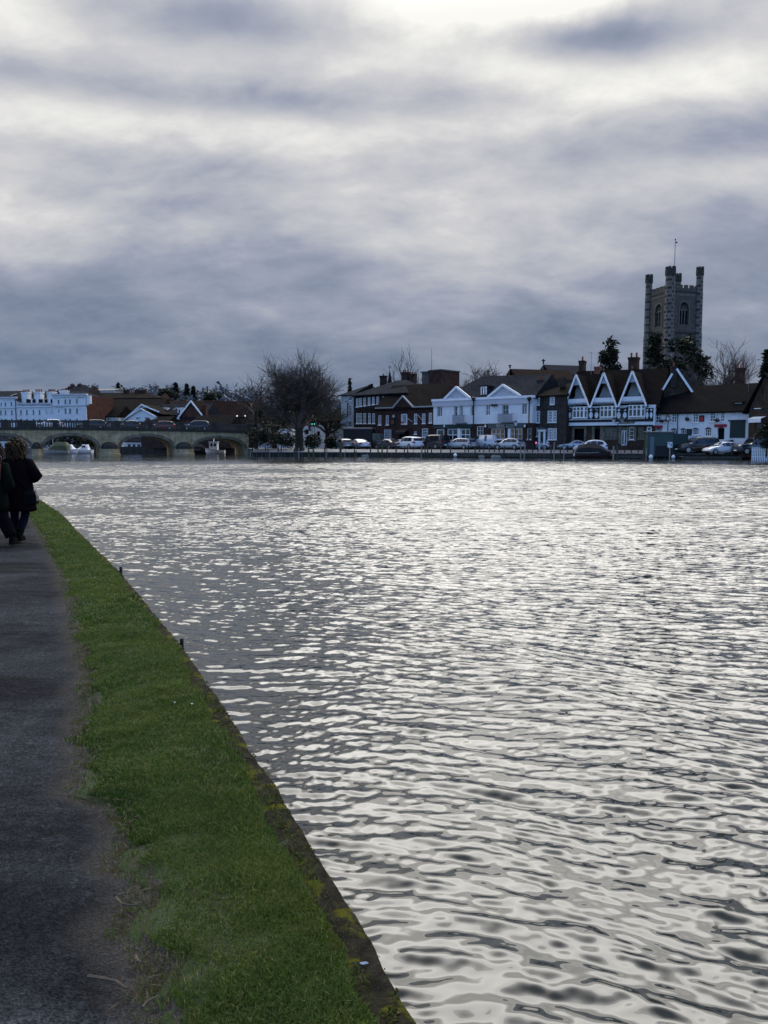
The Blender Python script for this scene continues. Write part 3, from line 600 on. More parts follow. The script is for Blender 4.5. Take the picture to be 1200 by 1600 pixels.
# ================================================================ BUILDINGS
class Bld:
    """A building standing on a facade line from (pl, Yl) to (pr, Yr): local x runs along the front, y into the depth, z up."""
    def __init__(s, name, label, pl, Yl, pr, Yr, z0=ZT, cat='building', group=None):
        s.X0, s.Y0 = (pl - 600) / F * Yl, Yl; x1, y1 = (pr - 600) / F * Yr, Yr
        s.W = math.hypot(x1 - s.X0, y1 - s.Y0); s.a = math.atan2(y1 - s.Y0, x1 - s.X0); s.z0 = z0
        s.ux = Vector((math.cos(s.a), math.sin(s.a))); s.uy = Vector((-math.sin(s.a), math.cos(s.a)))
        s.root = empty(name, (s.X0, s.Y0, z0), s.a, label, cat, group); s.holes = []; s.wins = []
    def uv(s, px, py, off=0.):
        a, b = ray(px, py); d = Vector((a, 1)); o = Vector((s.X0, s.Y0)) + s.uy * off
        t = o.dot(s.uy) / d.dot(s.uy); q = d * t - o
        return q.dot(s.ux), H + b * t - s.z0
    def z(s, px, py, off=0.): return s.uv(px, py, off)[1]
    def x(s, px, off=0.): return s.uv(px, 660, off)[0]
    def rect(s, r, off=0.):
        x0, z1 = s.uv(r[0], r[1], off); x1, z0 = s.uv(r[2], r[3], off); xm, zm0 = s.uv(r[0], r[3], off)
        return x0, max(.02, (z0 + zm0) / 2), x1, (z1 + s.uv(r[2], r[1], off)[1]) / 2
    def part(s, name, mb, m, **k): return mb.build(name, m, s.root, **k)
    def win(s, r, nx=2, ny=2, fm=None, gm=None, kind='window', fw=.07, bw=.04, sill=True, off=0., deep=.12, casing=0.):
        fm = fm or TRIM; gm = gm or GLASS; x0, z0, x1, z1 = s.rect(r, off); y = off
        if deep > 0 and off == 0: s.holes.append((x0, z0, x1, z1))
        b = MB(); d0, d1 = (y + deep - .07, y + deep) if deep > 0 else (y - .06, y - .004)
        b.box(x0, d0, z0, x0 + fw, d1, z1).box(x1 - fw, d0, z0, x1, d1, z1).box(x0 + fw, d0, z1 - fw, x1 - fw, d1, z1).box(x0 + fw, d0, z0, x1 - fw, d1, z0 + fw)
        for i in range(1, nx): xx = x0 + (x1 - x0) * i / nx; b.box(xx - bw / 2, d0 + .015, z0 + fw, xx + bw / 2, d1 - .005, z1 - fw)
        for i in range(1, ny):
            zz = z0 + (z1 - z0) * i / ny
            for k in range(nx): b.box(x0 + (x1 - x0) * k / nx + bw / 2 + .001, d0 + .018, zz - bw / 2, x0 + (x1 - x0) * (k + 1) / nx - bw / 2 - .001, d1 - .008, zz + bw / 2)
        if sill: b.box(x0 - .08, y - .10, z0 - .09, x1 + .08, d1, z0 - .003)
        if casing:
            for q in ((x0 - casing, z0, x0 - .002, z1), (x1 + .002, z0, x1 + casing, z1), (x0 - casing, z1 + .002, x1 + casing, z1 + casing)): b.box(q[0], y - .035, q[1], q[2], y - .003, q[3])
        f = s.part(kind, b, fm)
        pb = MB(); pb.box(x0 + .01, d1 - .025, z0 + .01, x1 - .01, d1 - .012, z1 - .01) if deep > 0 else pb.box(x0 + .01, y - .03, z0 + .01, x1 - .01, y - .02, z1 - .01)
        pb.build('pane', gm, f); return f
    def opening(s, r, m=None, kind='doorway', deep=.5):
        x0, z0, x1, z1 = s.rect(r); s.holes.append((x0, z0, x1, z1)); b = MB(); b.box(x0 - .05, deep, z0 - .05, x1 + .05, deep + .05, z1 + .05)
        return s.part(kind, b, m or DARK)
    def panel(s, r, m, name, t=.06, off=0., m2=None):
        x0, z0, x1, z1 = s.rect(r, off); b = MB(); b.box(x0, off - t, z0, x1, off - .003, z1); return s.part(name, b, m)
    def letters(s, r, m, panel, off, n=10, seed=1, name='lettering'):
        """a row of small painted marks: lettering too small to be read in the photograph"""
        x0, z0, x1, z1 = s.rect(r, off); rr = random.Random(seed); b = MB(); x = x0
        while x < x1:
            w = rr.uniform(.05, .11) * (x1 - x0) / n * 9
            w = min(w, (x1 - x0) / n * .8)
            if rr.random() > .14:
                k = rr.randrange(4); y0, y1 = off - .015, off - .002
                b.box(x, y0, z0, x + w * .25, y1, z1)
                if k in (0, 1): b.box(x + w * .25, y0, z1 - (z1 - z0) * .2, x + w, y1, z1)
                if k in (1, 2): b.box(x + w * .25, y0, z0, x + w, y1, z0 + (z1 - z0) * .2)
                if k in (0, 3): b.box(x + w * .75, y0, z0 + (z1 - z0) * .22, x + w, y1, z1 - (z1 - z0) * .22)
            x += (x1 - x0) / n
        return b.build(name, m, panel)
    def wall(s, h, depth, m, gables=(), name='wall', front_only=False, thick=.3, x0=0., x1=None):
        """front wall with its openings cut out, side and back walls; gables: (xl, zl, xa, za, xr, zr) triangles over the front"""
        x1 = s.W if x1 is None else x1; b = MB(); hs = [q for q in s.holes if q[2] > x0 and q[0] < x1]
        xs = sorted({x0, x1} | {min(max(v, x0), x1) for q in hs for v in (q[0], q[2])}); zs = sorted({0., h} | {min(max(v, 0), h) for q in hs for v in (q[1], q[3])})
        for i in range(len(xs) - 1):
            for j in range(len(zs) - 1):
                cx, cz = (xs[i] + xs[i + 1]) / 2, (zs[j] + zs[j + 1]) / 2
                if any(q[0] < cx < q[2] and q[1] < cz < q[3] for q in hs): continue
                b.poly([(xs[i], 0, zs[j]), (xs[i + 1], 0, zs[j]), (xs[i + 1], 0, zs[j + 1]), (xs[i], 0, zs[j + 1])])
        for q in hs:
            a0, c0, a1, c1 = q; c1 = min(c1, h)
            for (p_, q_) in (((a0, c0), (a0, c1)), ((a0, c1), (a1, c1)), ((a1, c1), (a1, c0)), ((a1, c0), (a0, c0))):
                b.poly([(p_[0], 0, p_[1]), (q_[0], 0, q_[1]), (q_[0], thick, q_[1]), (p_[0], thick, p_[1])])
        for gx in gables:
            xl, zl, xa, za, xr, zr = gx; b.poly([(xl, 0, zl), (xr, 0, zr), (xa, 0, za)])
        if not front_only:
            b.poly([(x0, 0, 0), (x0, depth, 0), (x0, depth, h), (x0, 0, h)]).poly([(x1, 0, 0), (x1, depth, 0), (x1, depth, h), (x1, 0, h)]).poly([(x0, depth, 0), (x1, depth, 0), (x1, depth, h), (x0, depth, h)])
        return s.part(name, b, m)
    def roof(s, h, rz, depth, m, hipl=0., hipr=0., ov=.35, x0=0., x1=None, ends=None, name='roof', front=0., rl=0., t=.14):
        """ridge parallel to the front; rz = ridge height; ends = wall material for gable ends; rl = how much higher the right end of the ridge is"""
        x1 = s.W if x1 is None else x1; yr = (front + depth) / 2; sl_ = (rz - h) / (yr - front)
        b = MB(); e = h - ov * sl_; A = (x0 - (ov if hipl else .18), front - ov, e); Bp = (x1 + (ov if hipr else .18), front - ov, e)
        D = (x0 - (ov if hipl else .18), depth + ov, e); Cc = (x1 + (ov if hipr else .18), depth + ov, e)
        r0 = (x0 + hipl - (0 if hipl else .18), yr, rz); r1 = (x1 - hipr + (0 if hipr else .18), yr, rz + rl)
        up = lambda q: (q[0], q[1], q[2] + t)
        b.add([up(A), up(Bp), up(Cc), up(D), up(r0), up(r1), A, Bp, Cc, D], [(0, 1, 5, 4), (2, 3, 4, 5), (3, 0, 4), (1, 2, 5), (6, 7, 1, 0), (7, 8, 2, 1), (8, 9, 3, 2), (9, 6, 0, 3), (9, 8, 7, 6)])
        o = s.part(name, b, m)
        if ends:
            s.part('gable_wall', MB().poly([(x0, front, h), (x0, depth, h), (x0, yr, rz)]), ends); s.part('gable_wall', MB().poly([(x1, front, h), (x1, depth, h), (x1, yr, rz + rl)]), ends)
        return o
    def chimney(s, px0, py0, px1, py1, off, m=None, pots=2, d=.7, roof=None, pot=True, potz=.5):
        m = m or BRICKR; x0, z1 = s.uv(px0, py0, off); x1, z0 = s.uv(px1, py1, off); b = MB(); w = x1 - x0; ph = min(potz, (z1 - z0) * .25) if pots else 0
        zt = z1 - ph; b.box(x0 + .06 * w, off, z0 - 1.2, x1 - .06 * w, off + d, zt - .35).box(x0 + .03 * w, off - .05, zt - .345, x1 - .03 * w, off + d + .05, zt - .2).box(x0, off - .1, zt - .197, x1, off + d + .1, zt)
        c = b.build('chimney', m, roof or s.root)
        if pots:
            pb = MB()
            for i in range(pots): pb.lathe([(.13, 0), (.11, ph * .6), (.14, ph * .75), (.12, ph), (.0, ph)], (x0 + w * (i + .5) / pots, off + d / 2, zt + .002), 8)
            pb.build('chimney_pots', POT, s.root)
        return c
def bars(s, r_pts, w, off, t, m, name):                      # bars along pixel poly-lines on the facade plane
    b = MB(); P = [s.uv(a, c, off) for a, c in r_pts]
    for i in range(len(P) - 1): b.bar(P[i], P[i + 1], w, (off - t, off - .004 - .002 * i))
    return s.part(name, b, m)

# ---------------- dark brick three-storey inn
B = Bld('brick_inn', 'tall dark brick inn with two rows of sash windows under a hipped slate roof', 553, 128, 632, 121)
zc = lambda zx, zy: (520 + zx / 6.667, 540 + zy / 6.667)
for i, zx in enumerate((255, 288, 331, 377, 422, 467, 532, 578, 627)):
    t = i / 8; a = zc(zx - 14, 550 - 30 * t); c = zc(zx + 14, 640 - 50 * t); B.win((*a, *c), 2, 3, bw=.05, fw=.11)
for zx in (256, 290, 332, 381, 424, 466):
    a = zc(zx - 14, 704); c = zc(zx + 14, 812); B.win((*a, *c), 2, 3, bw=.05, fw=.11)
h = B.z(590, 615.5); B.wall(h, 9, BRICKD)
rf = B.roof(h, B.z(610, 596.5, 4.5), 9, SLATE, 5.5, 3.2)
B.panel((553, 634.5, 640, 637), BLACK, 'string_course', .1)
B.chimney(593, 584, 601, 596, 5, BRICKD, 1, roof=rf)
x_, z_ = B.uv(553.4, 626); b = MB(); b.tube([(x_ + .15, -.05, z_ + .9), (x_ - .6, -.4, z_ + .2), (x_ - 1.3, -.9, z_ - .2)], .07, 5); B.part('sign_bracket', b, IRON)

# ---------------- cream house at the corner
B = Bld('cream_house', 'narrow cream rendered house with a red framed window beside the brick inn', 533.5, 131, 553, 129.5)
B.win((544.5, 633, 549.5, 650), 2, 4, fw=.09); B.win((544.5, 619, 549, 626), 2, 2); B.win((543.5, 658.5, 549.5, 667), 2, 2)
h = B.z(543, 617); B.wall(h, 9, CREAM); B.roof(h, B.z(560, 602, 4.5), 9, SLATE, 3.5, 0)
b = MB(); x_, z_ = B.uv(544.6, 641); b.box(x_ - .3, -.07, z_ - 1.1, x_ - .03, -.004, z_ + 1.3); B.part('red_shutter', b, REDP)

# ---------------- low white pub half behind the big tree
B = Bld('white_cottage', 'low white painted cottage with black windows and a dark tiled roof beyond the tree', 468, 139, 534, 134)
for r_ in ((481.5, 664, 486, 672), (495, 659, 498, 667), (501, 658.5, 504, 667), (507, 658, 510.5, 663), (514.5, 655, 518.5, 667), (526.5, 655, 531, 666)): B.win(r_, 1, 2, BLACK, bw=.06, fw=.06)
B.opening((494.5, 674, 500, 681)); B.opening((476, 671, 482, 679))
h = B.z(505, 657); B.wall(h, 8, WHITE2); B.roof(h, B.z(505, 640.5, 4), 8, TILEB, ends=WHITE2)
pb_ = B.panel((501, 664, 514, 679), WHITE, 'painted_sign', .05); B.letters((503, 669.2, 510, 671.4), REDL, pb_, -.052, 7, 3)
B.panel((476.5, 663, 482, 664), BLACK, 'beam', .05)

# ---------------- lower brick house with pediment
B = Bld('pedimented_house', 'two-storey red brick house with a small pediment and white arched sash windows', 587, 121, 677.5, 115)
z7 = lambda r: (580 + r[0] / 10.9, 640 + r[1] / 10.9, 580 + r[2] / 10.9, 640 + r[3] / 10.9)
for r_ in ((120, 98, 170, 262), (248, 98, 298, 262), (730, 70, 782, 240), (868, 65, 920, 237), (980, 55, 1035, 228)): B.win(z7(r_), 2, 5, fw=.1)
B.win(z7((518, 80, 608, 248)), 4, 5, fw=.12, casing=.06); B.win(z7((218, 340, 340, 500)), 4, 4, fw=.09, gm=GLASSB); B.win(z7((862, 322, 965, 470)), 3, 3, fw=.1, gm=GLASSB)
B.win(z7((730, 372, 775, 420)), 2, 1); B.win(z7((360, 88, 396, 128)), 2, 1)
aw = z7((475, 385, 645, 480)); B.opening(aw)
h = B.z(630, 637.5); X = B.uv
gx = (*X(616, 637), *X(630.2, 620), *X(644.5, 636)); B.wall(h, 10, BRICKR, [gx])
rf = B.roof(h, B.z(660, 601.5, 5), 10, TILEB, 0, 0, ends=BRICKR)
B.panel((587, 636.5, 616, 638.3), GREYT, 'cornice', .25); B.panel((644.5, 634.5, 677, 636.5), GREYT, 'cornice', .25)
b = MB(); b.bar((gx[0] - .2, gx[1] - .02), (gx[2], gx[3] + .12), .19, (-.3, -.004)); b.bar((gx[2], gx[3] + .10), (gx[4] + .2, gx[5]), .19, (-.298, -.006)); B.part('pediment_moulding', b, GREYT)
b = MB(); b.prism([(gx[0], gx[1]), (gx[4], gx[5]), (gx[2], gx[3] + .25)], .01, 4.); B.part('pediment_roof', b, TILEB)
for r_ in ((505, 30, 620, 80), (855, 20, 945, 62)):                                                          # dark arches over two windows
    x0, z0, x1, z1 = B.rect(z7(r_)); cx = (x0 + x1) / 2; b = MB(); n = 10
    for k in range(n):
        a0, a1 = math.pi * k / n, math.pi * (k + 1) / n; w = (x1 - x0) / 2
        b.prism([(cx + w * math.cos(a0), z0 + (z1 - z0) * math.sin(a0)), (cx + w * math.cos(a1), z0 + (z1 - z0) * math.sin(a1)), (cx + w * .78 * math.cos(a1), z0 + (z1 - z0) * .7 * math.sin(a1)), (cx + w * .78 * math.cos(a0), z0 + (z1 - z0) * .7 * math.sin(a0))], -.05, -.004)
    B.part('brick_arch', b, BRICKD)
x0, z0, x1, z1 = B.rect(z7((475, 318, 645, 385))); b = MB(); b.add([(x0, 0, z1), (x1, 0, z1), (x1, -1.3, z0), (x0, -1.3, z0), (x1, -1.3, z0 - .25), (x0, -1.3, z0 - .25)], [(0, 1, 2, 3), (3, 2, 4, 5)]); B.part('awning', b, BLACK)
sg = B.panel(z7((340, 130, 410, 268)), BLACK, 'hanging_sign', .2); x0, z0, x1, z1 = B.rect(z7((352, 175, 400, 245))); b = MB(); b.box(x0, -.22, z0, x1, -.203, z1); b.build('picture_board', mat('sign_brown', (.10, .045, .02), .6, .5, 2), sg)
for (p0, p1) in (((792, 90), (862, 172)), ((612, 150), (705, 205))):
    q0 = B.uv(580 + p1[0] / 10.9, 640 + p1[1] / 10.9); q1 = B.uv(580 + p0[0] / 10.9, 640 + p0[1] / 10.9, -1.2); b = MB(); b.tube([(q0[0], 0, q0[1]), (q1[0], -1.2, q1[1])], .04, 5); B.part('flag_pole', b, TRIM)
x0, z0, x1, z1 = B.rect(z7((505, 190, 560, 248)), -.4); b = MB(); b.add([(x0, -.5, z1), (x1, -.42, z0), (x0 + .1, -.5, z0 + .15), (x0 + .2, -.38, z1 - .1)], [(0, 1, 2), (0, 3, 1)]); B.part('flag', b, REDP)
rx, rz_ = B.uv(577, 586, 9)
# chimney stacks and flat-topped tower behind it
B2 = Bld('chimney_block', 'big square brick chimney stack with clay pots behind the inn', 625, 131, 648, 130)
B2.wall(B2.z(630, 600), 4, BRICKG, name='stack_base')
B2.chimney(626.5, 578, 637, 592, .5, BRICKR, 3, 1.2, potz=.4); B2.chimney(638, 581, 648, 592, .6, BRICKR, 3, 1.2, potz=.4)
B3 = Bld('stair_tower', 'flat-topped brick block carrying a thin mast above the roofs', 658, 134, 688, 131)
B3.wall(B3.z(672, 580), 5, BRICKR, x0=B3.x(669.5)); b = MB(); x_, z_ = B3.uv(658, 583); b.box(0, 0.1, 0, B3.x(669.4), 4.8, z_); B3.part('grey_cladding', b, LEAD)
b = MB(); b.box(-.15, -.15, z_ + .003, B3.x(669.3), 5, z_ + .25).box(B3.x(669.4), -.12, B3.z(672, 580) + .002, B3.W + .1, 5.1, B3.z(672, 580) + .2); B3.part('roof', b, LEAD)
x_, zb_ = B3.uv(665.5, 580); b = MB(); b.tube([(x_, 1.5, z_), (x_, 1.5, B3.z(665.5, 545, 1.5))], [.07, .035], 5); B3.part('mast', b, GREYM)
B3.chimney(690, 583, 697, 595, 2, BRICKG, 3, .8, potz=.7)

# ---------------- white weatherboarded house with two gables
B = Bld('twin_gabled_house', 'long white weatherboarded house with two decorated gables over brick shopfronts', 677, 114, 830.5, 104.3)
z5 = lambda r: (660 + r[0] / 6.316, 560 + r[1] / 6.316, 660 + r[2] / 6.316, 560 + r[3] / 6.316)
for r_ in ((150, 475, 195, 577), (480, 462, 516, 568), (632, 457, 668, 563), (987, 443, 1031, 553)): B.win(z5(r_), 2, 1 if r_[0] != 632 else 2, fw=.09, bw=.09, gm=GLASS)
B.win(z5((316, 470, 348, 575)), 1, 2, fw=.1, kind='door'); B.win(z5((370, 466, 401, 572)), 2, 1, fw=.09, gm=GLASSB, kind='door'); B.win(z5((790, 455, 854, 562)), 2, 2, fw=.1, kind='door')
B.win(z5((247, 694, 350, 815)), 2, 2, fw=.12, bw=.1); B.win(z5((380, 694, 470, 812)), 2, 2, fw=.12, bw=.1); B.win(z5((140, 697, 215, 815)), 1, 2, fw=.16, kind='door'); B.win(z5((538, 670, 600, 800)), 2, 3, fw=.08, kind='door')
B.win(z5((680, 692, 810, 800)), 3, 2, fw=.09, gm=LIT); B.win(z5((868, 692, 985, 800)), 3, 2, fw=.09, gm=LIT); B.win(z5((1037, 690, 1072, 800)), 1, 2, fw=.07, kind='door')
hj = (B.z(680, 663.3) + B.z(828, 661.2)) / 2; ht = (B.z(680, 625.5) + B.z(828, 619)) / 2
up = [q for q in B.holes if q[1] > hj - .3]; lo = [q for q in B.holes if q[1] <= hj - .3]
B.holes = lo; B.wall(hj, 11, BRICKR, name='brick_wall')
B.holes = up
b = MB(); xs = sorted({0, B.W} | {v for q in up for v in (q[0], q[2])}); zs = sorted({hj, ht} | {v for q in up for v in (q[1], q[3])}); zs = [z for z in zs if hj <= z <= ht]
for i in range(len(xs) - 1):
    for j in range(len(zs) - 1):
        cx, cz = (xs[i] + xs[i + 1]) / 2, (zs[j] + zs[j + 1]) / 2
        if not any(q[0] < cx < q[2] and q[1] < cz < q[3] for q in up): b.poly([(xs[i], -.06, zs[j]), (xs[i + 1], -.06, zs[j]), (xs[i + 1], -.06, zs[j + 1]), (xs[i], -.06, zs[j + 1])])
b.poly([(0, -.06, hj), (B.W, -.06, hj), (B.W, .12, hj), (0, .12, hj)])
b.poly([(0, -.06, hj), (0, 11, hj), (0, 11, ht), (0, -.06, ht)]).poly([(B.W, -.06, hj), (B.W, 11, hj), (B.W, 11, ht), (B.W, -.06, ht)])
B.part('weatherboarding', b, BOARD)
hb = ht - .95; b = MB(); b.box(-.12, -.24, hb, B.W + .12, -.065, ht - .2, 0).box(-.2, -.34, ht - .197, B.W + .2, .3, ht + .12, 1); B.part('parapet', b, [LILAC, TRIM])
for k, (ap, fl_, fr_) in enumerate((((345, 293), (240, 402), (462, 391)), ((803, 273), (668, 382), (957, 371)))):
    P = [B.uv(660 + q[0] / 6.316, 560 + q[1] / 6.316) for q in (ap, fl_, fr_)]; P[1] = (P[1][0], ht + .1); P[2] = (P[2][0], ht + .1)
    b = MB(); b.prism([P[1], P[2], P[0]], -.10, -.05); gp = B.part('gable', b, LILAC)
    b = MB(); b.bar((P[1][0] - .25, P[1][1] - .02), (P[0][0], P[0][1] + .14), .30, (-.4, -.105)); b.bar((P[0][0], P[0][1] + .12), (P[2][0] + .25, P[2][1]), .30, (-.398, -.107)); b.build('bargeboard', TRIM, gp)
    b = MB(); b.prism([P[1], P[2], (P[0][0], P[0][1] + .2)], -.048, 4.5); B.part('gable_roof', b, SLATE)
    rr = random.Random(k); b = MB(); hx_ = (P[2][0] - P[1][0]) / 2; hz_ = P[0][1] - P[1][1]
    for i in range(11):                                                          # scrolled plaster leaves in the gable
        t = (i - 5) / 5.5; cx = P[0][0] + t * hx_ * .72; lim = hz_ * (1 - abs(t) * .78) * .72
        for j in range(max(1, int(lim / .32))):
            cz = P[1][1] + .16 + j * .32; a = rr.uniform(0, 3.1); L = .2
            b.tube([(cx + L * math.cos(a + q), -.13, cz + L * .6 * math.sin(a + q * 1.4)) for q in (0, .8, 1.6, 2.4, 3.2)], .03, 4)
    b.build('plaster_leaves', TRIM, gp)
rf = B.roof(ht - .3, B.z(760, 589, 5.5), 11, SLATE, 5, 0, ov=.0, ends=BRICKR, rl=B.z(830, 588, 5.5) - B.z(760, 589, 5.5))
x0, z0, x1, z1 = B.rect((751.5, 604, 760.5, 619.5), 1.2); b = MB(); b.box(x0 - .1, 1.3, z0, x1 + .1, 4, z1); b.box(x0 - .2, 1.1, z1 + .002, x1 + .2, 4, z1 + .15); B.part('dormer', b, SLATE); B.win((751.5, 604, 760.5, 619.5), 2, 1, fw=.16, bw=.2, off=1.29, deep=0, sill=False)
for r_ in ((297, 558, 411, 632), (745, 545, 886, 622)):
    x0, z0, x1, z1 = B.rect(z5(r_), -.9); b = MB(); b.box(x0, -.95, z0 - .12, x1, -.07, z0); n = int((x1 - x0) / .11)
    for i in range(n + 1): xx = x0 + (x1 - x0) * i / n; b.box(xx - .03, -.94, z0 + .003, xx + .03, -.91, z1 - .045)
    b.box(x0, -.95, z1 - .042, x1, -.90, z1); b.box(x0, -.9, z1 - .042, x0 + .05, -.07, z1).box(x1 - .05, -.9, z1 - .042, x1, -.07, z1)
    B.part('balcony', b, mat('balcony_grey%d' % r_[0], (.20, .22, .26), .5, .1, 3))
f1 = B.panel(z5((112, 652, 500, 690)), DARKG, 'shop_fascia', .3); B.panel(z5((120, 676, 270, 684)), LEAD, 'shop_sign', .34)
f2 = B.panel(z5((655, 640, 1000, 690)), LEAD, 'shop_fascia', .22); B.letters(z5((730, 652, 900, 680)), LETTER, f2, -.225, 14, 5)
for zx in (360, 372): pass
for (r_, m_) in ((z5((350, 690, 378, 812)), TRIM), (z5((847, 690, 868, 800)), TRIM), (z5((224, 700, 245, 815)), BRICKR)): B.panel(r_, m_, 'pilaster', .1)
for zx in (227, 630, 1018): q = B.uv(*z5((zx, 668, 0, 0))[:2]); b = MB(); b.lathe([(.0, .2), (.12, .15), (.14, -.1), (.06, -.2), (0, -.2)], (q[0], -.25, q[1]), 8); b.box(q[0] - .03, -.25, q[1] + .15, q[0] + .03, -.02, q[1] + .2); B.part('wall_lantern', b, TRIM)
for pxp in (743.3, 830.2):
    x_, z_ = B.uv(pxp, 627); b = MB(); b.tube([(x_ - .1, -.42, 0), (x_ - .1, -.42, z_)], .085, 6); b.rings([[(x_ - .1 + sx * w, -.42 + sy * w, z_ + dz_) for sx, sy in ((-1, -1), (1, -1), (1, 1), (-1, 1))] for w, dz_ in ((.1, 0), (.2, .25), (.24, .5), (.1, .62))]); B.part('downpipe', b, IRON)
x_, z_ = B.uv(774, 633.5); b = MB(); b.box(x_ - .5, -.5, z_ - .1, x_ + .4, -.07, z_ + .15); B.part('flood_lamp', b, IRON)

# ---------------- brown brick house
B = Bld('narrow_brick_house', 'three-storey grey brick house with white sashes and a pedimented white door', 831, 105.5, 882.5, 102.6)
z6 = lambda r: (820 + r[0] / 5.714, 540 + r[1] / 5.714, 820 + r[2] / 5.714, 540 + r[3] / 5.714)
for r_ in ((95, 468, 129, 530), (228, 462, 263, 525), (93, 588, 131, 688), (208, 585, 246, 685), (254, 585, 279, 685), (96, 738, 129, 812), (210, 742, 243, 840), (256, 742, 280, 840)): B.win(z6(r_), 2 if r_[2] - r_[0] < 30 else 3, 3 if r_[3] - r_[1] < 70 else 4, fw=.08, bw=.05, casing=.05)
B.win(z6((146, 752, 176, 830)), 1, 2, DARKG, kind='door')
h = B.z(856, 618); B.wall(h, 9, BRICKG); rf = B.roof(h, B.z(865, 599, 4.5), 9, TILEB, 4.2, 0, ends=BRICKG)
x0, z0, x1, z1 = B.rect(z6((130, 735, 186, 830))); b = MB(); b.box(x0, -.25, 0, x0 + .22, -.004, z1 - .5).box(x1 - .22, -.25, 0, x1, -.004, z1 - .5).box(x0 - .1, -.4, z1 - .497, x1 + .1, -.005, z1 - .2); B.part('door_surround', b, TRIM)
b = MB(); b.prism([(x0 - .25, z1 - .19), (x1 + .25, z1 - .19), ((x0 + x1) / 2, z1 + .15)], -.55, -.006); B.part('door_hood', b, LEAD)
B.chimney(839, 588, 847, 612, 2.5, BRICKR, 2, .8, roof=rf, potz=.5)
x_, z_ = B.uv(876.5, 600, 2); b = MB(); b.box(x_ - .1, 1.6, z_ - .5, x_ + .5, 2.6, z_ + .9); B.part('party_parapet', b, BRICKG)

# ---------------- timbered house with three steep gables
B = Bld('three_gabled_house', 'black and white timbered house with three steep white gables over a stone ground floor', 882.5, 104, 1022, 98)
z8 = lambda x_, y_: (880 + x_ / 8, 575 + y_ / 8)
z4 = lambda r: (870 + r[0] / 7.5, 640 + r[1] / 7.5, 870 + r[2] / 7.5, 640 + r[3] / 7.5)
B.opening(z4((204, 225, 322, 420)), DARK, 'archway', 1.2); B.opening(z4((442, 225, 508, 420)), DARK, 'doorway', .8)
B.win(z4((556, 205, 720, 352)), 4, 3, STONEW, fw=.14, bw=.14, sill=False); B.win(z4((757, 243, 820, 420)), 2, 1, WHITE, fw=.12, bw=.12, kind='door', sill=False); B.win(z4((758, 205, 820, 238)), 2, 1, STONEW, sill=False)
B.win(z4((848, 205, 905, 352)), 1, 3, TRIM, fw=.1); B.win(z4((955, 200, 1020, 345)), 3, 2, STONEW, fw=.12, bw=.12); B.win(z4((1052, 200, 1110, 330)), 1, 3, TRIM, fw=.14, bw=.12, kind='door')
hj = (B.z(884, 659) + B.z(1020, 657.3)) / 2; heav = (B.z(884, 637) + B.z(1020, 634)) / 2
lo = B.holes; B.wall(hj, 10, BRICKB, name='ground_floor_wall')
for r_ in ((180, 195, 203, 420), (323, 195, 342, 420), (180, 195, 342, 222), (415, 195, 441, 400), (509, 195, 545, 400), (540, 195, 556, 375), (722, 195, 756, 400), (822, 200, 847, 375), (906, 200, 930, 370)): B.panel(z4(r_), STONEW, 'stone_surround', .06 + .003 * (r_[0] % 7))
B.panel((882.5, 655.8, 1021.5, 659.6), BLACK, 'jetty_beam', .45); B.panel((883, 660, 1021, 664.3), WHITE, 'jetty_fascia', .4); B.panel((882.5, 664.7, 1021.5, 666), BLACK, 'jetty_moulding', .42)
x0, z0, x1, z1 = B.rect((883, 655.8, 1021.5, 666)); b = MB(); b.box(0, -.39, z0 + .02, B.W, -.004, z1 - .02); B.part('jetty', b, WHITE)
sg = B.panel(z4((740, 140, 920, 165)), mat('sign_wood', (.045, .04, .03), .7, .3, 2), 'name_board', .47); B.letters(z4((755, 146, 905, 160)), LETTER, sg, -.472, 12, 9)
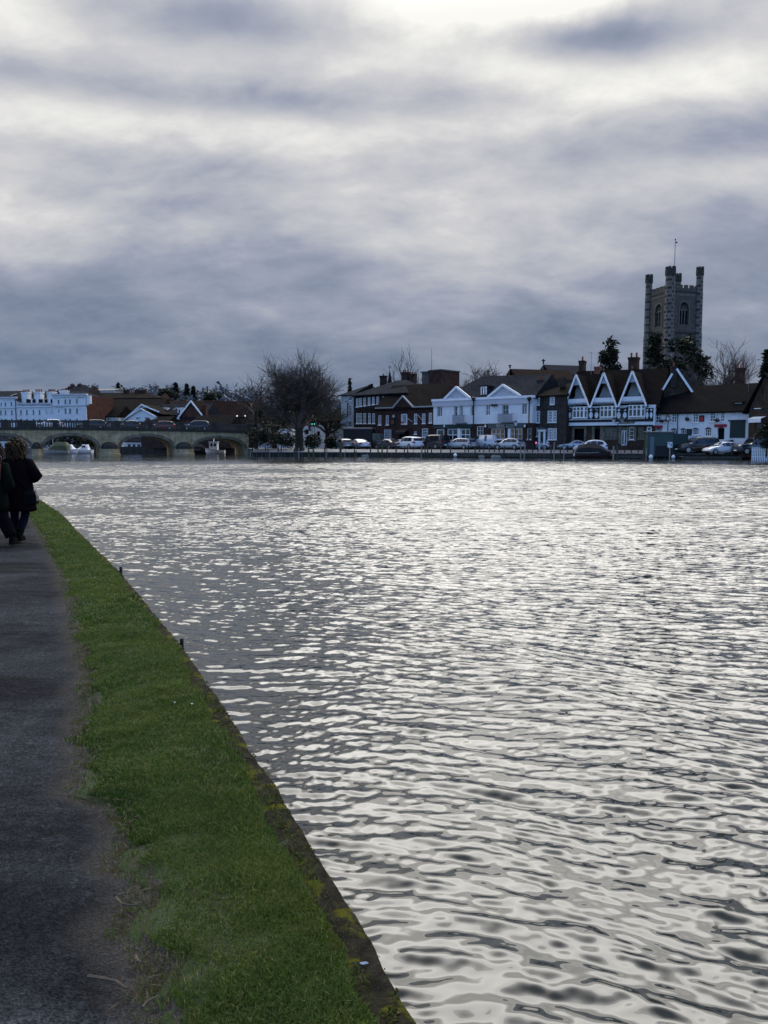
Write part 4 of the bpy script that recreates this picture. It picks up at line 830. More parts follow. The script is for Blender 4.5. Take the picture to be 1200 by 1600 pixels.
# upper floor: white plaster with black curved timbers and three oriel windows
b = MB(); b.box(0, -.40, hj + .05, B.W, 10, heav + .1); B.part('upper_wall', b, WHITE2)
wr_ = [(128, 485, 302, 628), (468, 475, 657, 620), (826, 462, 1022, 613)]
GA = [((163, 95), (12, 500), (322, 482)), ((508, 72), (348, 484), (662, 478)), ((865, 50), (698, 474), (1034, 462))]
for k in range(3):
    r0 = wr_[k]; x0, z0, x1, z1 = B.rect((*z8(r0[0], r0[1]), *z8(r0[2], r0[3])), -.75); yo = -.95
    b = MB(); b.box(x0, yo, z0, x1, -.405, z1); ow = B.part('oriel', b, TRIM)
    b = MB(); n = 4; gb = MB()
    for i in range(n):
        a0 = x0 + (x1 - x0) * i / n; a1 = x0 + (x1 - x0) * (i + 1) / n; zz = z0 + (z1 - z0) * .66; w = .07 if i < 3 else .05
        if i == 3: a0 += .12
        gb.box(a0 + w, yo - .012, z0 + .16, a1 - w, yo - .004, zz - .05).box(a0 + w, yo - .012, zz + .05, a1 - w, yo - .004, z1 - .08)
    gb.build('pane', GLASS, ow)
    P = [B.uv(*z8(*q), -.9) for q in GA[k]]; yg = -.95
    b = MB(); fl_, fr_ = P[1], P[2]; ap = P[0]; gw = fr_[0] - fl_[0]
    lerp = lambda a, c, t: (a[0] + (c[0] - a[0]) * t, a[1] + (c[1] - a[1]) * t)
    tb = .30                                                                      # balcony front height share
    l1, r1 = lerp(fl_, ap, .07), lerp(fr_, ap, .07); l2, r2 = lerp(fl_, ap, .27), lerp(fr_, ap, .27)
    b.prism([l1, r1, r2, l2], yg + .12, yg + .2); gpart = B.part('balcony_front', b, WHITE)
    b = MB(); b.bar(lerp(fl_, ap, .09), lerp(fr_, ap, .09), .10, (yg + .06, yg + .118)); n = 14
    for i in range(n): q = lerp(lerp(fl_, ap, .125), lerp(fr_, ap, .125), (i + .5) / n); b.prism([(q[0] - .08, q[1] + .05), (q[0] + .08, q[1] + .05), (q[0], q[1] - .06)], yg + .07, yg + .116)
    b.build('dentil_band', BLACK, gpart)
    b = MB(); b.bar((fl_[0] - .1, fl_[1] - .15), (ap[0], ap[1] + .1), .22, (yg - .1, yg + .1)); b.bar((ap[0], ap[1] + .08), (fr_[0] + .1, fr_[1] - .15), .22, (yg - .098, yg + .098)); B.part('bargeboard', b, TRIM)
    # recessed loggia behind the gable: white back wall, boarded head, dark door
    bl, br = lerp(fl_, ap, .02), lerp(fr_, ap, .02)
    b = MB(); b.prism([bl, br, ap], 1.0, 1.1); bk_ = B.part('loggia_wall', b, WHITE2)
    q0, q1 = lerp(fl_, ap, .3), lerp(fr_, ap, .3); dxw = q1[0] - q0[0]; b = MB(); b.box(q0[0] + dxw * .70, .9, q0[1] - .4, q0[0] + dxw * .83, .995, q0[1] + dxw * .42); b.build('loggia_door', DARK, bk_)
    b = MB(); b.prism([lerp(fl_, ap, .70), lerp(fr_, ap, .70), ap], yg + .25, yg + .33); B.part('gable_head', b, LILAC)
    b = MB(); b.bar(lerp(fl_, ap, .69), lerp(fr_, ap, .69), .09, (yg + .16, yg + .24)); b.bar(lerp(fl_, ap, .28), lerp(fr_, ap, .28), .07, (yg + .15, yg + .23)); B.part('tie_beam', b, BLACK)
    b = MB(); yb = 6.                                                              # the two roof slopes of the gable, running back into the main roof
    for (e, sx) in ((fl_, -1), (fr_, 1)):
        e2 = (e[0] + sx * .22, e[1] - .12); b.add([(e2[0], yg - .02, e2[1]), (ap[0], yg - .02, ap[1] + .2), (ap[0], yb, ap[1] + .2), (e2[0], yb, e2[1]), (e2[0], yg - .02, e2[1] - .13), (ap[0], yg - .02, ap[1] + .07), (ap[0], yb, ap[1] + .07), (e2[0], yb, e2[1] - .13)], [(0, 1, 2, 3), (7, 6, 5, 4), (0, 4, 5, 1), (3, 2, 6, 7), (0, 3, 7, 4)])
    B.part('gable_roof', b, TILEB)
    b = MB(); b.lathe([(.05, 0), (.04, .35), (.12, .4), (.03, .55), (0, .8)], (ap[0], yg - .05, ap[1] + .12), 6); B.part('finial', b, POT)
    b = MB(); zt_ = fl_[1] - .28                                                   # curved brackets under the gable feet
    for (xc, sx) in ((fl_[0] + .35, 1), (fr_[0] - .35, -1)):
        b.tube([(xc, yg + .25, zt_ - .75), (xc + sx * .12, yg + .2, zt_ - .3), (xc + sx * .5, yg + .15, zt_ + .02), (xc + sx * 1.0, yg + .12, zt_ + .15)], .07, 5)
    B.part('bracket', b, BLACK)
for (xa, xb) in ((25, 105), (315, 452), (660, 808), (1028, 1125)):                 # black panels with white curved shapes between the oriels
    x0, z0, x1, z1 = B.rect((*z8(xa, 500), *z8(xb, 640)), -.4); b = MB(); b.box(x0, -.46, z0, x1, -.404, z1); tp = B.part('timber_panel', b, BLACK)
    b = MB(); n = max(2, round((x1 - x0) / .62))
    for i in range(n):
        xc = x0 + (x1 - x0) * (i + .5) / n; w = (x1 - x0) / n * .33; odd = i % 2
        pts = []
        for q in range(16):
            a = 2 * math.pi * q / 16; sw = 1 if abs(math.sin(a)) < .5 else .8
            pts.append((xc + w * math.cos(a) * sw, z0 + (z1 - z0) * (.36 + .32 * math.sin(a) * (1 if not odd else .9))))
        b.prism(pts, -.49, -.462)
        b.prism([(xc + w * .75 * math.cos(2 * math.pi * q / 10), z1 - (z1 - z0) * .17 + w * .7 * math.sin(2 * math.pi * q / 10)) for q in range(10)], -.49, -.462)
    b.build('plaster_infill', WHITE, tp)
rf = B.roof(heav, B.z(985, 577.5, 5), 10, TILEB, 0, 0, ends=BRICKB, rl=-.2, x1=B.W + .2)
B.chimney(904, 557, 912.5, 583, 5, BRICKR, 1, 1.1, roof=rf, potz=.9); B.chimney(981, 551, 996.5, 580, 5, BRICKR, 2, 1.2, roof=rf, potz=.7); B.chimney(928, 573, 937, 584, 4.5, POT, 0, 1, roof=rf)
b = MB(); x_, z_ = B.uv(923.5, 584, 4.5); b.tube([(x_, 4.5, z_ - 1), (x_, 4.5, B.z(923.5, 550, 4.5))], .03, 4); b.tube([(x_ - .4, 4.5, B.z(923.5, 551, 4.5)), (x_ + .1, 4.5, B.z(923.5, 551, 4.5))], .03, 4); B.part('aerial', b, GREYM)

# ---------------- brick gable with white bargeboards behind the pub
B = Bld('brick_gable_house', 'brown brick gable with white bargeboards rising behind the white pub', 1022, 100.2, 1090, 98.6)
A_, L_, R_ = B.uv(1057, 577), B.uv(1022, 634), B.uv(1090, 626)
B.wall(L_[1], 8, BRICKB, [(0, L_[1], A_[0], A_[1], B.W, L_[1])]); b = MB()
for e, sx in ((L_, -1), ((B.W, L_[1]), 1)): b.add([(e[0] + sx * .3, -.3, e[1] - .3), (A_[0], -.3, A_[1] + .1), (A_[0], 8, A_[1] + .1), (e[0] + sx * .3, 8, e[1] - .3), (e[0] + sx * .3, -.3, e[1] - .45), (A_[0], -.3, A_[1] - .05), (A_[0], 8, A_[1] - .05), (e[0] + sx * .3, 8, e[1] - .45)], [(0, 1, 2, 3), (7, 6, 5, 4), (0, 4, 5, 1), (0, 3, 7, 4)])
rf = B.part('roof', b, TILEB); b = MB(); b.bar((L_[0] - .2, L_[1] - .2), (A_[0] - .5, A_[1] - .55), .26, (-.42, -.31)); b.bar((A_[0], A_[1] + .05), (B.W + .2, L_[1] - .2), .26, (-.418, -.312)); B.part('bargeboard', b, TRIM)
B.chimney(1048.5, 566, 1057.5, 590, -.35, BRICKG, 1, .9, roof=rf)

# ---------------- long white pub
B = Bld('white_pub', 'long low white pub with a black tiled roof, red signs and a dark garage door', 1022, 98, 1166, 91)
z7 = lambda r: (1000 + r[0] / 6, 560 + r[1] / 6, 1000 + r[2] / 6, 560 + r[3] / 6)
for r_ in ((150, 517, 196, 603), (234, 515, 260, 600), (298, 515, 344, 600), (497, 515, 546, 598), (659, 503, 706, 592), (757, 503, 794, 592)): B.win(z7(r_), 2, 3, fw=.07, bw=.05)
for r_ in ((290, 670, 346, 760), (380, 668, 432, 740), (494, 665, 552, 715), (611, 662, 670, 730), (146, 668, 206, 740)): B.win(z7(r_), 3, 2, fw=.08, casing=.0)
B.opening(z7((730, 660, 788, 760)), DARK, 'doorway', .6)
h = (B.z(1024, 645) + B.z(1165, 640.3)) / 2; B.wall(h, 9, WHITE2); rf = B.roof(h, B.z(1100, 605, 4.5), 9, TILEK, 0, 0, ends=WHITE2, rl=.1)
for r_ in ((288, 660, 348, 670), (378, 658, 434, 668), (492, 655, 554, 665), (609, 650, 672, 662), (144, 658, 208, 668), (727, 648, 791, 660)):
    x0, z0, x1, z1 = B.rect(z7(r_)); b = MB(); b.prism([(x0, z0), (x1, z0), (x1 - .1, z1 - .04), ((x0 + x1) / 2, z1 + .08), (x0 + .1, z1 - .04)], -.07, -.004); B.part('window_head', b, BLACK)
gd = B.panel(z7((846, 590, 984, 745)), DARKG, 'garage_door', .05); B.panel(z7((830, 576, 992, 590)), BLACK, 'lintel', .14)
x0, z0, x1, z1 = B.rect(z7((846, 590, 984, 745))); b = MB()
for i in range(1, 8): xx = x0 + (x1 - x0) * i / 8; b.box(xx - .02, -.06, z0, xx + .02, -.052, z1)
b.build('door_batten', BLACK, gd)
for i, r_ in enumerate(((133, 628, 212, 655), (700, 617, 815, 645))): sg = B.panel(z7(r_), REDP, 'sign_board', .09); B.letters(z7((r_[0] + 10, r_[1] + 9, r_[2] - 10, r_[3] - 9)), BLACK, sg, -.092, 9, 20 + i)
sg = B.panel(z7((557, 533, 601, 593)), BLACK, 'picture_sign', .12); x0, z0, x1, z1 = B.rect(z7((563, 548, 595, 590))); b = MB(); b.box(x0, -.14, z0, x1, -.122, z1); b.build('sign_face', REDP, sg)
B.panel(z7((437, 660, 487, 722)), DARKG, 'menu_board', .08)
def basket(B, zx, zy, i):
    q = B.uv(1000 + zx / 6, 560 + zy / 6, -.45); b = MB(); rr = random.Random(i)
    b.lathe([(0, -.22), (.2, -.15), (.3, .02), (.0, .05)], (0, 0, 0), 8); b.tube([(0, 0, .05), (0, 0, .75), (0, .42, .8)], .018, 4)
    o = b.build('hanging_basket', IRON); q3 = B.root.matrix_basis @ Vector((0, 0, 0)); bpy.context.view_layer.update(); o.matrix_world = B.root.matrix_world @ Matrix.Translation((q[0], -.45, q[1]))
    lb = MB()
    for _ in range(60): a, e = rr.uniform(0, 6.28), rr.uniform(-.3, 1.2); c = Vector((.34 * math.cos(a) * math.cos(e), .34 * math.sin(a) * math.cos(e), .2 * math.sin(e))) * rr.uniform(.6, 1.1); lb.poly([c + Vector([rr.gauss(0, .07) for _ in range(3)]) for _ in range(3)])
    lb.build('plants', SHRUB, o); tag(o, 'dark hanging flower basket on the white pub front, %s from the left' % ORD[i], 'hanging basket', 'hanging baskets on the pub')
for i, (zx, zy) in enumerate(((200, 588), (258, 578), (443, 570), (722, 580))): basket(B, zx, zy, i)
x_, z_ = B.uv(1059.5, 645); b = MB(); b.tube([(x_, -.1, 0), (x_, -.1, z_)], .05, 5); B.part('downpipe', b, IRON)
x0, z0, x1, z1 = B.rect((1148, 629.5, 1159.5, 638.3), 1.0); b = MB(); b.box(x0 - .1, 1.05, z0 - .2, x1 + .1, 3.5, z1).box(x0 - .2, .95, z1 + .002, x1 + .25, 3.6, z1 + .14); B.part('dormer', b, TILEK); B.win((1148, 629.5, 1159.5, 638.3), 2, 1, fw=.14, bw=.12, off=1.04, deep=0, sill=False)
b = MB(); x_, z_ = B.uv(1169, 615, 3); b.tube([(x_, 3, z_), (x_, 3, B.z(1169, 594, 3))], .035, 4); b.tube([(x_ - .3, 3, B.z(1169, 594, 3)), (x_ + .7, 3, B.z(1169, 594.5, 3))], .03, 4); B.part('aerial', b, GREYM)

# ---------------- brown brick gabled house at the right edge
B = Bld('brick_shop', 'brown brick gabled house with a white awning at the end of the row', 1166.5, 90, 1236, 86)
z7 = lambda r: (1100 + r[0] / 11.43, 580 + r[1] / 11.43, 1100 + r[2] / 11.43, 580 + r[3] / 11.43)
B.win(z7((918, 535, 1005, 660)), 3, 3, fw=.08, gm=GLASS); B.win(z7((1075, 505, 1200, 720)), 4, 4, BLACK, fw=.1, gm=GLASSB); B.win(z7((925, 920, 1035, 1060)), 2, 2, BRICKB, fw=.08)
B.opening(z7((1060, 930, 1200, 1200)), DARK)
A_, L_ = B.uv(1196, 586), B.uv(1166.5, 640); B.wall(L_[1], 12, BRICKO if False else BRICKB, [(0, L_[1], A_[0], A_[1], B.W, L_[1] * 1.02)]); b = MB()
for e, sx in ((L_, -1), ((B.W, L_[1]), 1)): b.add([(e[0] + sx * .3, -.35, e[1] - .3), (A_[0], -.35, A_[1] + .25), (A_[0], 12, A_[1] + .25), (e[0] + sx * .3, 12, e[1] - .3), (e[0] + sx * .3, -.35, e[1] - .5), (A_[0], -.35, A_[1] + .05), (A_[0], 12, A_[1] + .05), (e[0] + sx * .3, 12, e[1] - .5)], [(0, 1, 2, 3), (7, 6, 5, 4), (0, 4, 5, 1), (0, 3, 7, 4)])
B.part('roof', b, TILEK)
x0, z0, x1, z1 = B.rect(z7((885, 825, 1105, 920))); b = MB(); b.add([(x0, 0, z1 + .1), (x1, 0, z1 + .1), (x1, -1.2, z0 + .45), (x0, -1.2, z0 + .45), (x1, -1.2, z0), (x0, -1.2, z0)], [(0, 1, 2, 3), (3, 2, 4, 5)]); aw = B.part('awning', b, WHITE)
B2 = Bld('brick_chimney_house', 'red brick stack with clay pots behind the pub roof beside the bare tree', 1146, 112, 1170, 111)
B2.wall(B2.z(1155, 600), 4, BRICKR, name='wall'); B2.chimney(1148, 566, 1164, 602, .5, BRICKR, 2, 1.4, potz=1.)

# ---------------- church: nave roofs and tower
for i, (pl, pr, apx, apy, rpx, rpy, Yc, cr, lab, m_) in enumerate(((772, 812, 777, 584, 830, 583, 165, (777, 575), 'low dark gabled church roof with a stone cross, leftmost of three', SLATE), (797, 880, 809, 573.5, 900, 573, 168, (809, 567), 'red tiled church roof with a stone cross between two lower roofs', TILER), (848, 915, 862, 567, 920, 567, 178, (862, 558), 'grey church roof with a stone cross nearest the tower', SLATE))):
    B = Bld('church_roof', lab, pl, Yc, pr + 60, Yc + 6, cat='church roof', group='gabled roofs of the church'); ax, az_ = B.uv(apx, apy); hw = B.x(apx) ; hh = az_ - max(2.5, hw * .9)
    # gable faces left-front, ridge runs to the right
    L = B.x(rpx); yr = 4.; b = MB(); b.add([(ax, yr, az_), (L, yr, az_), (ax, -.2, hh), (L, -.2, hh), (ax, 8.2, hh), (L, 8.2, hh)], [(0, 1, 3, 2), (1, 0, 4, 5), (0, 2, 4), (1, 5, 3)]); B.part('roof', b, m_)
    b = MB(); b.poly([(ax - 1.5, 1.2, hh), (ax - .02, yr, az_ + .25), (ax + .6, yr + 2, az_ - 1), (ax - .5, 6.8, hh)]).box(ax, 0, 0, L, 8, hh - .01); B.part('wall', b, STONED)
    b = MB(); cz = az_ + .2; ch = B.z(cr[0], cr[1]) - cz; b.box(ax - .14, yr - .1, cz - .1, ax + .14, yr + .1, cz + ch); b.box(ax - .42, yr - .09, cz + ch * .55, ax - .142, yr + .09, cz + ch * .78).box(ax + .142, yr - .09, cz + ch * .55, ax + .42, yr + .09, cz + ch * .78); B.part('cross', b, STONED)

m, g, p = new_mat('flint_stone'); FLINT = m                                        # chequered flint and stone of the turrets
v, s_ = wall_vec(g); cvv = g.n('ShaderNodeCombineXYZ'); g.L(g.m('MULTIPLY_ADD', s_.outputs[1], .45, s_.outputs[0]), cvv.inputs[0]); g.L(s_.outputs[2], cvv.inputs[1]); ck = g.n('ShaderNodeTexBrick'); g.L(cvv.outputs[0], ck.inputs['Vector']); ck.inputs['Scale'].default_value = 1; ck.inputs['Brick Width'].default_value = .85; ck.inputs['Row Height'].default_value = .8; ck.inputs['Mortar Size'].default_value = .20
ck.inputs['Color1'].default_value = (.022, .022, .022, 1); ck.inputs['Color2'].default_value = (.035, .034, .032, 1); ck.inputs['Mortar'].default_value = (.13, .122, .105, 1)
nz = g.maprange(g.noise(v, 1.2, 7, .7), .3, .7, .55, 1.35, False); hv = g.n('ShaderNodeHueSaturation'); g.L(ck.outputs[0], hv.inputs['Color']); g.L(nz, hv.inputs['Value']); g.L(hv.outputs[0], p.inputs['Base Color']); p.inputs['Roughness'].default_value = .9
m, g, p = new_mat('flint'); FLINTW = m; v, s_ = wall_vec(g)
c = g.mix(g.maprange(g.noise(v, 7, 6, .7), .4, .62), (.042, .039, .034, 1), (.11, .10, .082, 1)); nz = g.maprange(g.noise(v, .7, 7, .7), .3, .7, .6, 1.35, False)
hv = g.n('ShaderNodeHueSaturation'); g.L(c, hv.inputs['Color']); g.L(nz, hv.inputs['Value']); g.L(hv.outputs[0], p.inputs['Base Color']); p.inputs['Roughness'].default_value = .9
STONET = mat('tower_stone', (.12, .115, .10), .85, .3, 1.5, streak=.3)
TX, TY = (1037.5 - 600) / F * 160., 160.; ta = R(16.5); S = 7.1
T = empty('church_tower', (TX, TY, ZT), ta, 'tall square flint church tower with battlements and four octagonal corner turrets', 'church tower')
tz = lambda py, Yq=161.: P3(1050, py, Yq)[2] - ZT
zpar, zstr, zlow, zsill, zsp, zap = tz(457), tz(462), tz(520), tz(507), tz(484), tz(472)
def arch(cx, w, z0, zs, za, n=6):
    L = [(cx - w, z0)] + [(cx - w * math.cos(math.pi / 2 * k / n), zs + (za - zs) * math.sin(math.pi / 2 * k / n) ** .85) for k in range(n + 1)]
    return L + [(2 * cx - x_, z_) for x_, z_ in reversed(L[:-1])] 
def tower_face(fx):                                                                  # fx maps (along, depth, z) to the tower's own axes
    b = MB(); w = 1.08; cx = S / 2; A = arch(cx, w, zsill, zsp, zap)
    q = lambda x_, z_, y_=0.: fx(x_, y_, z_)
    b.poly([q(0, 0), q(S, 0), q(S, zsill), q(0, zsill)]); n = len(A) // 2
    left = A[:n + 1]; right = A[n:]
    b.poly([q(0, zsill)] + [q(*t) for t in left] + [q(cx, zpar), q(0, zpar)]); b.poly([q(S, zpar), q(cx, zpar)] + [q(*t) for t in right] + [q(S, zsill)])
    for i in range(len(A) - 1): b.poly([q(*A[i]), q(*A[i + 1]), q(*A[i + 1], .5), q(*A[i], .5)])
    b.build('tower_wall', FLINTW, T)
    fr = MB(); Bo = arch(cx, w + .26, zsill - .15, zsp, zap + .4)
    for i in range(len(A) - 1): fr.add([q(*A[i], -.08), q(*A[i + 1], -.08), q(*Bo[i + 1], -.08), q(*Bo[i], -.08), q(*Bo[i], -.003), q(*Bo[i + 1], -.003)], [(0, 1, 2, 3), (3, 2, 5, 4)])
    def vb(x0, z0, x1, z1, d0=.2, d1=.38): fr.add([q(x, z, d) for d in (d0, d1) for x, z in ((x0, z0), (x1, z0), (x1, z1), (x0, z1))], [(0, 1, 2, 3), (0, 4, 5, 1), (1, 5, 6, 2), (2, 6, 7, 3), (3, 7, 4, 0)])
    for dx_ in (-.36, .36): vb(cx + dx_ - .09, zsill, cx + dx_ + .09, zsp + .55)
    vb(cx - w, zsp - .1, cx + w, zsp + .08, .21, .37)
    for dx_ in (-.72, -.36, 0, .36, .72): vb(cx + dx_ - .05, zsp + .1, cx + dx_ + .05, zsp + .75 + (.35 if abs(dx_) < .5 else 0), .22, .36)
    wf = fr.build('belfry_window', STONET, T)
    lv = MB(); k = zsill + .05
    lv.poly([q(cx - w, zsill, .5), q(cx + w, zsill, .5), q(cx + w, zap, .5), q(cx - w, zap, .5)])
    while k < zsp: lv.add([q(cx - w, k, .42), q(cx + w, k, .42), q(cx + w, k + .16, .49), q(cx - w, k + .16, .49)], [(0, 1, 2, 3)]); k += .3
    lv.build('louvres', DARK, wf)
    st_ = MB()
    for z0, z1, d in ((zpar - .05, zpar + .22, .16), (zlow - .15, zlow + .15, .2)): st_.add([q(x, z, y) for y in (-d, -.002) for x, z in ((0, z0), (S, z0), (S, z1), (0, z1))], [(0, 1, 2, 3), (0, 4, 5, 1), (2, 6, 7, 3)])
    st_.build('string_course', STONED, T)
    bnd = MB(); z0, z1 = zpar - .75, zpar - .055; bnd.add([q(x, z, y) for y in (-.06, -.002) for x, z in ((.4, z0), (S - .4, z0), (S - .4, z1), (.4, z1))], [(0, 1, 2, 3), (0, 4, 5, 1)]); bnd.build('pale_band', STONET, T)
    pr = MB(); zt0 = tz(450); zt1 = tz(445); pr.add([q(x, z, y) for y in (0., .35) for x, z in ((0, zpar + .22), (S, zpar + .22), (S, zt0), (0, zt0))], [(0, 1, 2, 3), (4, 7, 6, 5), (3, 2, 6, 7)])
    for i in range(5): x0 = .9 + i * 1.32; x1 = x0 + .82; pr.add([q(x, z, y) for y in (0., .35) for x, z in ((x0, zt0), (x1, zt0), (x1, zt1), (x0, zt1))], [(0, 1, 2, 3), (4, 7, 6, 5), (3, 2, 6, 7), (0, 3, 7, 4), (1, 5, 6, 2)])
    pr.build('battlement', FLINTW, T)
    blk = MB()
    for (x0, pz, L) in ((.75, 482, .7), (.9, 499, .5), (.75, 517, .9), (S - 1.3, 481, .8), (S - 1.4, 498, .7), (S - 1.2, 516, .6), (.7, 489, .4), (S - 1.1, 489, .4)):
        z0 = tz(pz); blk.add([q(x, z, y) for y in (-.03, -.002) for x, z in ((x0, z0), (x0 + L, z0), (x0 + L, z0 + .3), (x0, z0 + .3))], [(0, 1, 2, 3), (0, 4, 5, 1), (1, 5, 6, 2), (2, 6, 7, 3), (3, 7, 4, 0)])
    blk.build('quoin_blocks', STONET, T)
tower_face(lambda x, y, z: (x, y, z)); tower_face(lambda x, y, z: (y, S - x, z)); tower_face(lambda x, y, z: (S - y, x, z)); tower_face(lambda x, y, z: (S - x, S - y, z))
b = MB(); b.box(.1, .1, zpar - .4, S - .1, S - .1, zpar - .1); b.build('tower_roof', LEAD, T)
for (tx, ty, top, rad) in ((0, 0, 417, 1.02), (S, 0, 420, .76), (0, S, 424, .76), (S, S, 425, .8)):
    zz = tz(top, TY + (tx + ty) * .5); b = MB(); o8 = lambda r: [(tx + r * math.cos(R(22.5 + 45 * k)), ty + r * math.sin(R(22.5 + 45 * k))) for k in range(8)]
    R8 = lambda r, z: [(x, y, z) for x, y in o8(r)]
    b.rings([R8(rad * 1.12, 0), R8(rad * 1.12, zlow - .1), R8(rad, zlow + .2), R8(rad, zpar), R8(rad * .95, zpar + .3), R8(rad * .92, zz - 1.75)]); tu = b.build('turret', FLINT, T)
    b = MB(); b.rings([R8(rad * 1.02, zz - 1.74), R8(rad * 1.08, zz - 1.6), R8(rad * 1.08, zz - .6)])
    for k in range(8):
        a0, a1 = R(22.5 + 45 * k + 7), R(22.5 + 45 * k + 38); P = [(tx + r * math.cos(a), ty + r * math.sin(a)) for r, a in ((rad * 1.02, a0), (rad * 1.02, a1), (rad * .7, a1), (rad * .7, a0))]; b.slab(P, zz - .6, zz)
    b.build('turret_battlement', STONED, tu)
b = MB(); b.tube([(S / 2, S / 2, zpar), (S / 2, S / 2, tz(376, 165))], [.11, .07], 6); fp = b.build('flag_staff', GREYM, T); b = MB(); zt1 = tz(381, 165); b.box(S / 2, S / 2 - .02, zt1, S / 2 + .5, S / 2 + .02, zt1 + .3); b.lathe([(0, 0), (.13, .1), (.13, .3), (0, .45)], (S / 2, S / 2, tz(377, 165)), 6); b.build('weather_vane', IRON, fp)

# small spirelet behind the inn
q = P3(609, 596, 150); b = MB(); b.lathe([(.5, -12), (.5, -1), (.42, 0), (.24, 1.1), (.0, 2.2)], (0, 0, 0), 6); o = b.build('spirelet', SLATE, loc=q); tag(o, 'small dark pointed spirelet with a cross between the chimney stacks', 'spire')
b = MB(); b.tube([(0, 0, 2.1), (0, 0, P3(609, 570, 150)[2] - q[2])], .05, 4); zc_ = P3(609, 573.5, 150)[2] - q[2]; b.tube([(-.35, 0, zc_), (.35, 0, zc_)], .05, 4); b.build('cross', IRON, o)
#==LEFT==

# ================================================================ BRIDGE
BY0, BY1 = 0., 8.                                           # the bridge stands on a line that runs away to the right
BLp, BRp = Vector(((0 - 600) / F * 110.5, 110.5)), Vector(((388 - 600) / F * 124.5, 124.5)); BD = (BRp - BLp).normalized(); BN = Vector((-BD.y, BD.x))
def bx(px):
    a, _ = ray(px, 694); d = Vector((a, 1)); t = BLp.dot(BN) / d.dot(BN); return (d * t - BLp).dot(BD)
def bz(py, px):
    a, b = ray(px, py); d = Vector((a, 1)); return H + b * BLp.dot(BN) / d.dot(BN)
def bpt(px, dep): q = BLp + BD * bx(px) + BN * dep; return q
BT = empty('stone_bridge', (BLp.x, BLp.y, 0), math.atan2(BD.y, BD.x), 'long pale stone arched bridge with a balustrade across the river', 'bridge')
ARCH = [(-262, -176), (-160, -62), (-46, 48), (66, 154), (187, 271), (303, 383)]
crn = lambda px: np.interp(px, [-300, 0, 115, 228, 343, 400], [680, 680.5, 680.5, 681.5, 685, 687])
corn = lambda px: np.interp(px, [-300, -60, 0, 115, 228, 343, 395], [676, 672, 671.2, 671, 672.5, 675, 677])
b = MB()
def col(px0, px1, zl0, zl1):
    x0, x1 = bx(px0), bx(px1); t0, t1 = bz(corn(px0), px0), bz(corn(px1), px1); W8 = BY1 - BY0
    b.poly([(x0, 0, zl0), (x1, 0, zl1), (x1, 0, t1), (x0, 0, t0)]); b.poly([(x0, W8, zl0), (x1, W8, zl1), (x1, W8, t1), (x0, W8, t0)]); b.poly([(x0, 0, zl0), (x1, 0, zl1), (x1, W8, zl1), (x0, W8, zl0)])
prev = -300
for (a0, a1) in ARCH:
    col(prev, a0, -1, -1); xs = []
    cx, w = (a0 + a1) / 2, (a1 - a0) / 2; zc_ = bz(crn(cx), cx); zsp_ = bz(703.2, cx); n = 24; P = []
    for k in range(n + 1):
        an = math.pi * k / n; P.append((cx - w * math.cos(an), zsp_ + (zc_ - zsp_) * math.sin(an) ** .9))
    b.poly([(bx(a0), 0, -1), (bx(a0), BY1 - BY0, -1), (bx(a0), BY1 - BY0, zsp_), (bx(a0), 0, zsp_)]).poly([(bx(a1), 0, -1), (bx(a1), BY1 - BY0, -1), (bx(a1), BY1 - BY0, zsp_), (bx(a1), 0, zsp_)])
    for k in range(n): col(P[k][0], P[k + 1][0], P[k][1], P[k + 1][1])
    ring = MB()
    for k in range(n):                                                             # ring of arch stones a little proud of the wall
        (p0, z0), (p1, z1) = P[k], P[k + 1]; q = lambda p, z: (bx(cx) + (bx(p) - bx(cx)) * 1.07, z + .42)
        e0, e1 = q(p0, z0), q(p1, z1); ring.add([(bx(p0), -.07, z0), (bx(p1), -.07, z1), (e1[0], -.07, e1[1]), (e0[0], -.07, e0[1]), (e0[0], -.002, e0[1]), (e1[0], -.002, e1[1]), (bx(p0), .1, z0 - .004), (bx(p1), .1, z1 - .004)], [(0, 1, 2, 3), (3, 2, 5, 4), (0, 6, 7, 1)])
    ring.build('arch_ring', STONEW, BT)
    prev = a1
col(prev, 389, -1, -1); x1 = bx(389); zt_ = bz(677, 389); b.poly([(x1, 0, -1), (x1, BY1 - BY0, -1), (x1, BY1 - BY0, zt_), (x1, 0, zt_)])
b.build('arched_wall', STONE, BT)
for i in range(len(ARCH) - 1):                                                     # rounded cutwaters under dark domed caps
    pc = (ARCH[i][1] + ARCH[i + 1][0]) / 2; w = (bx(ARCH[i + 1][0]) - bx(ARCH[i][1])) / 2; zt = bz(701.5, pc)
    hr = lambda r, z: [(bx(pc) + r * math.cos(math.pi + math.pi * k / 10), .05 + 1.15 * r * math.sin(math.pi + math.pi * k / 10), z) for k in range(11)] + [(bx(pc) + r * .5, .1, z), (bx(pc) - r * .5, .1, z)]
    b = MB(); b.rings([hr(w * 1.1, -1), hr(w * 1.08, .3), hr(w, .45), hr(w, zt)]); cw = b.build('cutwater', STONE, BT)
    b = MB(); r0 = w * .78; hgt = bz(690.5, pc) - zt; b.rings([hr(r0, zt + .003), hr(r0 * 1., zt + hgt * .35), hr(r0 * .9, zt + hgt * .6), hr(r0 * .7, zt + hgt * .82), hr(r0 * .4, zt + hgt * .96), hr(r0 * .08, zt + hgt)]); b.build('cutwater_cap', STONED, cw)
b = MB(); pxs = list(range(-300, 396, 12)) + [395]                                   # dark moulded string course, then plinth, balusters and rail
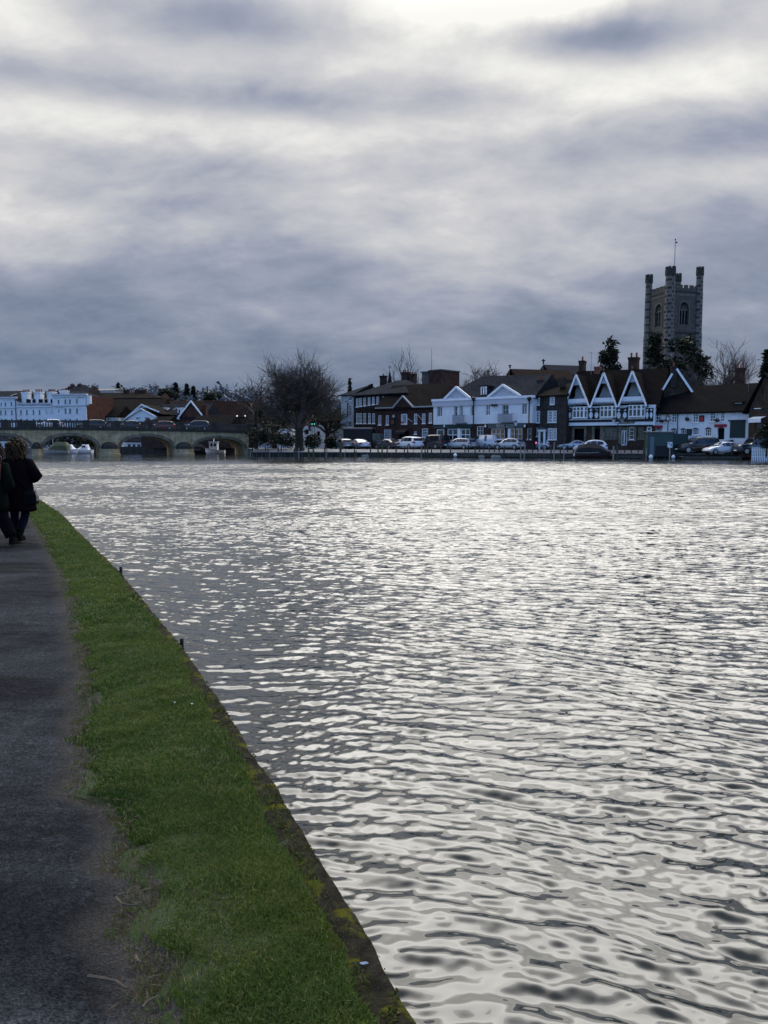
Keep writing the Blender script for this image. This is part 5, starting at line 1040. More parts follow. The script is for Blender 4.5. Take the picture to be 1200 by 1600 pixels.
for k in range(len(pxs) - 1):
    p0, p1 = pxs[k], pxs[k + 1]; z0, z1 = bz(corn(p0), p0), bz(corn(p1), p1); x0, x1 = bx(p0), bx(p1)
    for (o0, o1, d) in ((-.05, .22, .22), (.224, .34, .12)): b.add([(x0, -d, z0 + o0), (x1, -d, z1 + o0), (x1, -d, z1 + o1), (x0, -d, z0 + o1), (x0, .35, z0 + o0), (x1, .35, z1 + o0), (x1, .35, z1 + o1), (x0, .35, z0 + o1)], [(0, 1, 2, 3), (3, 2, 6, 7), (0, 4, 5, 1)])
b.build('string_course', STONED, BT)
b = MB()
for k in range(len(pxs) - 1):
    p0, p1 = pxs[k], pxs[k + 1]; z0, z1 = bz(corn(p0), p0), bz(corn(p1), p1); x0, x1 = bx(p0), bx(p1)
    b.poly([(x0, .3, z0 + .1), (x1, .3, z1 + .1), (x1, BY1 - BY0, z1 + .1), (x0, BY1 - BY0, z0 + .1)])
b.build('deck', STREET, BT)
BAL = mat('balustrade_stone', (.065, .064, .06), .85, .4, 1.5)
def balustrade(yo, px0, px1, nm):
    x0, x1 = bx(px0), bx(px1); za, zb2 = bz(corn(px0), px0), bz(corn(px1), px1); zf = lambda x: za + (zb2 - za) * (x - x0) / (x1 - x0) + .342; b = MB(); n = max(2, int((x1 - x0) / .34))
    top = lambda x: zf(x) + .82
    b.add([(x0, yo, top(x0)), (x1, yo, top(x1)), (x1, yo, top(x1) + .2), (x0, yo, top(x0) + .2), (x0, yo + .34, top(x0)), (x1, yo + .34, top(x1)), (x1, yo + .34, top(x1) + .2), (x0, yo + .34, top(x0) + .2)], [(0, 1, 2, 3), (7, 6, 5, 4), (3, 2, 6, 7), (0, 4, 5, 1)])
    for i in range(n):
        x = x0 + (x1 - x0) * (i + .5) / n; z = zf(x); b.lathe([(.07, -.002), (.055, .12), (.10, .32), (.06, .6), (.08, .82)], (x, yo + .17, z), 6)
    b.build('balustrade', BAL, BT)
    d = MB(); z = zf(x1); d.box(x1 + .01, yo - .04, z, x1 + .75, yo + .38, z + 1.06); d.build('balustrade_pier', STONED, BT)
solid = [(42, 58), (128, 156)]
for yo in (-.02, BY1 - BY0 - .36):
    for (p0, p1) in ((-300, -238), (-230, -168), (-160, -98), (-90, -28), (-20, 5), (14, 28), (58, 83), (91, 131), (139, 181), (189, 231), (239, 281), (289, 331), (339, 386)): balustrade(yo, p0, p1, '')
b = MB(); x0, x1 = bx(28), bx(58); z = bz(corn(43), 43) + .342; b.box(x0 + .8, 0, z, x1 - .02, .3, z + 1.0); b.build('solid_parapet', STONED, BT)

# ================================================================ LEFT-HAND TOWN
B = Bld('white_hotel', 'long white stuccoed terrace with big chimneys behind the bridge', -90, 156, 138, 150, cat='building')
zl = lambda r: tuple(v / 8.571 + (0 if i % 2 == 0 else 600) for i, v in enumerate(r))
for r_ in ((8, 246, 26, 292), (60, 246, 84, 292), (140, 242, 166, 288), (772, 214, 797, 262), (863, 208, 890, 262), (922, 206, 950, 262), (1018, 200, 1042, 254)): B.win(zl(r_), 2, 3, GREYM, fw=.06, bw=.04)
for x_ in (12, 72, 158, 280, 361, 448, 530): B.win(zl((x_ - 12, 352 - x_ * .01, x_ + 12, 412 - x_ * .01)), 2, 3, GREYM, fw=.06, bw=.04)
for x_ in (878, 938, 1032): B.win(zl((x_ - 14, 328, x_ + 14, 390)), 2, 3, GREYM, fw=.06, bw=.04)
for x_ in (620, 702): B.panel(zl((x_ - 14, 338, x_ + 14, 402)), LILAC, 'blind_window', .02)
B.win(zl((768, 336, 806, 402)), 2, 3, TRIM, fw=.12, bw=.05, casing=.2); B.panel(zl((740, 306, 830, 316)), LILAC, 'window_hood', .25)
for x_ in (22, 75, 160, 282, 362, 450, 533, 622, 706, 878, 940, 1030): B.win(zl((x_ - 13, 466, x_ + 13, 520)), 2, 2, GREYM, fw=.06, bw=.04, sill=False)
B.win(zl((768, 462, 806, 530)), 2, 2, TRIM, fw=.1); 
for (px0, py0, px1, py1, n) in ((-40, 611, -28, 625, 4), (32.5, 608.5, 44, 625, 4), (52, 608, 64, 625, 4), (72.5, 608, 83.5, 624, 4), (92.5, 607, 103.5, 619, 4)): B.chimney(px0, py0, px1, py1, .9, WHITE2, n, 1.2, potz=.75)
hl, hm, hr_ = B.z(10, 622.5), B.z(50, 631.5), B.z(110, 618)
xl, xm = B.x(26), B.x(83.2); hs = B.holes
B.wall(hl, 10, WHITE2, x1=xl, name='left_wing_wall'); B.wall(hm, 10, WHITE2, x0=xl, x1=xm, name='centre_wall'); B.wall(hr_, 10, WHITE2, x0=xm, name='right_wing_wall')
b = MB(); b.box(-.2, -.3, hl + .002, xl + .15, .5, hl + .3).box(xl + .16, -.25, hm + .002, xm - .16, .4, hm + .22).box(xm - .15, -.3, hr_ + .002, B.W + .3, .5, hr_ + .32)
b.box(0, -.22, B.z(10, 638), xl, -.004, B.z(10, 637)).box(xl + .002, -.2, B.z(50, 637), xm - .002, -.004, B.z(50, 636)).box(xm, -.22, B.z(110, 634.4), B.W, -.004, B.z(110, 633.2)); B.part('cornice', b, LILAC)
B.roof(hl - .4, B.z(15, 612, 5), 10, SLATE, 0, 2, x1=xl + .3, ov=0, ends=BRICKB); B.roof(hm - .3, B.z(60, 619, 5), 10, SLATE, 0, 0, x0=xl + .6, x1=xm - .3, ov=0); B.roof(hr_ - .5, B.z(110, 613, 5), 10, SLATE, 1, 3, x0=xm, x1=B.W - .3, ov=0)
for (a, c) in ((7.5, 14), (20, 27)):
    q0, q1 = B.uv(a, 622 if a < 10 else 618.5, 2.2), B.uv(c, 618 if a < 10 else 615, 3.4); b = MB(); b.add([(q0[0], 1.3, q0[1]), (q0[0] + .5, 1.3, q0[1]), (q1[0] + .4, 3.1, q1[1]), (q1[0], 3.1, q1[1])], [(0, 1, 2, 3)]); B.part('skylight', b, GLASSB)
for x_ in (345, 428, 510, 590, 672):
    x0, z0, x1, z1 = B.rect(zl((x_ - 18, 196, x_ + 36, 258)), .6); b = MB(); b.box(x0, .65, z0 - .1, x0 + (x1 - x0) * .34, 3, z1, 0).box(x0 + (x1 - x0) * .36, .75, z0 - .1, x1, 2.9, z1 - .1, 1); B.part('dormer', b, [WHITE2, DARK])
b = MB(); x0, z1 = B.uv(137.6, 617.8); z0 = B.z(131, 634); b.prism([(x0 - .3, z0), (x0 + .4, z1 - 1.6), (x0 + .4, z1), (x0 - .3, z1)], -.1, .6); B.part('splayed_cornice', b, WHITE2)
b = MB(); b.box(B.x(25.2), -.12, 1, B.x(26.2), -.005, hl - .2); B.part('downpipe', b, LEAD)
b = MB(); b.poly([(B.W + .05, .3, 0), (B.W + .05, 10, 0), (B.W + .05, 10, hr_), (B.W + .05, .3, hr_)]); B.part('brick_side', b, BRICKO)

def house(name, label, px0, px1, Y, eave, ridge, m=BRICKB, rm=TILEB, hipl=0., hipr=0., chim=(), depth=9., dY=-1.5, ends=None, front=0.):
    B = Bld(name, label, px0, Y, px1, Y + dY, group='houses behind the bridge'); h = B.z((px0 + px1) / 2, eave); B.wall(h, depth, m)
    rf = B.roof(h, B.z((px0 + px1) / 2, ridge, depth / 2), depth, rm, hipl, hipr, ends=ends or m)
    for c in chim: B.chimney(*c[:4], depth / 2 - .4, c[4] if len(c) > 4 else BRICKR, 2, 1., roof=rf, potz=.35)
    return B
house('dark_roofed_house', 'dark hipped roof with a chimney at each ridge end behind the hotel', 96, 136, 190, 618, 602.5, BRICKG, SLATE, 2.5, 2.5, [(109.5, 599, 113.5, 605), (121, 598.5, 125.5, 605)])
house('brick_terrace', 'red brick terrace with a long brown tiled roof right of the hotel', 130, 252, 172, 641, 624.5, BRICKO, TILEB, 0, 0, [], 9)
house('tall_brick_terrace', 'brown roofed terrace on the skyline carrying three brick chimneys', 140, 252, 200, 622, 614, BRICKR, TILEB, 0, 5, [(192, 607, 201, 615), (209.5, 607.5, 219, 615), (221, 607, 227.5, 616), (231.5, 613, 238, 626)])
house('flat_grey_house', 'pale flat-roofed block on the skyline behind the brick terrace', 148, 183, 215, 610.5, 608.5, LILAC, LEAD, 0, 0, [], 6)
Bw = house('white_bay_cottage', 'low white cottage with a dark sloping roof beside the hotel', 131, 186, 158, 650.5, 636, WHITE2, TILEK, 0, 0, [], 7)
for a in (134, 141, 148, 160, 168): Bw.win((a, 652.5, a + 4, 659), 2, 2, off=0, deep=0)
house('brick_row', 'long brown tiled row behind the brick gable with small chimneys', 312, 400, 180, 651, 627.5, BRICKB, TILER, 0, 0, [(318, 633, 324, 646), (363, 630, 369, 650)])
house('brick_row_behind', 'red-brown roofs between the brick gable and the white gabled house', 236, 330, 190, 640, 627, BRICKR, TILER, 0, 0, [(252, 624, 257, 630)])
house('dark_shed', 'low dark lean-to with a tiled roof just beyond the bridge parapet', 222, 262, 140, 662, 652, BRICKB, TILEK, 3, 0, [], 5)
house('dark_shed', 'low dark tiled outbuilding below the red brick gable', 302, 362, 141, 662, 650, BRICKB, TILEK, 0, 0, [], 5)
house('tree_side_house', 'brown tiled house half hidden behind the shrubs left of the big tree', 385, 470, 150, 664, 646, BRICKG, TILEB, 0, 0, [], 8)
house('white_house', 'low pale house seen through the branches left of the big tree', 398, 456, 146, 668, 662, WHITE2, SLATE, 0, 0, [], 6)
# white house with two stepped gables
B = Bld('white_gabled_house', 'white house with two overlapping gables behind the bridge', 186, 152, 243, 150)
A1, L1, A2, L2, R2 = B.uv(214, 632), B.uv(186, 656.5), B.uv(221.5, 638.5), B.uv(205, 649), B.uv(242.5, 650)
B.win((212, 651.5, 219, 656), 3, 1, off=-.02, deep=0); B.win((226, 651, 231, 656), 3, 1, off=-.02, deep=0); B.win((190, 655, 195, 661), 2, 2, off=1.98, deep=0); B.win((198, 655, 202, 661), 2, 2, off=1.98, deep=0); B.win((219.7, 648.6, 221.7, 650.8), 1, 1, off=-.02, deep=0)
b = MB(); b.prism([(L2[0], 0), (R2[0], 0), (R2[0], R2[1]), A2, (L2[0], L2[1])], 0, 7); b.prism([(L1[0], 0), (R2[0] - .5, 0), (R2[0] - .5, 5), A1, (L1[0], L1[1])], 2, 8); B.part('wall', b, WHITE)
b = MB()
for (a, c, y0, sx) in ((L2, A2, -.5, -1), (R2, A2, -.5, 1), (L1, A1, 1.5, -1), ((R2[0], R2[1] + .6), A1, 1.5, 1)):
    e = (a[0] + sx * .4, a[1] - .25); b.add([(e[0], y0, e[1] + .1), (c[0], y0, c[1] + .15), (c[0], 8, c[1] + .15), (e[0], 8, e[1] + .1)], [(0, 1, 2, 3)])
B.part('roof', b, TILEK); b = MB(); b.bar((L2[0] - .4, L2[1] - .25), A2, .22, (-.55, -.45)); b.bar((A2[0], A2[1] + .02), (R2[0] + .5, R2[1] - .2), .22, (-.549, -.451)); b.bar((L1[0] - .4, L1[1] - .25), A1, .25, (1.45, 1.55)); b.bar((A1[0], A1[1] + .02), (R2[0], R2[1] + .8), .25, (1.451, 1.549)); B.part('bargeboard', b, TRIM)
# brick gable with white boards and a dormered roof beside it
B = Bld('red_gabled_house', 'red brick gable with white bargeboards beside a dark dormered roof', 240, 158, 318, 155)
A1, L1, R1 = B.uv(300, 627.5), B.uv(282, 652), B.uv(315.5, 648.5); xg = L1[0]
h = L1[1] - .1; B.wall(h, 9, BRICKO); b = MB(); b.poly([(L1[0], -.01, h), (R1[0], -.01, h), (A1[0], -.01, A1[1])]); B.part('gable_wall', b, BRICKO)
rf = B.roof(h, A1[1] - .3, 9, SLATE, 0, 0, ends=BRICKO)
b = MB()
for a, sx in ((L1, -1), (R1, 1)): b.add([(a[0] + sx * .25, -.4, a[1] - .1), (A1[0], -.4, A1[1] + .2), (A1[0], 5, A1[1] + .2), (a[0] + sx * .25, 5, a[1] - .1)], [(0, 1, 2, 3)])
B.part('gable_roof', b, TILEB); b = MB(); b.bar((L1[0] - .3, L1[1] - .1), (A1[0], A1[1] + .12), .3, (-.5, -.41)); b.bar((A1[0], A1[1] + .1), (R1[0] + .3, R1[1] - .1), .3, (-.499, -.411)); b.box(B.x(262), -.5, h - .3, L1[0], -.2, h - .05); B.part('bargeboard', b, TRIM)
for a in (252.5, 277.5):
    r_ = (a, 638.5, a + 5.5, 646); x0, z0, x1, z1 = B.rect(r_, 1.4); b = MB(); b.box(x0 - .1, 1.5, z0, x1 + .1, 4, z1 + .05).box(x0 - .2, 1.3, z1 + .053, x1 + .2, 4, z1 + .2); B.part('dormer', b, TRIM); B.win(r_, 1, 1, TRIM, fw=.2, off=1.49, deep=0, sill=False)
for a in (266, 273):
    q = B.uv(a, 643.5, 2.2); b = MB(); b.add([(q[0], 1.9, q[1] - .2), (q[0] + .5, 1.9, q[1] - .2), (q[0] + 1.3, 2.9, q[1] + .9), (q[0] + .8, 2.9, q[1] + .9)], [(0, 1, 2, 3)]); B.part('skylight', b, GLASSB)
B.chimney(253, 641, 260.5, 655, -.7, BRICKR, 0, 1, roof=rf); B.chimney(316, 633, 322, 650, 1, BRICKO, 0, 1, roof=rf)
# buildings and quay under the arches
for (a, c, t_, lab, m_) in ((-12, 40, 688, 'pale boathouse glimpsed through the leftmost arch', WHITE2), (196, 226, 690, 'blue-white boathouse seen under the middle arch', WHITE), (240, 262, 687, 'white boathouse with dark posts under the middle arch', WHITE2)):
    B = Bld('boathouse', lab, a, 146.5, c, 146, z0=ZT - .02, group='boathouses beyond the bridge'); B.wall(B.z(a, t_), 6, m_); B.roof(B.z(a, t_), B.z(a, t_ - 6, 3), 6, SLATE, ends=m_); w_ = (c - a) / 4
    for k in range(3): B.win((a + w_ * (k + .5), t_ + 4, a + w_ * (k + 1.1), t_ + 13), 2, 1, BLACK, off=0, deep=0)
b = MB(); b.box(-18, 0, 0, 12, .25, 1.3); 
for k in range(24): b.box(-18 + k * 1.28, -.12, -1, -17.75 + k * 1.28, -.005, 1.35)
o = b.build('wooden_landing_stage', TIMBER, loc=((240 - 600) / F * 139, 139.5, 0)); tag(o, 'dark timber landing stage along the bank behind the bridge arches', 'landing stage')
#==NATURE==

# ================================================================ TREES
def bare_tree(name, label, base, h, spread, seed, levels=(6, 5, 5, 4), up=.12, trunk=.28, tr=.32, twig=TWIG, group=None, first=.30, ratio=.62, lean=(0, 0), tw=.018, incl=(.35, .95), cat='tree', env=None):
    r = random.Random(seed); tb = MB(); cb = MB(); root = empty(name, base, 0, label, cat, group)
    def limb(mb, p, d, L, r0, r1, n, sides):
        pts = [p]; rs = [r0]; q = p.copy(); dd = d.copy()
        for i in range(n):
            dd = (dd + Vector((r.gauss(0, .16), r.gauss(0, .16), r.gauss(0, .10) + up * .35))).normalized(); q = q + dd * (L / n); pts.append(q.copy()); rs.append(r0 + (r1 - r0) * (i + 1) / n)
        mb.tube(pts, rs, sides, caps=False); return pts, dd
    def grow(p, d, L, rad, lev):
        if lev >= len(levels): return
        mb = tb if lev == 0 else cb; n = 4 if lev < 2 else 3; last = lev == len(levels) - 1
        pts, dd = limb(mb, p, d, L, rad, max(tw * .6, rad * .45), n, 6 if lev == 0 else (4 if lev == 1 else 3))
        for i in range(levels[lev] if not last else 0):
            t = r.uniform(.35, 1.) if i else 1.; k = min(int(t * n), n - 1); q = pts[k] + (pts[k + 1] - pts[k]) * (t * n - k)
            ax = dd.cross(Vector((r.gauss(0, 1), r.gauss(0, 1), r.gauss(0, 1)))).normalized(); an = r.uniform(*incl)
            nd = (Matrix.Rotation(an, 3, ax) @ dd); nd = Vector((nd.x * spread, nd.y * spread, nd.z + up)).normalized()
            if env and lev > 0 and ((q.x ** 2 + q.y ** 2) / env[0] ** 2 + ((q.z - env[1]) / env[2]) ** 2) > r.uniform(.8, 1.1): continue
            grow(q, nd, L * ratio * r.uniform(.75, 1.2), max(tw, rad * .5 * r.uniform(.8, 1.1)), lev + 1)
    p0 = Vector((0, 0, -.2)); d0 = Vector((lean[0], lean[1], 1)).normalized(); th = h * trunk
    tb.tube([p0, p0 + Vector((0, 0, .5)), p0 + d0 * th * .55, p0 + d0 * th], [tr * 1.5, tr * 1.1, tr, tr * .85], 8, caps=False)
    nl = levels[0]
    for i in range(nl):
        a = 6.283 * i / nl + r.uniform(-.4, .4); inc = r.uniform(.15, .95) if i else .05
        d = Vector((math.cos(a) * math.sin(inc) * spread, math.sin(a) * math.sin(inc) * spread, math.cos(inc))).normalized()
        grow(p0 + d0 * th * r.uniform(.7, 1.0), d, h * first * r.uniform(.8, 1.15), tr * .55, 1)
    k = h / max(v[2] for v in cb.v)
    for q in (tb, cb): q.v = [(x * k, y * k, z * k) for x, y, z in q.v]
    tb.build('trunk', BARK, root); cb.build('crown', twig, root); return root
base = lambda px, Y, z=ZT: Vector(((px - 600) / F * Y, Y, z))
bare_tree('plane_tree', 'big bare spreading tree with a thick trunk on the far bank by the bridge', base(468, 113), 15.3, 1.15, 6, (11, 6, 6, 6, 5, 0), .09, .22, .55, TWIG, first=.25, ratio=.70, tw=.0135, incl=(.3, .9), env=(5.9, 8.7, 6.6))
bare_tree('bare_tree', 'smaller bare tree with thin pale twigs left of the big tree', base(401, 122), 12.2, 1.1, 9, (5, 5, 5, 4), .12, .42, .22, TWIG, first=.26, tw=.016)
bare_tree('bare_tree', 'olive leafless tree in front of the brick terrace behind the bridge', base(176, 146), 6.2, 1.2, 12, (7, 6, 5, 4), .12, .2, .18, TWIGG, first=.34, tw=.02)
bare_tree('bare_tree', 'round bare tree crown rising behind the twin gabled house', base(752, 140), 15.6, 1.2, 14, (8, 6, 6, 5, 0), .2, .5, .3, TWIG, first=.20, tw=.022)
bare_tree('bare_tree', 'tall sparse bare tree behind the brick chimney stack', base(629, 150), 20.0, .8, 21, (5, 4, 3, 3), .2, .62, .22, TWIG, first=.18, tw=.022, incl=(.4, 1.1))
bare_tree('bare_tree', 'tall bare tree right of the church tower', base(1133, 128), 18.2, 1.15, 31, (8, 6, 6, 5, 0), .25, .36, .35, TWIG, first=.28, tw=.022)
bare_tree('bare_tree', 'bare twiggy tree at the foot of the church tower', base(1082, 135), 15.0, 1.1, 33, (7, 6, 6, 5, 0), .25, .4, .3, TWIG, first=.26, tw=.022)
bare_tree('bare_tree', 'thin bare tree reaching above the roof left of the flat brick block', base(655, 150), 17.0, 1.0, 37, (4, 4, 3, 3), .1, .7, .18, TWIG, first=.16, tw=.02)
bare_tree('bare_tree', 'dark leafless tree behind the right end of the bridge', base(430, 130), 8.6, 1.3, 41, (8, 7, 6, 5, 0), .08, .25, .3, TWIGG, first=.3, tw=.024)
bare_tree('bare_tree', 'dark leafless tree between the big tree and the cream house', base(512, 131), 9.0, 1.3, 43, (8, 7, 6, 5, 0), .08, .25, .3, TWIGG, first=.3, tw=.024)
bare_tree('bare_tree', 'pale thin bare tree behind the inn chimney', base(600, 160), 14.5, .9, 47, (4, 4, 4, 3), .1, .7, .16, TWIG, first=.15, tw=.018)

def crown_tree(name, label, base_, h, rad, seed, kind='round', n=2600, sz=.34, m=YEW, group=None, tr=.25, z0=.12, cat='tree'):
    r = np.random.default_rng(seed); root = empty(name, base_, 0, label, cat, group)
    b = MB(); b.tube([(0, 0, -.7), (0, 0, h * .5), (0, 0, h * .9)], [tr, tr * .6, tr * .15], 6)
    for i in range(10): a = r.uniform(0, 6.28); z = h * r.uniform(.2, .8); L = rad * .7 * (1 - z / h * .6); b.tube([(0, 0, z), (L * math.cos(a), L * math.sin(a), z + L * .25)], [tr * .25, .02], 4)
    b.build('trunk', BARK, root)
    if kind == 'cone':                                                               # tiered conifer
        t = r.uniform(0, 1, n) ** .75; tier = np.abs(((t * 7) % 1)); a = r.uniform(0, 6.283, n); lob = .75 + .35 * np.sin(a * 5 + np.floor(t * 7) * 2.1)
        rr_ = rad * (1 - t) ** .85 * (.45 + .6 * (1 - tier)) * np.sqrt(r.uniform(.1, 1, n)) * lob + .05
        q = np.stack([rr_ * np.cos(a), rr_ * np.sin(a), h * (z0 + (1 - z0) * t) - .25 * rr_], -1)
    else:
        K = 34; cc = r.normal(0, 1, (K, 3)); cc /= np.linalg.norm(cc, axis=1)[:, None]; cc *= (r.uniform(.3, 1, K) ** .5)[:, None]
        cc = cc * np.array([rad * .85, rad * .85, h * (1 - z0) * .42]) + np.array([0, 0, h * (z0 + (1 - z0) * .52)])
        if kind == 'upright': cc[:, :2] *= np.clip(1.25 - (cc[:, 2:3] / h), .25, 1)
        k = r.integers(0, K, n); d = r.normal(0, 1, (n, 3)); d /= np.linalg.norm(d, axis=1)[:, None]
        q = cc[k] + d * (rad * .36 * r.uniform(.3, 1, n) ** .6)[:, None] * np.array([1, 1, .85])
        q[:, 2] = np.maximum(q[:, 2], .1)
    P = q[:, None] + r.normal(0, 1, (n, 3, 3)) * (sz * r.uniform(.5, 1.2, n))[:, None, None] * np.array([1, 1, .7])
    o = mesh_np('crown', P.reshape(-1, 3), np.arange(n * 3).reshape(-1, 3), [m], smooth=False); o.parent = root; return root
crown_tree('yew_tree', 'dark pointed evergreen between the red chimneys behind the timbered house', base(948, 125), 19.0, 2.9, 3, 'upright', 3800, .30)
crown_tree('yew_tree', 'dark evergreen left of the church tower foot', base(1017, 140), 22.0, 3.0, 4, 'upright', 3200, .30)
crown_tree('yew_tree', 'broad dark evergreen growing against the church tower', base(1064, 142), 23.0, 4.4, 6, 'round', 5200, .34)
crown_tree('yew_tree', 'feathery dark conifer behind the brick shop at the right', base(1192, 120), 15.2, 3.4, 8, 'cone', 3800, .34)
crown_tree('yew_tree', 'dark evergreen mass behind the pub roof', base(1095, 128), 10.5, 5.2, 10, 'round', 4200, .36)
crown_tree('yew_tree', 'low dark evergreen behind the brick chimney by the pub', base(1180, 125), 11.0, 4.4, 11, 'round', 3200, .36)
crown_tree('fir_tree', 'small dark fir above the cream house roof', base(547, 150), 13.4, 1.5, 13, 'cone', 1300, .2)
for i, (px, top, rad, k, lab) in enumerate(((189, 598.5, 2.6, 'cone', 'dark spiky conifer above the brick chimneys on the skyline'), (278, 598.5, 3., 'cone', 'tall dark conifer, left one of a pair on the hill'), (295, 600.5, 3.4, 'cone', 'broad dark conifer, right one of a pair on the hill'), (264, 607, 5.4, 'round', 'dark round-topped tree left of the conifer pair'), (141, 602.5, 3.0, 'round', 'dark bushy tree above the dark hipped roof'), (11, 609, 2.6, 'round', 'dark round tree above the hotel roof at the left edge'), (305, 604, 2.4, 'cone', 'short dark conifer just right of the conifer pair'), (335, 612, 5., 'round', 'dark rounded tree on the hill above the long brown roofs'))):
    Yt = 380 if k == 'cone' else 360
    if px in (189, 141, 11): Yt = 240
    bs = base(px, Yt, 1.0); bs.z = float(hill_z(np.array(bs.x), np.array(bs.y))) - .2 if Yt > 262 else 1.; hh = P3(px, top, Yt)[2] - bs.z
    crown_tree('hill_tree', lab, bs, hh, rad * (Yt / 380), 50 + i, k, 1500, .5 * Yt / 380, YEW, 'trees on the skyline', z0=.55 if k == 'round' else .3)
def shrub(px, Y, h, rad, seed, label, n=1300, z=ZT, m=SHRUB): return crown_tree('shrub', label, base(px, Y, z), h, rad, seed, 'round', n, .16, m, 'shrubs on the far bank', tr=.06, z0=.02, cat='shrub')
for i, (px, Y, h, rad, lab) in enumerate(((402, 116, 3.6, 2.0, 'dark tall shrub against the right end of the bridge'), (424, 117, 3.2, 2.2, 'dark bushy shrub between the bridge end and the big tree'), (447, 116, 2.6, 1.6, 'low dark shrub just left of the big tree trunk'), (488, 117, 2.2, 1.5, 'low dark shrub just right of the big tree trunk'), (415, 122, 5.2, 2.6, 'largest dark shrub rising above the bridge balustrade end'), (517, 118, 2.0, .9, 'dark clipped shrub near the parked silver cars'), (1196, 84, 3.2, 1.3, 'dark bush at the right edge by the white fence'), (150, 150, 3.2, 1.6, 'dark shrub before the white cottage by the bridge'), (184, 149, 3.6, 2.0, 'dark shrub left of the white gabled house'), (262, 149, 3.4, 2.4, 'dark shrub between the white gables and the red gable'), (340, 146, 3.2, 2.6, 'dark shrub below the long brown roofs'))):
    shrub(px, Y, h * (1 if Y < 130 else 1.25), rad, 80 + i, lab)
for i, (px, h, rad) in enumerate(((86, 3.4, 3.2), (112, 3.8, 3.6), (138, 3.4, 3.0), (322, 3., 3.2), (350, 3.2, 3.4), (372, 2.6, 2.4))): crown_tree('shrub', 'dark bank shrub glimpsed under the bridge, %s from the left' % ORD[i], base(px, 146, .9), h, rad, 120 + i, 'round', 1500, .2, SHRUB, 'shrubs under the bridge arches', tr=.06, z0=.02, cat='shrub')
#==THINGS==

# ================================================================ VEHICLES
PAINTS = {}
def pm(name, col, **k):
    if name not in PAINTS: PAINTS[name] = paint(name + '_car_paint', col, **k)
    return PAINTS[name]
CARGL = glass('car_glass', (.010, .013, .017), .06)
# side outline of each kind: length, belt height, half width, roof narrowing, [(x from the nose, height of the top)]
KINDS = {
 'hatch': (3.9, .92, .85, .42, [(0, .50), (.06, .66), (.35, .80), (1.0, .93), (1.35, 1.18), (1.75, 1.42), (2.3, 1.49), (3.0, 1.46), (3.45, 1.34), (3.75, 1.02), (3.86, .8), (3.9, .5)], (1.0, 3.72), (3.2, .72)),
 'sedan': (4.6, .92, .9, .45, [(0, .48), (.07, .62), (.5, .78), (1.35, .92), (1.8, 1.2), (2.2, 1.40), (2.7, 1.44), (3.3, 1.38), (3.75, 1.15), (4.0, 1.0), (4.5, .95), (4.58, .7), (4.6, .5)], (1.35, 4.0), (3.65, .85)),
 'estate': (4.6, .95, .9, .42, [(0, .5), (.07, .65), (.5, .82), (1.3, .96), (1.7, 1.25), (2.1, 1.48), (2.8, 1.54), (3.8, 1.5), (4.2, 1.35), (4.5, 1.0), (4.58, .75), (4.6, .5)], (1.3, 4.48), (3.6, .85)),
 'suv': (4.7, 1.08, .95, .36, [(0, .6), (.06, .85), (.4, 1.02), (1.25, 1.12), (1.65, 1.42), (2.05, 1.70), (2.8, 1.76), (3.9, 1.72), (4.3, 1.6), (4.58, 1.15), (4.68, .85), (4.7, .6)], (1.25, 4.52), (3.7, .85)),
 'jeep': (4.6, 1.15, .92, .2, [(0, .6), (.05, 1.0), (.3, 1.12), (1.4, 1.18), (1.65, 1.55), (1.85, 1.84), (2.6, 1.88), (4.2, 1.86), (4.5, 1.78), (4.58, 1.2), (4.6, .6)], (1.4, 4.5), (3.65, .8)),
 'van': (4.9, 1.15, .95, .16, [(0, .55), (.06, .85), (.3, 1.05), (.95, 1.22), (1.35, 1.62), (1.75, 1.9), (2.3, 1.97), (4.2, 1.97), (4.7, 1.93), (4.86, 1.6), (4.9, .9), (4.9, .5)], (.95, 4.8), (3.85, .85)),
 'coupe': (4.2, .88, .88, .48, [(0, .48), (.07, .6), (.5, .74), (1.4, .87), (1.85, 1.12), (2.25, 1.29), (2.6, 1.31), (3.1, 1.2), (3.5, .98), (4.1, .9), (4.18, .65), (4.2, .5)], (1.4, 3.45), (3.4, .8)),
}
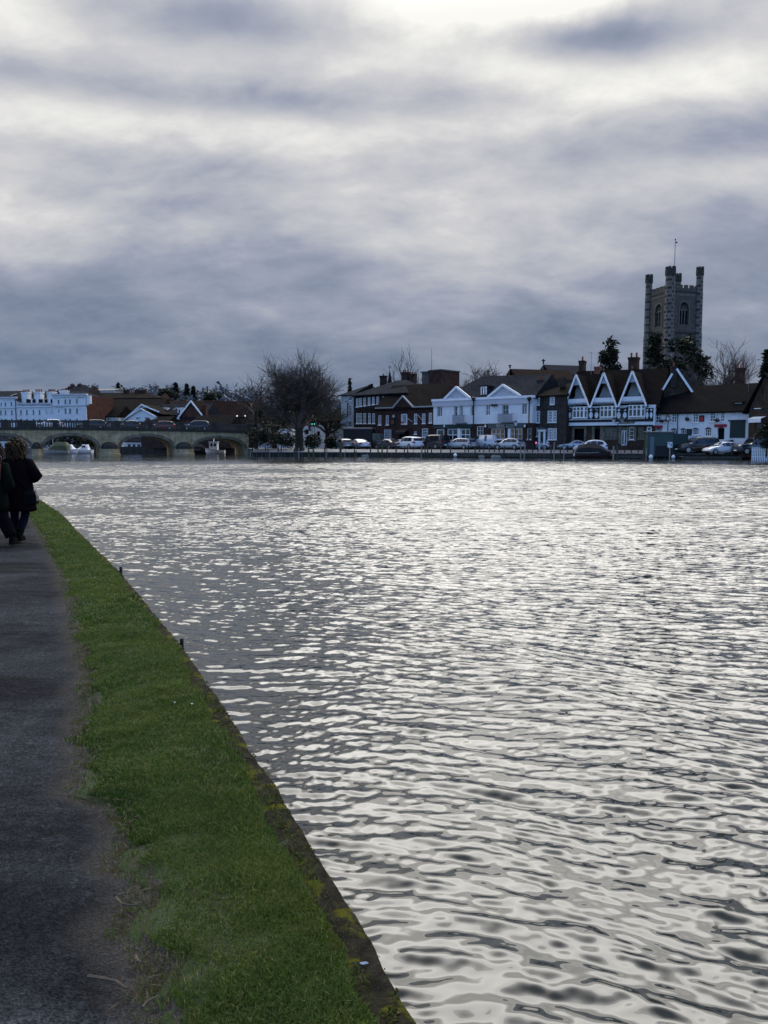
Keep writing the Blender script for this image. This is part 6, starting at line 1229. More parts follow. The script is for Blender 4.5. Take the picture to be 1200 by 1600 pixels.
def car(px, py, Y, head, kind, pnt, label, name='parked_car', roofc=None, rails=False, stripe=None, lit=False, scale=1.06, group='cars parked along the quay', zb=None, cat='car'):
    """px, py: pixel below the middle of the car; head: direction the nose points, degrees from picture-right, towards the town positive"""
    L, belt, hw, nar, top, (g0, g1), (rw, fw_) = KINDS[kind]; z = zg(px, Y) if zb is None else zb
    x = (px - 600) / F * Y; root = empty(name, (x, Y, z), R(head), label, cat, group); root.scale = (scale,) * 3
    X = lambda u: L / 2 - u                                                            # nose towards +x
    wtop = lambda t, u: hw * (1 - .10 * max(0, 1 - u / .5) - .06 * max(0, 1 - (L - u) / .4)) - max(0, t - belt) * nar
    b = MB(); rg = []
    for u, t in top:
        bw = hw * (1 - .12 * max(0, 1 - u / .45) - .08 * max(0, 1 - (L - u) / .35)); tb_ = min(t, belt); zb_ = .22 if .25 < u < L - .25 else .34
        wt = wtop(t, u); half = [(bw * .93, zb_), (bw, .45), (bw, max(.46, tb_ - .08)), (bw * .975, max(.47, tb_ - .02)), (wt, max(.48, t - .05)), (wt * .86, t), (wt * .4, t + .015)]
        rg.append([(X(u), w, zz) for w, zz in half] + [(X(u), -w, zz) for w, zz in reversed(half)])
    b.rings(rg); body = b.build('body', pnt, root, smooth=True)
    gl_ = [(u, t) for u, t in top if g0 <= u <= g1 and t > belt + .05]
    e = .012
    def side_pt(u, zz, sg):
        t = np.interp(u, [q[0] for q in top], [q[1] for q in top]); f = (zz - belt) / max(.01, t - belt)
        w = hw * .975 + (wtop(t, u) - hw * .975) * f
        return (X(u), sg * (w + e), zz)
    us = np.linspace(g0 + .42, g1 - .32, 9); tops = [min(np.interp(u, [q[0] for q in top], [q[1] for q in top]) - .12, 9) for u in us]
    cuts = (2, 5) if kind not in ('van',) else (3, 99)
    for sg in (1, -1):
        gm = MB()
        for i in range(len(us) - 1):
            if kind == 'van' and i >= 2: continue
            a0 = us[i] + (.05 if i in cuts or i == 0 else 0); a1 = us[i + 1]; zb_ = belt + .03
            gm.poly([side_pt(a0, zb_, sg), side_pt(a1, zb_, sg), side_pt(a1, max(zb_ + .02, tops[i + 1]), sg), side_pt(a0, max(zb_ + .02, tops[i]), sg)])
        gm.build('side_window', CARGL, body)
    def slope_glass(nm, ua, ub):
        ta, tb2 = [float(np.interp(u, [q[0] for q in top], [q[1] for q in top])) for u in (ua, ub)]
        n_ = Vector((X(ua) - X(ub), 0, 0)); dxx, dzz = X(ub) - X(ua), tb2 - ta; l = math.hypot(dxx, dzz); nx, nz = (-dzz / l, dxx / l); 
        if nz < 0: nx, nz = -nx, -nz
        wa, wb = wtop(ta, ua) * .9, wtop(tb2, ub) * .88; q = .022
        m_ = MB(); m_.poly([(X(ua) + nx * q, wa, ta + nz * q + .0), (X(ua) + nx * q, -wa, ta + nz * q), (X(ub) + nx * q, -wb, tb2 + nz * q), (X(ub) + nx * q, wb, tb2 + nz * q)]); m_.build(nm, CARGL, body)
    uf = [q[0] for q in top if q[0] >= g0]; slope_glass('windscreen', uf[0] + .08, uf[2] - .06)
    tl = [q for q in top if q[1] > belt + .02]; ur = tl[-1][0]; ur0 = tl[-2][0]; slope_glass('rear_window', ur0 + .05, min(L - .1, np.interp(belt + .12, [top[-2][1], tl[-1][1]], [top[-2][0], tl[-1][0]])) if tl[-1][1] > belt + .1 else ur)
    if roofc:
        m_ = MB(); ids = [(u, t) for u, t in top if t > np.max([q[1] for q in top]) - .12]
        m_.rings([[(X(u), s_ * wtop(t, u) * .84, t + .018 + k) for s_, k in ((1, 0), (-1, 0), (-1, .02), (1, .02))] for u, t in ids]); m_.build('roof', roofc, root)
    for u in (fw_, rw):
        for sg in (1, -1):
            w = MB(); r = .33 if kind not in ('suv', 'jeep') else .38; cy = sg * (hw - .10)
            w.rings([[(X(u) + rr_ * math.cos(6.283 * k / 16), cy + sg * yy, r + rr_ * math.sin(6.283 * k / 16)) for k in range(16)] for rr_, yy in ((r * .9, -.12), (r, -.09), (r, .07), (r * .9, .115), (r * .62, .118))]); wo_ = w.build('wheel', RUBBER, root)
            w = MB(); w.rings([[(X(u) + rr_ * math.cos(6.283 * k / 12), cy + sg * yy, r + rr_ * math.sin(6.283 * k / 12)) for k in range(12)] for rr_, yy in ((r * .6, .12), (r * .56, .10), (r * .2, .11), (.02, .13))]); w.build('rim', ALLOY if pnt.name.split('_')[0] not in ('black',) or kind == 'suv' else GREYM, wo_)
            w = MB(); w.rings([[(X(u) + rr_ * math.cos(math.pi * k / 10), sg * (hw + yy), r + rr_ * math.sin(math.pi * k / 10)) for k in range(11)] + [(X(u) + rr_ * .96 * math.cos(math.pi * (10 - k) / 10), sg * (hw + yy), r - .02 + rr_ * .96 * math.sin(math.pi * (10 - k) / 10)) for k in range(11)] for rr_, yy in ((r * 1.17, -.02), (r * 1.17, .012))]); w.build('wheel_arch', RUBBER, root)
    for sg in (1, -1):
        zh = top[1][1] + .02
        m_ = MB(); m_.add([(X(.03), sg * hw * .86, zh - .12), (X(.03), sg * hw * .5, zh - .14), (X(.20), sg * hw * .55, zh + .05), (X(.34), sg * hw * .93, zh + .07), (X(.30), sg * hw * 1.0, zh - .04)], [(0, 1, 2, 3, 4)]); m_.build('headlight', LAMPW, root)
        m_ = MB(); zt_ = belt - .05; m_.add([(X(L) - .015, sg * hw * .90, zt_ - .22), (X(L) - .015, sg * hw * .62, zt_ - .20), (X(L - .05) - .05, sg * hw * .64, zt_ + .02), (X(L - .05) - .05, sg * hw * .92, zt_ + .04), (X(L - .28), sg * hw * 1.01, zt_ + .02), (X(L - .22), sg * hw * 1.01, zt_ - .16)], [(0, 1, 2, 3), (0, 3, 4, 5)]); m_.build('tail_light', LAMPR if not lit else LAMPLIT, root)
        m_ = MB(); m_.box(X(g0 + .55) - .08, min(sg * hw, sg * (hw + .17)), belt + .02, X(g0 + .55) + .10, max(sg * hw, sg * (hw + .17)), belt + .16); m_.build('mirror', pnt, root)
    m_ = MB(); m_.box(X(0) - .02, -.26, .42, X(0) + .012, .26, .53); m_.box(X(L) - .012, -.26, .52 if kind != 'van' else .6, X(L) + .02, .26, .63 if kind != 'van' else .71); m_.build('number_plate', TRIM, root)
    m_ = MB(); m_.box(X(0) - .03, -.55, .30, X(0) + .008, .55, .40); m_.build('grille', BLACK, root)
    if rails:
        m_ = MB(); zt_ = max(q[1] for q in top)
        for sg in (1, -1): w_ = wtop(zt_, 2.5) * .9 * sg; m_.tube([(X(1.95), w_, zt_ - .02), (X(2.1), w_, zt_ + .07), (X(L - .8), w_, zt_ + .05), (X(L - .65), w_, zt_ - .04)], .022, 4)
        m_.build('roof_rail', GREYM, root)
    if stripe:
        a0 = L * .62
        for sg in (1, -1): m_ = MB(); m_.poly([(X(a0), sg * (hw + .012), .5), (X(a0 + .34), sg * (hw + .012), .5), (X(a0 + .34), sg * (hw * .97 + .012), belt), (X(a0), sg * (hw * .97 + .012), belt)]); wv = wtop(1.9, a0) + .013; m_.poly([(X(a0), sg * (hw * .975 + .014), belt), (X(a0 + .34), sg * (hw * .975 + .014), belt), (X(a0 + .34), sg * wv, 1.86), (X(a0), sg * wv, 1.86)]); m_.build('stripe', stripe, root)
    return root
LAMPLIT = mat('lit_tail_lamp', (.5, .05, .1), .2, .1, 5, emit=(1, .2, .35), es=1.2)
SILVER = pm('silver', (.42, .44, .47), metal=.25); WHITEC = pm('white', (.72, .73, .75)); BLACKC = pm('black', (.010, .010, .012)); NAVY = pm('navy', (.014, .02, .034)); GREYC = pm('grey', (.10, .105, .115), metal=.3)
BLUEC = pm('pale_blue', (.28, .35, .43), metal=.2); REDC = pm('dark_red', (.14, .018, .016)); SILVB = pm('blue_silver', (.33, .37, .43), metal=.3); GREEND = pm('green_grey', (.12, .14, .13), metal=.2)
Q = lambda px: qy(px)
LAM = 112.5
car(537, 699, 117, 112, 'hatch', GREEND, 'silver grey hatchback parked nearest the bridge with its tail to the river', roofc=SILVER)
car(560, 699, 116.3, 118, 'sedan', SILVB, 'silver saloon parked beside the black lorry')
car(606, 699, 114.5, 128, 'sedan', NAVY, 'dark blue saloon parked right of the black lorry', roofc=SILVER)
car(626, 698, 116.5, 120, 'hatch', GREYC, 'dark grey hatchback mostly behind the white off-road car', scale=1.0)
car(638.5, 701, 112.6, 124, 'suv', WHITEC, 'white tall off-road car parked tail to the river before the brick house')
car(655, 697, 118.5, 178, 'van', WHITEC, 'white box van standing behind the white off-road car', 'parked_van', cat='van')
car(676, 700, 111.5, 132, 'jeep', BLACKC, 'black square off-road vehicle with a pale roof edge', scale=1.12)
car(704, 698, 114.5, 150, 'hatch', BLUEC, 'pale blue small car half hidden behind the silver hatchback', scale=.98)
car(718, 702, 109.6, 138, 'estate', SILVER, 'silver hatchback parked just left of the striped van')
car(756, 699, 109.8, 140, 'van', SILVER, 'silver panel van with a dark blue stripe on its side', 'parked_van', stripe=pm('stripe_blue', (.02, .05, .17)), cat='van')
car(784, 698, 111.5, 125, 'hatch', BLACKC, 'small black car between the striped van and the pale hatchback')
car(795, 704, 104.6, 140, 'hatch', SILVER, 'light silver hatchback in front of the lamp post')
car(819, 699, 107.5, 135, 'estate', GREYC, 'grey estate car with a lit tail lamp behind the silver hatchback', lit=True, scale=1.12, roofc=SILVER)
car(843, 698, 105.6, 138, 'hatch', SILVER, 'small rounded silver car before the narrow brick house', scale=.98)
car(895, 698, 101.6, 172, 'coupe', SILVB, 'low silver coupe parked by the stone archway', scale=.98)
car(921, 705, 97.5, 168, 'hatch', WHITEC, 'white hatchback nose towards the bridge behind the covered boat', scale=1.08)
car(1087, 704, 92., 189, 'suv', BLACKC, 'black off-road car parked behind the small white car', scale=1.12)
car(1125, 704, 89.5, 190, 'hatch', WHITEC, 'small white car with a dark grille parked by the quay edge', scale=1.0)
car(1146, 699, 93., 20, 'sedan', BLACKC, 'dark saloon with a bright roof behind the small white car', roofc=WHITEC, scale=.96)
car(1126, 690, 95.5, 185, 'van', GREYC, 'grey van mostly hidden behind the small white car', 'parked_van', scale=1., cat='van')
car(1178, 700, 88., 186, 'jeep', NAVY, 'dark blue van parked before the brick shop at the right edge', 'parked_van', scale=1.05, cat='van')
for px, kind, pnt, rc, lab in ((78, 'hatch', WHITEC, None, 'pale small car on the bridge before the hotel'), (146, 'estate', BLACKC, None, 'dark car on the bridge in front of the white cottage'), (205, 'hatch', BLACKC, None, 'black car on the bridge below the white gables'), (257, 'estate', REDC, SILVER, 'dark red car on the bridge with a shiny roof'), (313, 'suv', NAVY, SILVER, 'dark car with a pale roof on the right half of the bridge')):
    q = bpt(px, 4.4 if px > 80 else 2.6); car(600 + F * q.x / q.y, 660, q.y, 178 + math.degrees(math.atan2(BD.y, BD.x)), kind, pnt, lab, 'car', roofc=rc, group='cars crossing the bridge', zb=float(bz(corn(px), px)) + .1, scale=1.0)
# black box lorry
root = empty('box_lorry', (P3(568, 697, 119.5)[0], 119.5, ZT), R(-14), 'large black box lorry with a grey roof parked before the brick inn', 'lorry')
b = MB(); b.box(-2.9, -1.2, .75, 1.6, 1.2, 3.05); b.box(-2.92, -1.22, .70, 1.62, 1.22, .80); b.build('box_body', BLACK, root)
b = MB(); b.rings([[(x_, y_, z_) for x_, y_, z_ in ((-2.95, -1.24 * k, 3.053 + d), (1.65, -1.24 * k, 3.053 + d), (1.65, 1.24 * k, 3.053 + d), (-2.95, 1.24 * k, 3.053 + d))] for k, d in ((1, 0), (1, .12), (.9, .24))]); b.build('roof', mat('lorry_roof', (.12, .125, .125), .6, .2, 2), root)
b = MB(); b.prism([(1.7, .5), (3.3, .5), (3.35, 1.3), (3.1, 1.4), (2.8, 2.35), (1.7, 2.4)], -1.05, 1.05); cb_ = b.build('cab', BLACKC, root)
b = MB(); b.poly([(3.125, -.9, 1.45), (3.125, .9, 1.45), (2.84, .88, 2.28), (2.84, -.88, 2.28)]).poly([(1.95, -1.06, 1.4), (2.95, -1.06, 1.4), (2.7, -1.06, 2.2), (1.95, -1.06, 2.2)]); b.build('windscreen', CARGL, cb_)
for x_ in (-2.0, -1.1, 2.5):
    for y_ in (-1., 1.): b = MB(); b.rings([[(x_ + r_ * math.cos(6.283 * k / 14), y_ + d, .45 + r_ * math.sin(6.283 * k / 14)) for k in range(14)] for r_, d in ((.40, -.14), (.45, -.1), (.45, .1), (.4, .14))]); b.build('wheel', RUBBER, root)

# ================================================================ QUAYSIDE
def post(px, top, bot, w, m, label, name='mooring_post', group='mooring posts along the far bank', off=0., cap=True):
    Yp = qy(px) + off; z1 = P3(px, top, Yp)[2]; b = MB(); r = w * Yp / F / 2; rr = random.Random(px)
    b.rings([[((r * k) * math.cos(6.283 * j / 7) + lx, (r * k) * math.sin(6.283 * j / 7), z) for j in range(7)] for z, k, lx in ((-1.3, 1.05, 0), (0, 1, 0), (z1 * .6, .97, rr.gauss(0, .02)), (z1 - .06, .95, rr.gauss(0, .04)), (z1, .75, 0))])
    return tag(b.build(name, m, loc=((px - 600) / F * Yp, Yp, 0)), label, 'post', group)
PO = [(395, 700, 2.2, TIMBER), (392, 704, 1.4, TIMBERL), (416, 699, 1.8, TIMBER), (419.5, 697, 1.6, TIMBER), (421.6, 703, 1.3, TIMBERL), (435, 699, 2.2, TIMBER), (440, 697, 1.8, TIMBER), (460.5, 700.5, 2.6, TIMBERG), (463.5, 700.5, 2.4, TIMBER), (467, 700.5, 1.8, TIMBERL), (483, 696, 2.6, TIMBERG), (490, 700, 2.6, TIMBERG), (508, 699.5, 2.4, TIMBER), (510.5, 700, 1.6, TIMBERL), (532, 697, 4., TIMBERG), (539, 704, 1.4, TIMBERL), (554, 699.5, 2., TIMBER), (556.5, 703, 1.6, TIMBER), (579, 697, 2.4, TIMBER), (591, 696, 2.4, TIMBER), (597, 696, 2.6, TIMBERG), (605, 698, 1.6, TIMBER), (619.5, 698, 1.6, TIMBER), (632, 698, 2., TIMBER), (637, 699, 2., TIMBER), (658, 698.5, 1.8, TIMBERL), (664, 699, 2., TIMBER), (668, 697.5, 2.4, TIMBERG), (674, 698.5, 2., TIMBER), (689, 697.5, 2.2, TIMBER), (703.5, 696, 2., TIMBER), (742, 696, 2.2, TIMBER), (787, 697, 2.6, TIMBER), (813, 690.5, 2.2, TIMBERL), (818.5, 691.5, 2.4, TIMBERL), (860, 695, 2.2, TIMBER), (865, 691, 2.2, TIMBERL), (875, 699, 2.4, TIMBER), (880, 699, 2., TIMBERL), (911, 690, 1.6, TIMBERL), (916, 698, 2., TIMBERL), (920.5, 699, 2., TIMBER), (957.5, 697, 2.6, TIMBERL), (963.5, 696, 2.4, TIMBER), (1004.5, 698, 2.6, TIMBER), (1008.5, 700, 1.8, TIMBERL), (1045.5, 700, 2.2, TIMBERL)]
for i, (px, top, w, m_) in enumerate(sorted(PO, key=lambda q: q[0])):
    kind = {'wet_timber': 'dark wet', 'bleached_timber': 'pale bleached', 'mossy_timber': 'green mossy'}[m_.name]
    post(px, top, 0, w, m_, '%s timber mooring post at the water, %s counting from the bridge' % (kind, ORD[i]))
for i, px in enumerate([726, 731.5, 748.5, 755.5, 764, 772, 779.5, 805, 823, 831.5, 840, 849, 886, 895, 946, 975, 985, 996, 1095, 1139, 1154, 1169]):
    Yp = qy(px) + 2.6; b = MB(); b.lathe([(.075, 0), (.07, .82), (.10, .84), (.10, .9), (.05, .98), (0, .99)], (0, 0, 0), 8); tag(b.build('bollard', IRON, loc=((px - 600) / F * Yp, Yp, zg(px, Yp))), 'slim black bollard on the quay edge, %s counting from the striped van' % ORD[i], 'bollard', 'bollards along the quay')
def stage(px0, px1, label, z=.62, d=1.3):
    y0, y1 = qy(px0) + .25, qy(px1) + .25; x0, x1 = (px0 - 600) / F * y0, (px1 - 600) / F * y1; b = MB(); n = max(2, int(math.hypot(x1 - x0, y1 - y0) / 2.2))
    b.slab([(x0, y0), (x1, y1), (x1, y1 + d), (x0, y0 + d)], z - .09, z)
    fb = MB(); fb.add([(x0, y0 - .05, z - .3), (x1, y1 - .05, z - .3), (x1, y1 - .05, z + .03), (x0, y0 - .05, z + .03), (x0, y0 - .003, z + .03), (x1, y1 - .003, z + .03)], [(0, 1, 2, 3), (3, 2, 5, 4)])
    root = empty('landing_stage', (0, 0, 0), 0, label, 'landing stage', 'timber landing stages')
    b.build('deck', TIMBERL, root); fb.build('edge_beam', TIMBER, root)
    for k in range(n + 1): t = k / n; x, y = x0 + (x1 - x0) * t, y0 + (y1 - y0) * t; lb = MB(); lb.box(x - .07, y + .02, -1.2, x + .07, y + .16, z - .092); lb.build('leg', TIMBER, root)
stage(583, 700, 'timber landing stage below the dark saloon and white off-road car', .36)
stage(704, 900, 'long timber landing stage below the twin gabled house', .40)
stage(957, 1008, 'short timber landing stage by the covered boat', .38)
stage(1066, 1158, 'low dark timber stage below the small white car', .34)
# handrail
root = empty('quay_railing', (0, 0, 0), 0, 'thin dark railing along the quay below the inn', 'railing')
for k, px in enumerate(range(590, 700, 14)): Yp = qy(px) + 1.9; b = MB(); x_ = (px - 600) / F * Yp; b.tube([(x_, Yp, ZQ), (x_, Yp, ZQ + 1.0)], .03, 5); b.build('railing_post', IRON, root)
b = MB()
for z_ in (.5, .93): b.tube([((px - 600) / F * (qy(px) + 1.9), qy(px) + 1.9, ZQ + z_) for px in (588, 640, 702)], .025, 5)
b.build('rail', IRON, root)
# lamp posts
def lamp(px, Y, top, bot, label, arms=0):
    zt = P3(px, top, Y)[2] - ZT; root = empty('street_lamp', base(px, Y), 0, label, 'street lamp', 'street lamps on the quay'); b = MB()
    b.lathe([(.16, -.5), (.15, .5), (.09, .6), (.07, .9), (.055, zt - .85), (.09, zt - .8), (.04, zt - .7)], (0, 0, 0), 8); b.build('lamp_post', IRON, root)
    offs = [0] if not arms else [-.5, .5]
    for o_ in offs:
        b = MB(); b.rings([[(o_ + sx * w, sy * w, zt + z) for sx, sy in ((-1, -1), (1, -1), (1, 1), (-1, 1))] for w, z in ((.10, -.68), (.20, -.22))]); ln = b.build('lantern', LAMPG, root)
        b = MB(); b.rings([[(o_ + sx * w, sy * w, zt + z) for sx, sy in ((-1, -1), (1, -1), (1, 1), (-1, 1))] for w, z in ((.24, -.215), (.06, -.02), (.02, .12))]); b.build('lantern_cap', IRON, ln)
    if arms: b = MB(); b.tube([(-.5, 0, zt - .72), (0, 0, zt - .75), (.5, 0, zt - .72)], .03, 5); b.build('arm', IRON, root)
LAMPG = glass('lantern_glass', (.18, .19, .2), .2)
lamp(804.5, 103.5, 657.5, 704, 'black street lamp with a single lantern before the twin gabled house'); lamp(963, 96.5, 652, 700, 'black street lamp with paired lanterns before the timbered house', 1); lamp(1041, 95, 648, 690, 'thin black street lamp before the white pub, by the green shed')
# lit lamps at the bridge end and green traffic signal
GLOW = mat('lit_lamp', (.9, .9, .85), .3, 0, 1, emit=(1, .97, .9), es=.8); GREENL = mat('green_signal', (.1, .5, .35), .3, 0, 1, emit=(.12, 1., .6), es=1.2)
for i, px in enumerate((372, 384.5)):
    root = empty('bridge_lamp', base(px, 129., 4.), 0, ('left' if i == 0 else 'right') + ' of two lit lamps at the town end of the bridge', 'street lamp', 'lit lamps on the bridge'); z = P3(px, 650, 129.)[2] - 4
    b = MB(); b.tube([(0, 0, -.3), (0, 0, z - .2)], .05, 6); b.build('lamp_post', IRON, root); b = MB(); b.lathe([(0, -.14), (.10, -.08), (.12, .03), (.08, .11), (0, .14)], (0, 0, z), 10); b.build('lamp_globe', GLOW, root)
root = empty('traffic_light', base(490, 124), 0, 'traffic lights showing green beside the white cottage', 'traffic light')
for px in (487.5, 491.3):
    q = P3(px, 662.5, 124) - root.location; b = MB(); b.box(q.x - .17, 0, q.z - .25, q.x + .17, .2, q.z + .75); hd = b.build('signal_head', BLACK, root); b = MB(); b.lathe([(0, 0), (.085, .0), (.085, .02)], (0, 0, 0), 10); o = b.build('green_lamp', GREENL, hd); o.location = (q.x, -.012, q.z); o.rotation_euler = (R(90), 0, 0)
    b = MB(); b.tube([(q.x, .1, -.1), (q.x, .1, q.z - .26)], .05, 6); b.build('signal_post', IRON, root)
# green shed, electric box, fence, covered heap
Yg = 92.5; q0 = base(1010.5, Yg); root = empty('green_shed', q0, R(-8), 'dark green boarded kiosk on the quay before the white pub', 'shed'); w = 37.5 / F * Yg; hgt = P3(1010, 676, Yg)[2] - ZT
b = MB(); b.box(-.0, 0, -.7, w, 2.2, hgt); b.build('wall', boards('green_boards', (.022, .055, .052), .16, .6), root); b = MB(); b.box(w + .003, .05, -.7, w + 1.75, 2.1, hgt - .12); b.build('dark_annexe', DARKG, root)
b = MB(); b.add([(-.15, -.15, hgt + .003), (w + .15, -.15, hgt + .003), (w + .15, 2.3, hgt + .1), (-.15, 2.3, hgt + .1), (-.15, -.15, hgt + .1), (w + .15, -.15, hgt + .1), (w + .15, 2.3, hgt + .2), (-.15, 2.3, hgt + .2)], [(3, 2, 1, 0), (4, 5, 6, 7), (0, 1, 5, 4), (1, 2, 6, 5), (3, 0, 4, 7)]); b.build('roof', LEAD, root)
b = MB(); b.box(.25, -.05, -.6, .72, -.004, hgt - .5); b.build('door', mat('shed_door', (.10, .14, .15), .5, .1, 3), root); b = MB(); b.box(.9, -.04, -.65, w - .1, -.005, .55); b.build('hatch', BLACK, root)
root = empty('notice_post', base(1045, 91.), 0, 'pale notice box on a post beside the green kiosk', 'notice board'); b = MB(); b.box(-.04, 0, -.9, .04, .08, .55); b.build('post', TIMBERL, root); b = MB(); b.box(-.27, -.06, .35, .27, -.004, 1.0); bd = b.build('board', WHITE, root); b = MB(); b.box(.08, -.068, .5, .2, -.062, .8).box(-.2, -.067, .75, -.05, -.063, .9); b.build('notice', LEAD, bd)
Yf = 84.5; x0, x1 = (1173 - 600) / F * Yf, (1290 - 600) / F * Yf; zb_, zt_ = P3(1180, 718, Yf)[2], P3(1180, 698.5, Yf)[2]; root = empty('picket_fence', (x0, Yf, 0), R(-14), 'white painted picket fence at the water on the right edge', 'fence'); b = MB(); n = 46
for k in range(n): x = (x1 - x0) * k / n; b.prism([(x, zb_ - .3), (x + .11, zb_ - .3), (x + .11, zt_ - .06), (x + .055, zt_), (x, zt_ - .06)], 0, .03)
b.build('pickets', WHITE, root); b = MB(); b.box(0, .034, zb_ + .25, x1 - x0, .09, zb_ + .34).box(0, .034, zt_ - .35, x1 - x0, .09, zt_ - .26); b.build('rails', WHITE, root)
q = P3(1164, 713, 88.); b = MB(); b.lathe([(.72, -.1), (.78, .15), (.68, .45), (.42, .72), (.15, .84), (.0, .86)], (0, 0, 0), 12); b.lathe([(.06, .84), (.04, .98), (0, 1.0)], (0, 0, 0), 6); tag(b.build('covered_heap', mat('rust_cover', (.055, .022, .016), .8, .35, 3), loc=q), 'rust brown rounded tarpaulin heap beside the white picket fence', 'tarpaulin')
# boats ------------------------------------------------------------------------
def boat(px, Y, L, hull, label, kind, flip=1, z=0., group=None, rz=0):
    root = empty('moored_boat', ((px - 600) / F * Y, Y, z), rz, label, 'boat', group); root.scale = (flip, 1, 1); b = MB(); rg = []
    for t, w, zk, zs in ((0, .62, .05, .75), (.12, .85, -.1, .72), (.4, 1., -.15, .72), (.7, .85, -.12, .8), (.9, .42, .0, .92), (1, .03, .35, 1.0)):
        x = (t - .5) * L; rg.append([(x, -w * 1., zs), (x, -w * .92, zs * .45), (x, -w * .5, zk), (x, w * .5, zk), (x, w * .92, zs * .45), (x, w, zs)])
    b.rings(rg); b.build('hull', hull, root, smooth=False)
    b = MB(); b.rings([[(r_[0][0], y_, r_[0][2] + dz_) for y_, dz_ in ((r_[0][1] - .04, -.06), (r_[0][1] - .04, .03), (r_[5][1] + .04, .03), (r_[5][1] + .04, -.06))] for r_ in rg]); b.build('gunwale', TIMBERL if kind != 'cruiser' else TRIM, root)
    def cover(m, xs, nm, hw=.9):
        c = MB(); c.rings([[(x * L, -hw * k, .74), (x * L, -hw * .95 * k, .74 + h_ * .55), (x * L, -hw * .5 * k, .74 + h_), (x * L, hw * .5 * k, .74 + h_), (x * L, hw * .95 * k, .74 + h_ * .55), (x * L, hw * k, .74)] for x, h_, k in xs]); c.build(nm, m, root, smooth=False)
    if kind == 'covered': cover(COVER, ((-.48, .25, .7), (-.40, .9, .9), (-.1, 1.15, 1), (.2, .95, .95), (.36, .4, .7), (.44, .1, .4)), 'canvas_cover', .95)
    elif kind == 'canopy': cover(CANOPY, ((-.48, .8, .9), (-.40, 1.3, 1), (-.05, 1.4, 1), (.12, .9, .9), (.24, .25, .7)), 'canopy'); c = MB(); c.tube([(.1 * L, 0, .9), (.1 * L, 0, 3.6)], .04, 5); c.box(.1 * L - .2, -.03, 3.0, .1 * L + .3, .03, 3.6); c.build('mast', TRIM, root)
    elif kind == 'cruiser':
        cover(WHITE, ((-.3, .5, .8), (-.25, .95, .85), (.02, .95, .85), (.14, .45, .8), (.34, .2, .5)), 'cabin', .85); c = MB(); c.poly([(-.2 * L, -.75, 1.2), (0, -.75, 1.2), (0, -.74, 1.5), (-.2 * L, -.74, 1.5)]); c.poly([(.03 * L, -.5, 1.62), (.03 * L, .5, 1.62), (.125 * L, .5, 1.24), (.125 * L, -.5, 1.24)]); c.build('cabin_window', CARGL, root)
    elif kind == 'wheelhouse':
        c = MB(); c.box(-.5, -.6, .76, .9, .6, 2.1).box(-.65, -.7, 2.103, 1.05, .7, 2.2); c.build('wheelhouse', WHITE, root); c = MB(); c.box(-.3, -.61, 1.35, .1, -.603, 1.9).box(.3, -.61, 1.35, .7, -.603, 1.9); c.build('cabin_window', CARGL, root); c = MB(); c.tube([(.2, 0, 2.2), (.2, 0, 4.)], .09, 6); c.build('mast', TRIM, root)
    return root
COVER = mat('black_canvas', (.012, .012, .013), .7, .3, 3); CANOPY = mat('olive_canvas', (.10, .11, .06), .8, .25, 2); HULLD = mat('dark_hull', (.03, .014, .013), .5, .3, 2)
boat(925, 95.2, 4.3, HULLD, 'small dark boat under a black canvas cover moored before the timbered house', 'covered', z=-.02, rz=R(-14))
boat(89, 134, 4.7, mat('cream_hull', (.35, .35, .32), .5, .15, 2), 'cream cruiser with an olive canopy under the second bridge arch', 'canopy', -1, group='boats moored beyond the bridge')
boat(113, 135, 2.5, WHITE, 'blue-white motor boat moored between two cruisers under the bridge', 'cruiser', 1, group='boats moored beyond the bridge')
boat(132, 136, 3.2, WHITE, 'low white cruiser at the right side of the second arch', 'cruiser', -1, group='boats moored beyond the bridge')
boat(337, 134.5, 3.4, WHITE, 'small white boat with a wheelhouse under the right-hand arch', 'wheelhouse', -1, group='boats moored beyond the bridge')
boat(309, 138, 4.4, BLACK, 'low black hull moored in the shade of the right-hand arch', 'covered', 1, group='boats moored beyond the bridge')
for i, (px, py, sz, lab) in enumerate(((711, 711.5, .24, 'round pale mooring buoy hanging below the long landing stage'), (1051, 714, .22, 'white fender at the foot of the notice post'), (898, 711, .22, 'pale fender left of the covered boat'), (1016, 714, .26, 'white fender below the green kiosk'))):
    Yp = qy(px) - .12; b = MB(); b.lathe([(0, -sz), (sz * .7, -sz * .75), (sz, -.1 * sz), (sz * .9, sz * .5), (sz * .4, sz * .95), (sz * .12, sz * 1.2), (0, sz * 1.2)], (0, 0, 0), 10); tag(b.build('buoy', WHITE, loc=((px - 600) / F * Yp, Yp, max(.12, P3(px, py, Yp)[2]))), lab, 'buoy')
for i, (px, L, lab) in enumerate(((752, .75, 'pale upturned dinghy hull under the long landing stage'), (775, 1.3, 'grey weathered dinghy below the striped van'), (571, 1.0, 'pale flat punt end at the water below the silver saloon'))):
    Yp = qy(px) - .15; b = MB(); b.rings([[(x * L, -w * .4, 0), (x * L, -w * .3, h_), (x * L, w * .3, h_), (x * L, w * .4, 0)] for x, w, h_ in ((-.5, .5, .2), (-.3, .9, .28), (.2, 1., .3), (.42, .6, .25), (.5, .1, .1))]); tag(b.build('dinghy', TIMBERL, loc=((px - 600) / F * Yp, Yp, .03)), lab, 'dinghy')
#==PEOPLE==

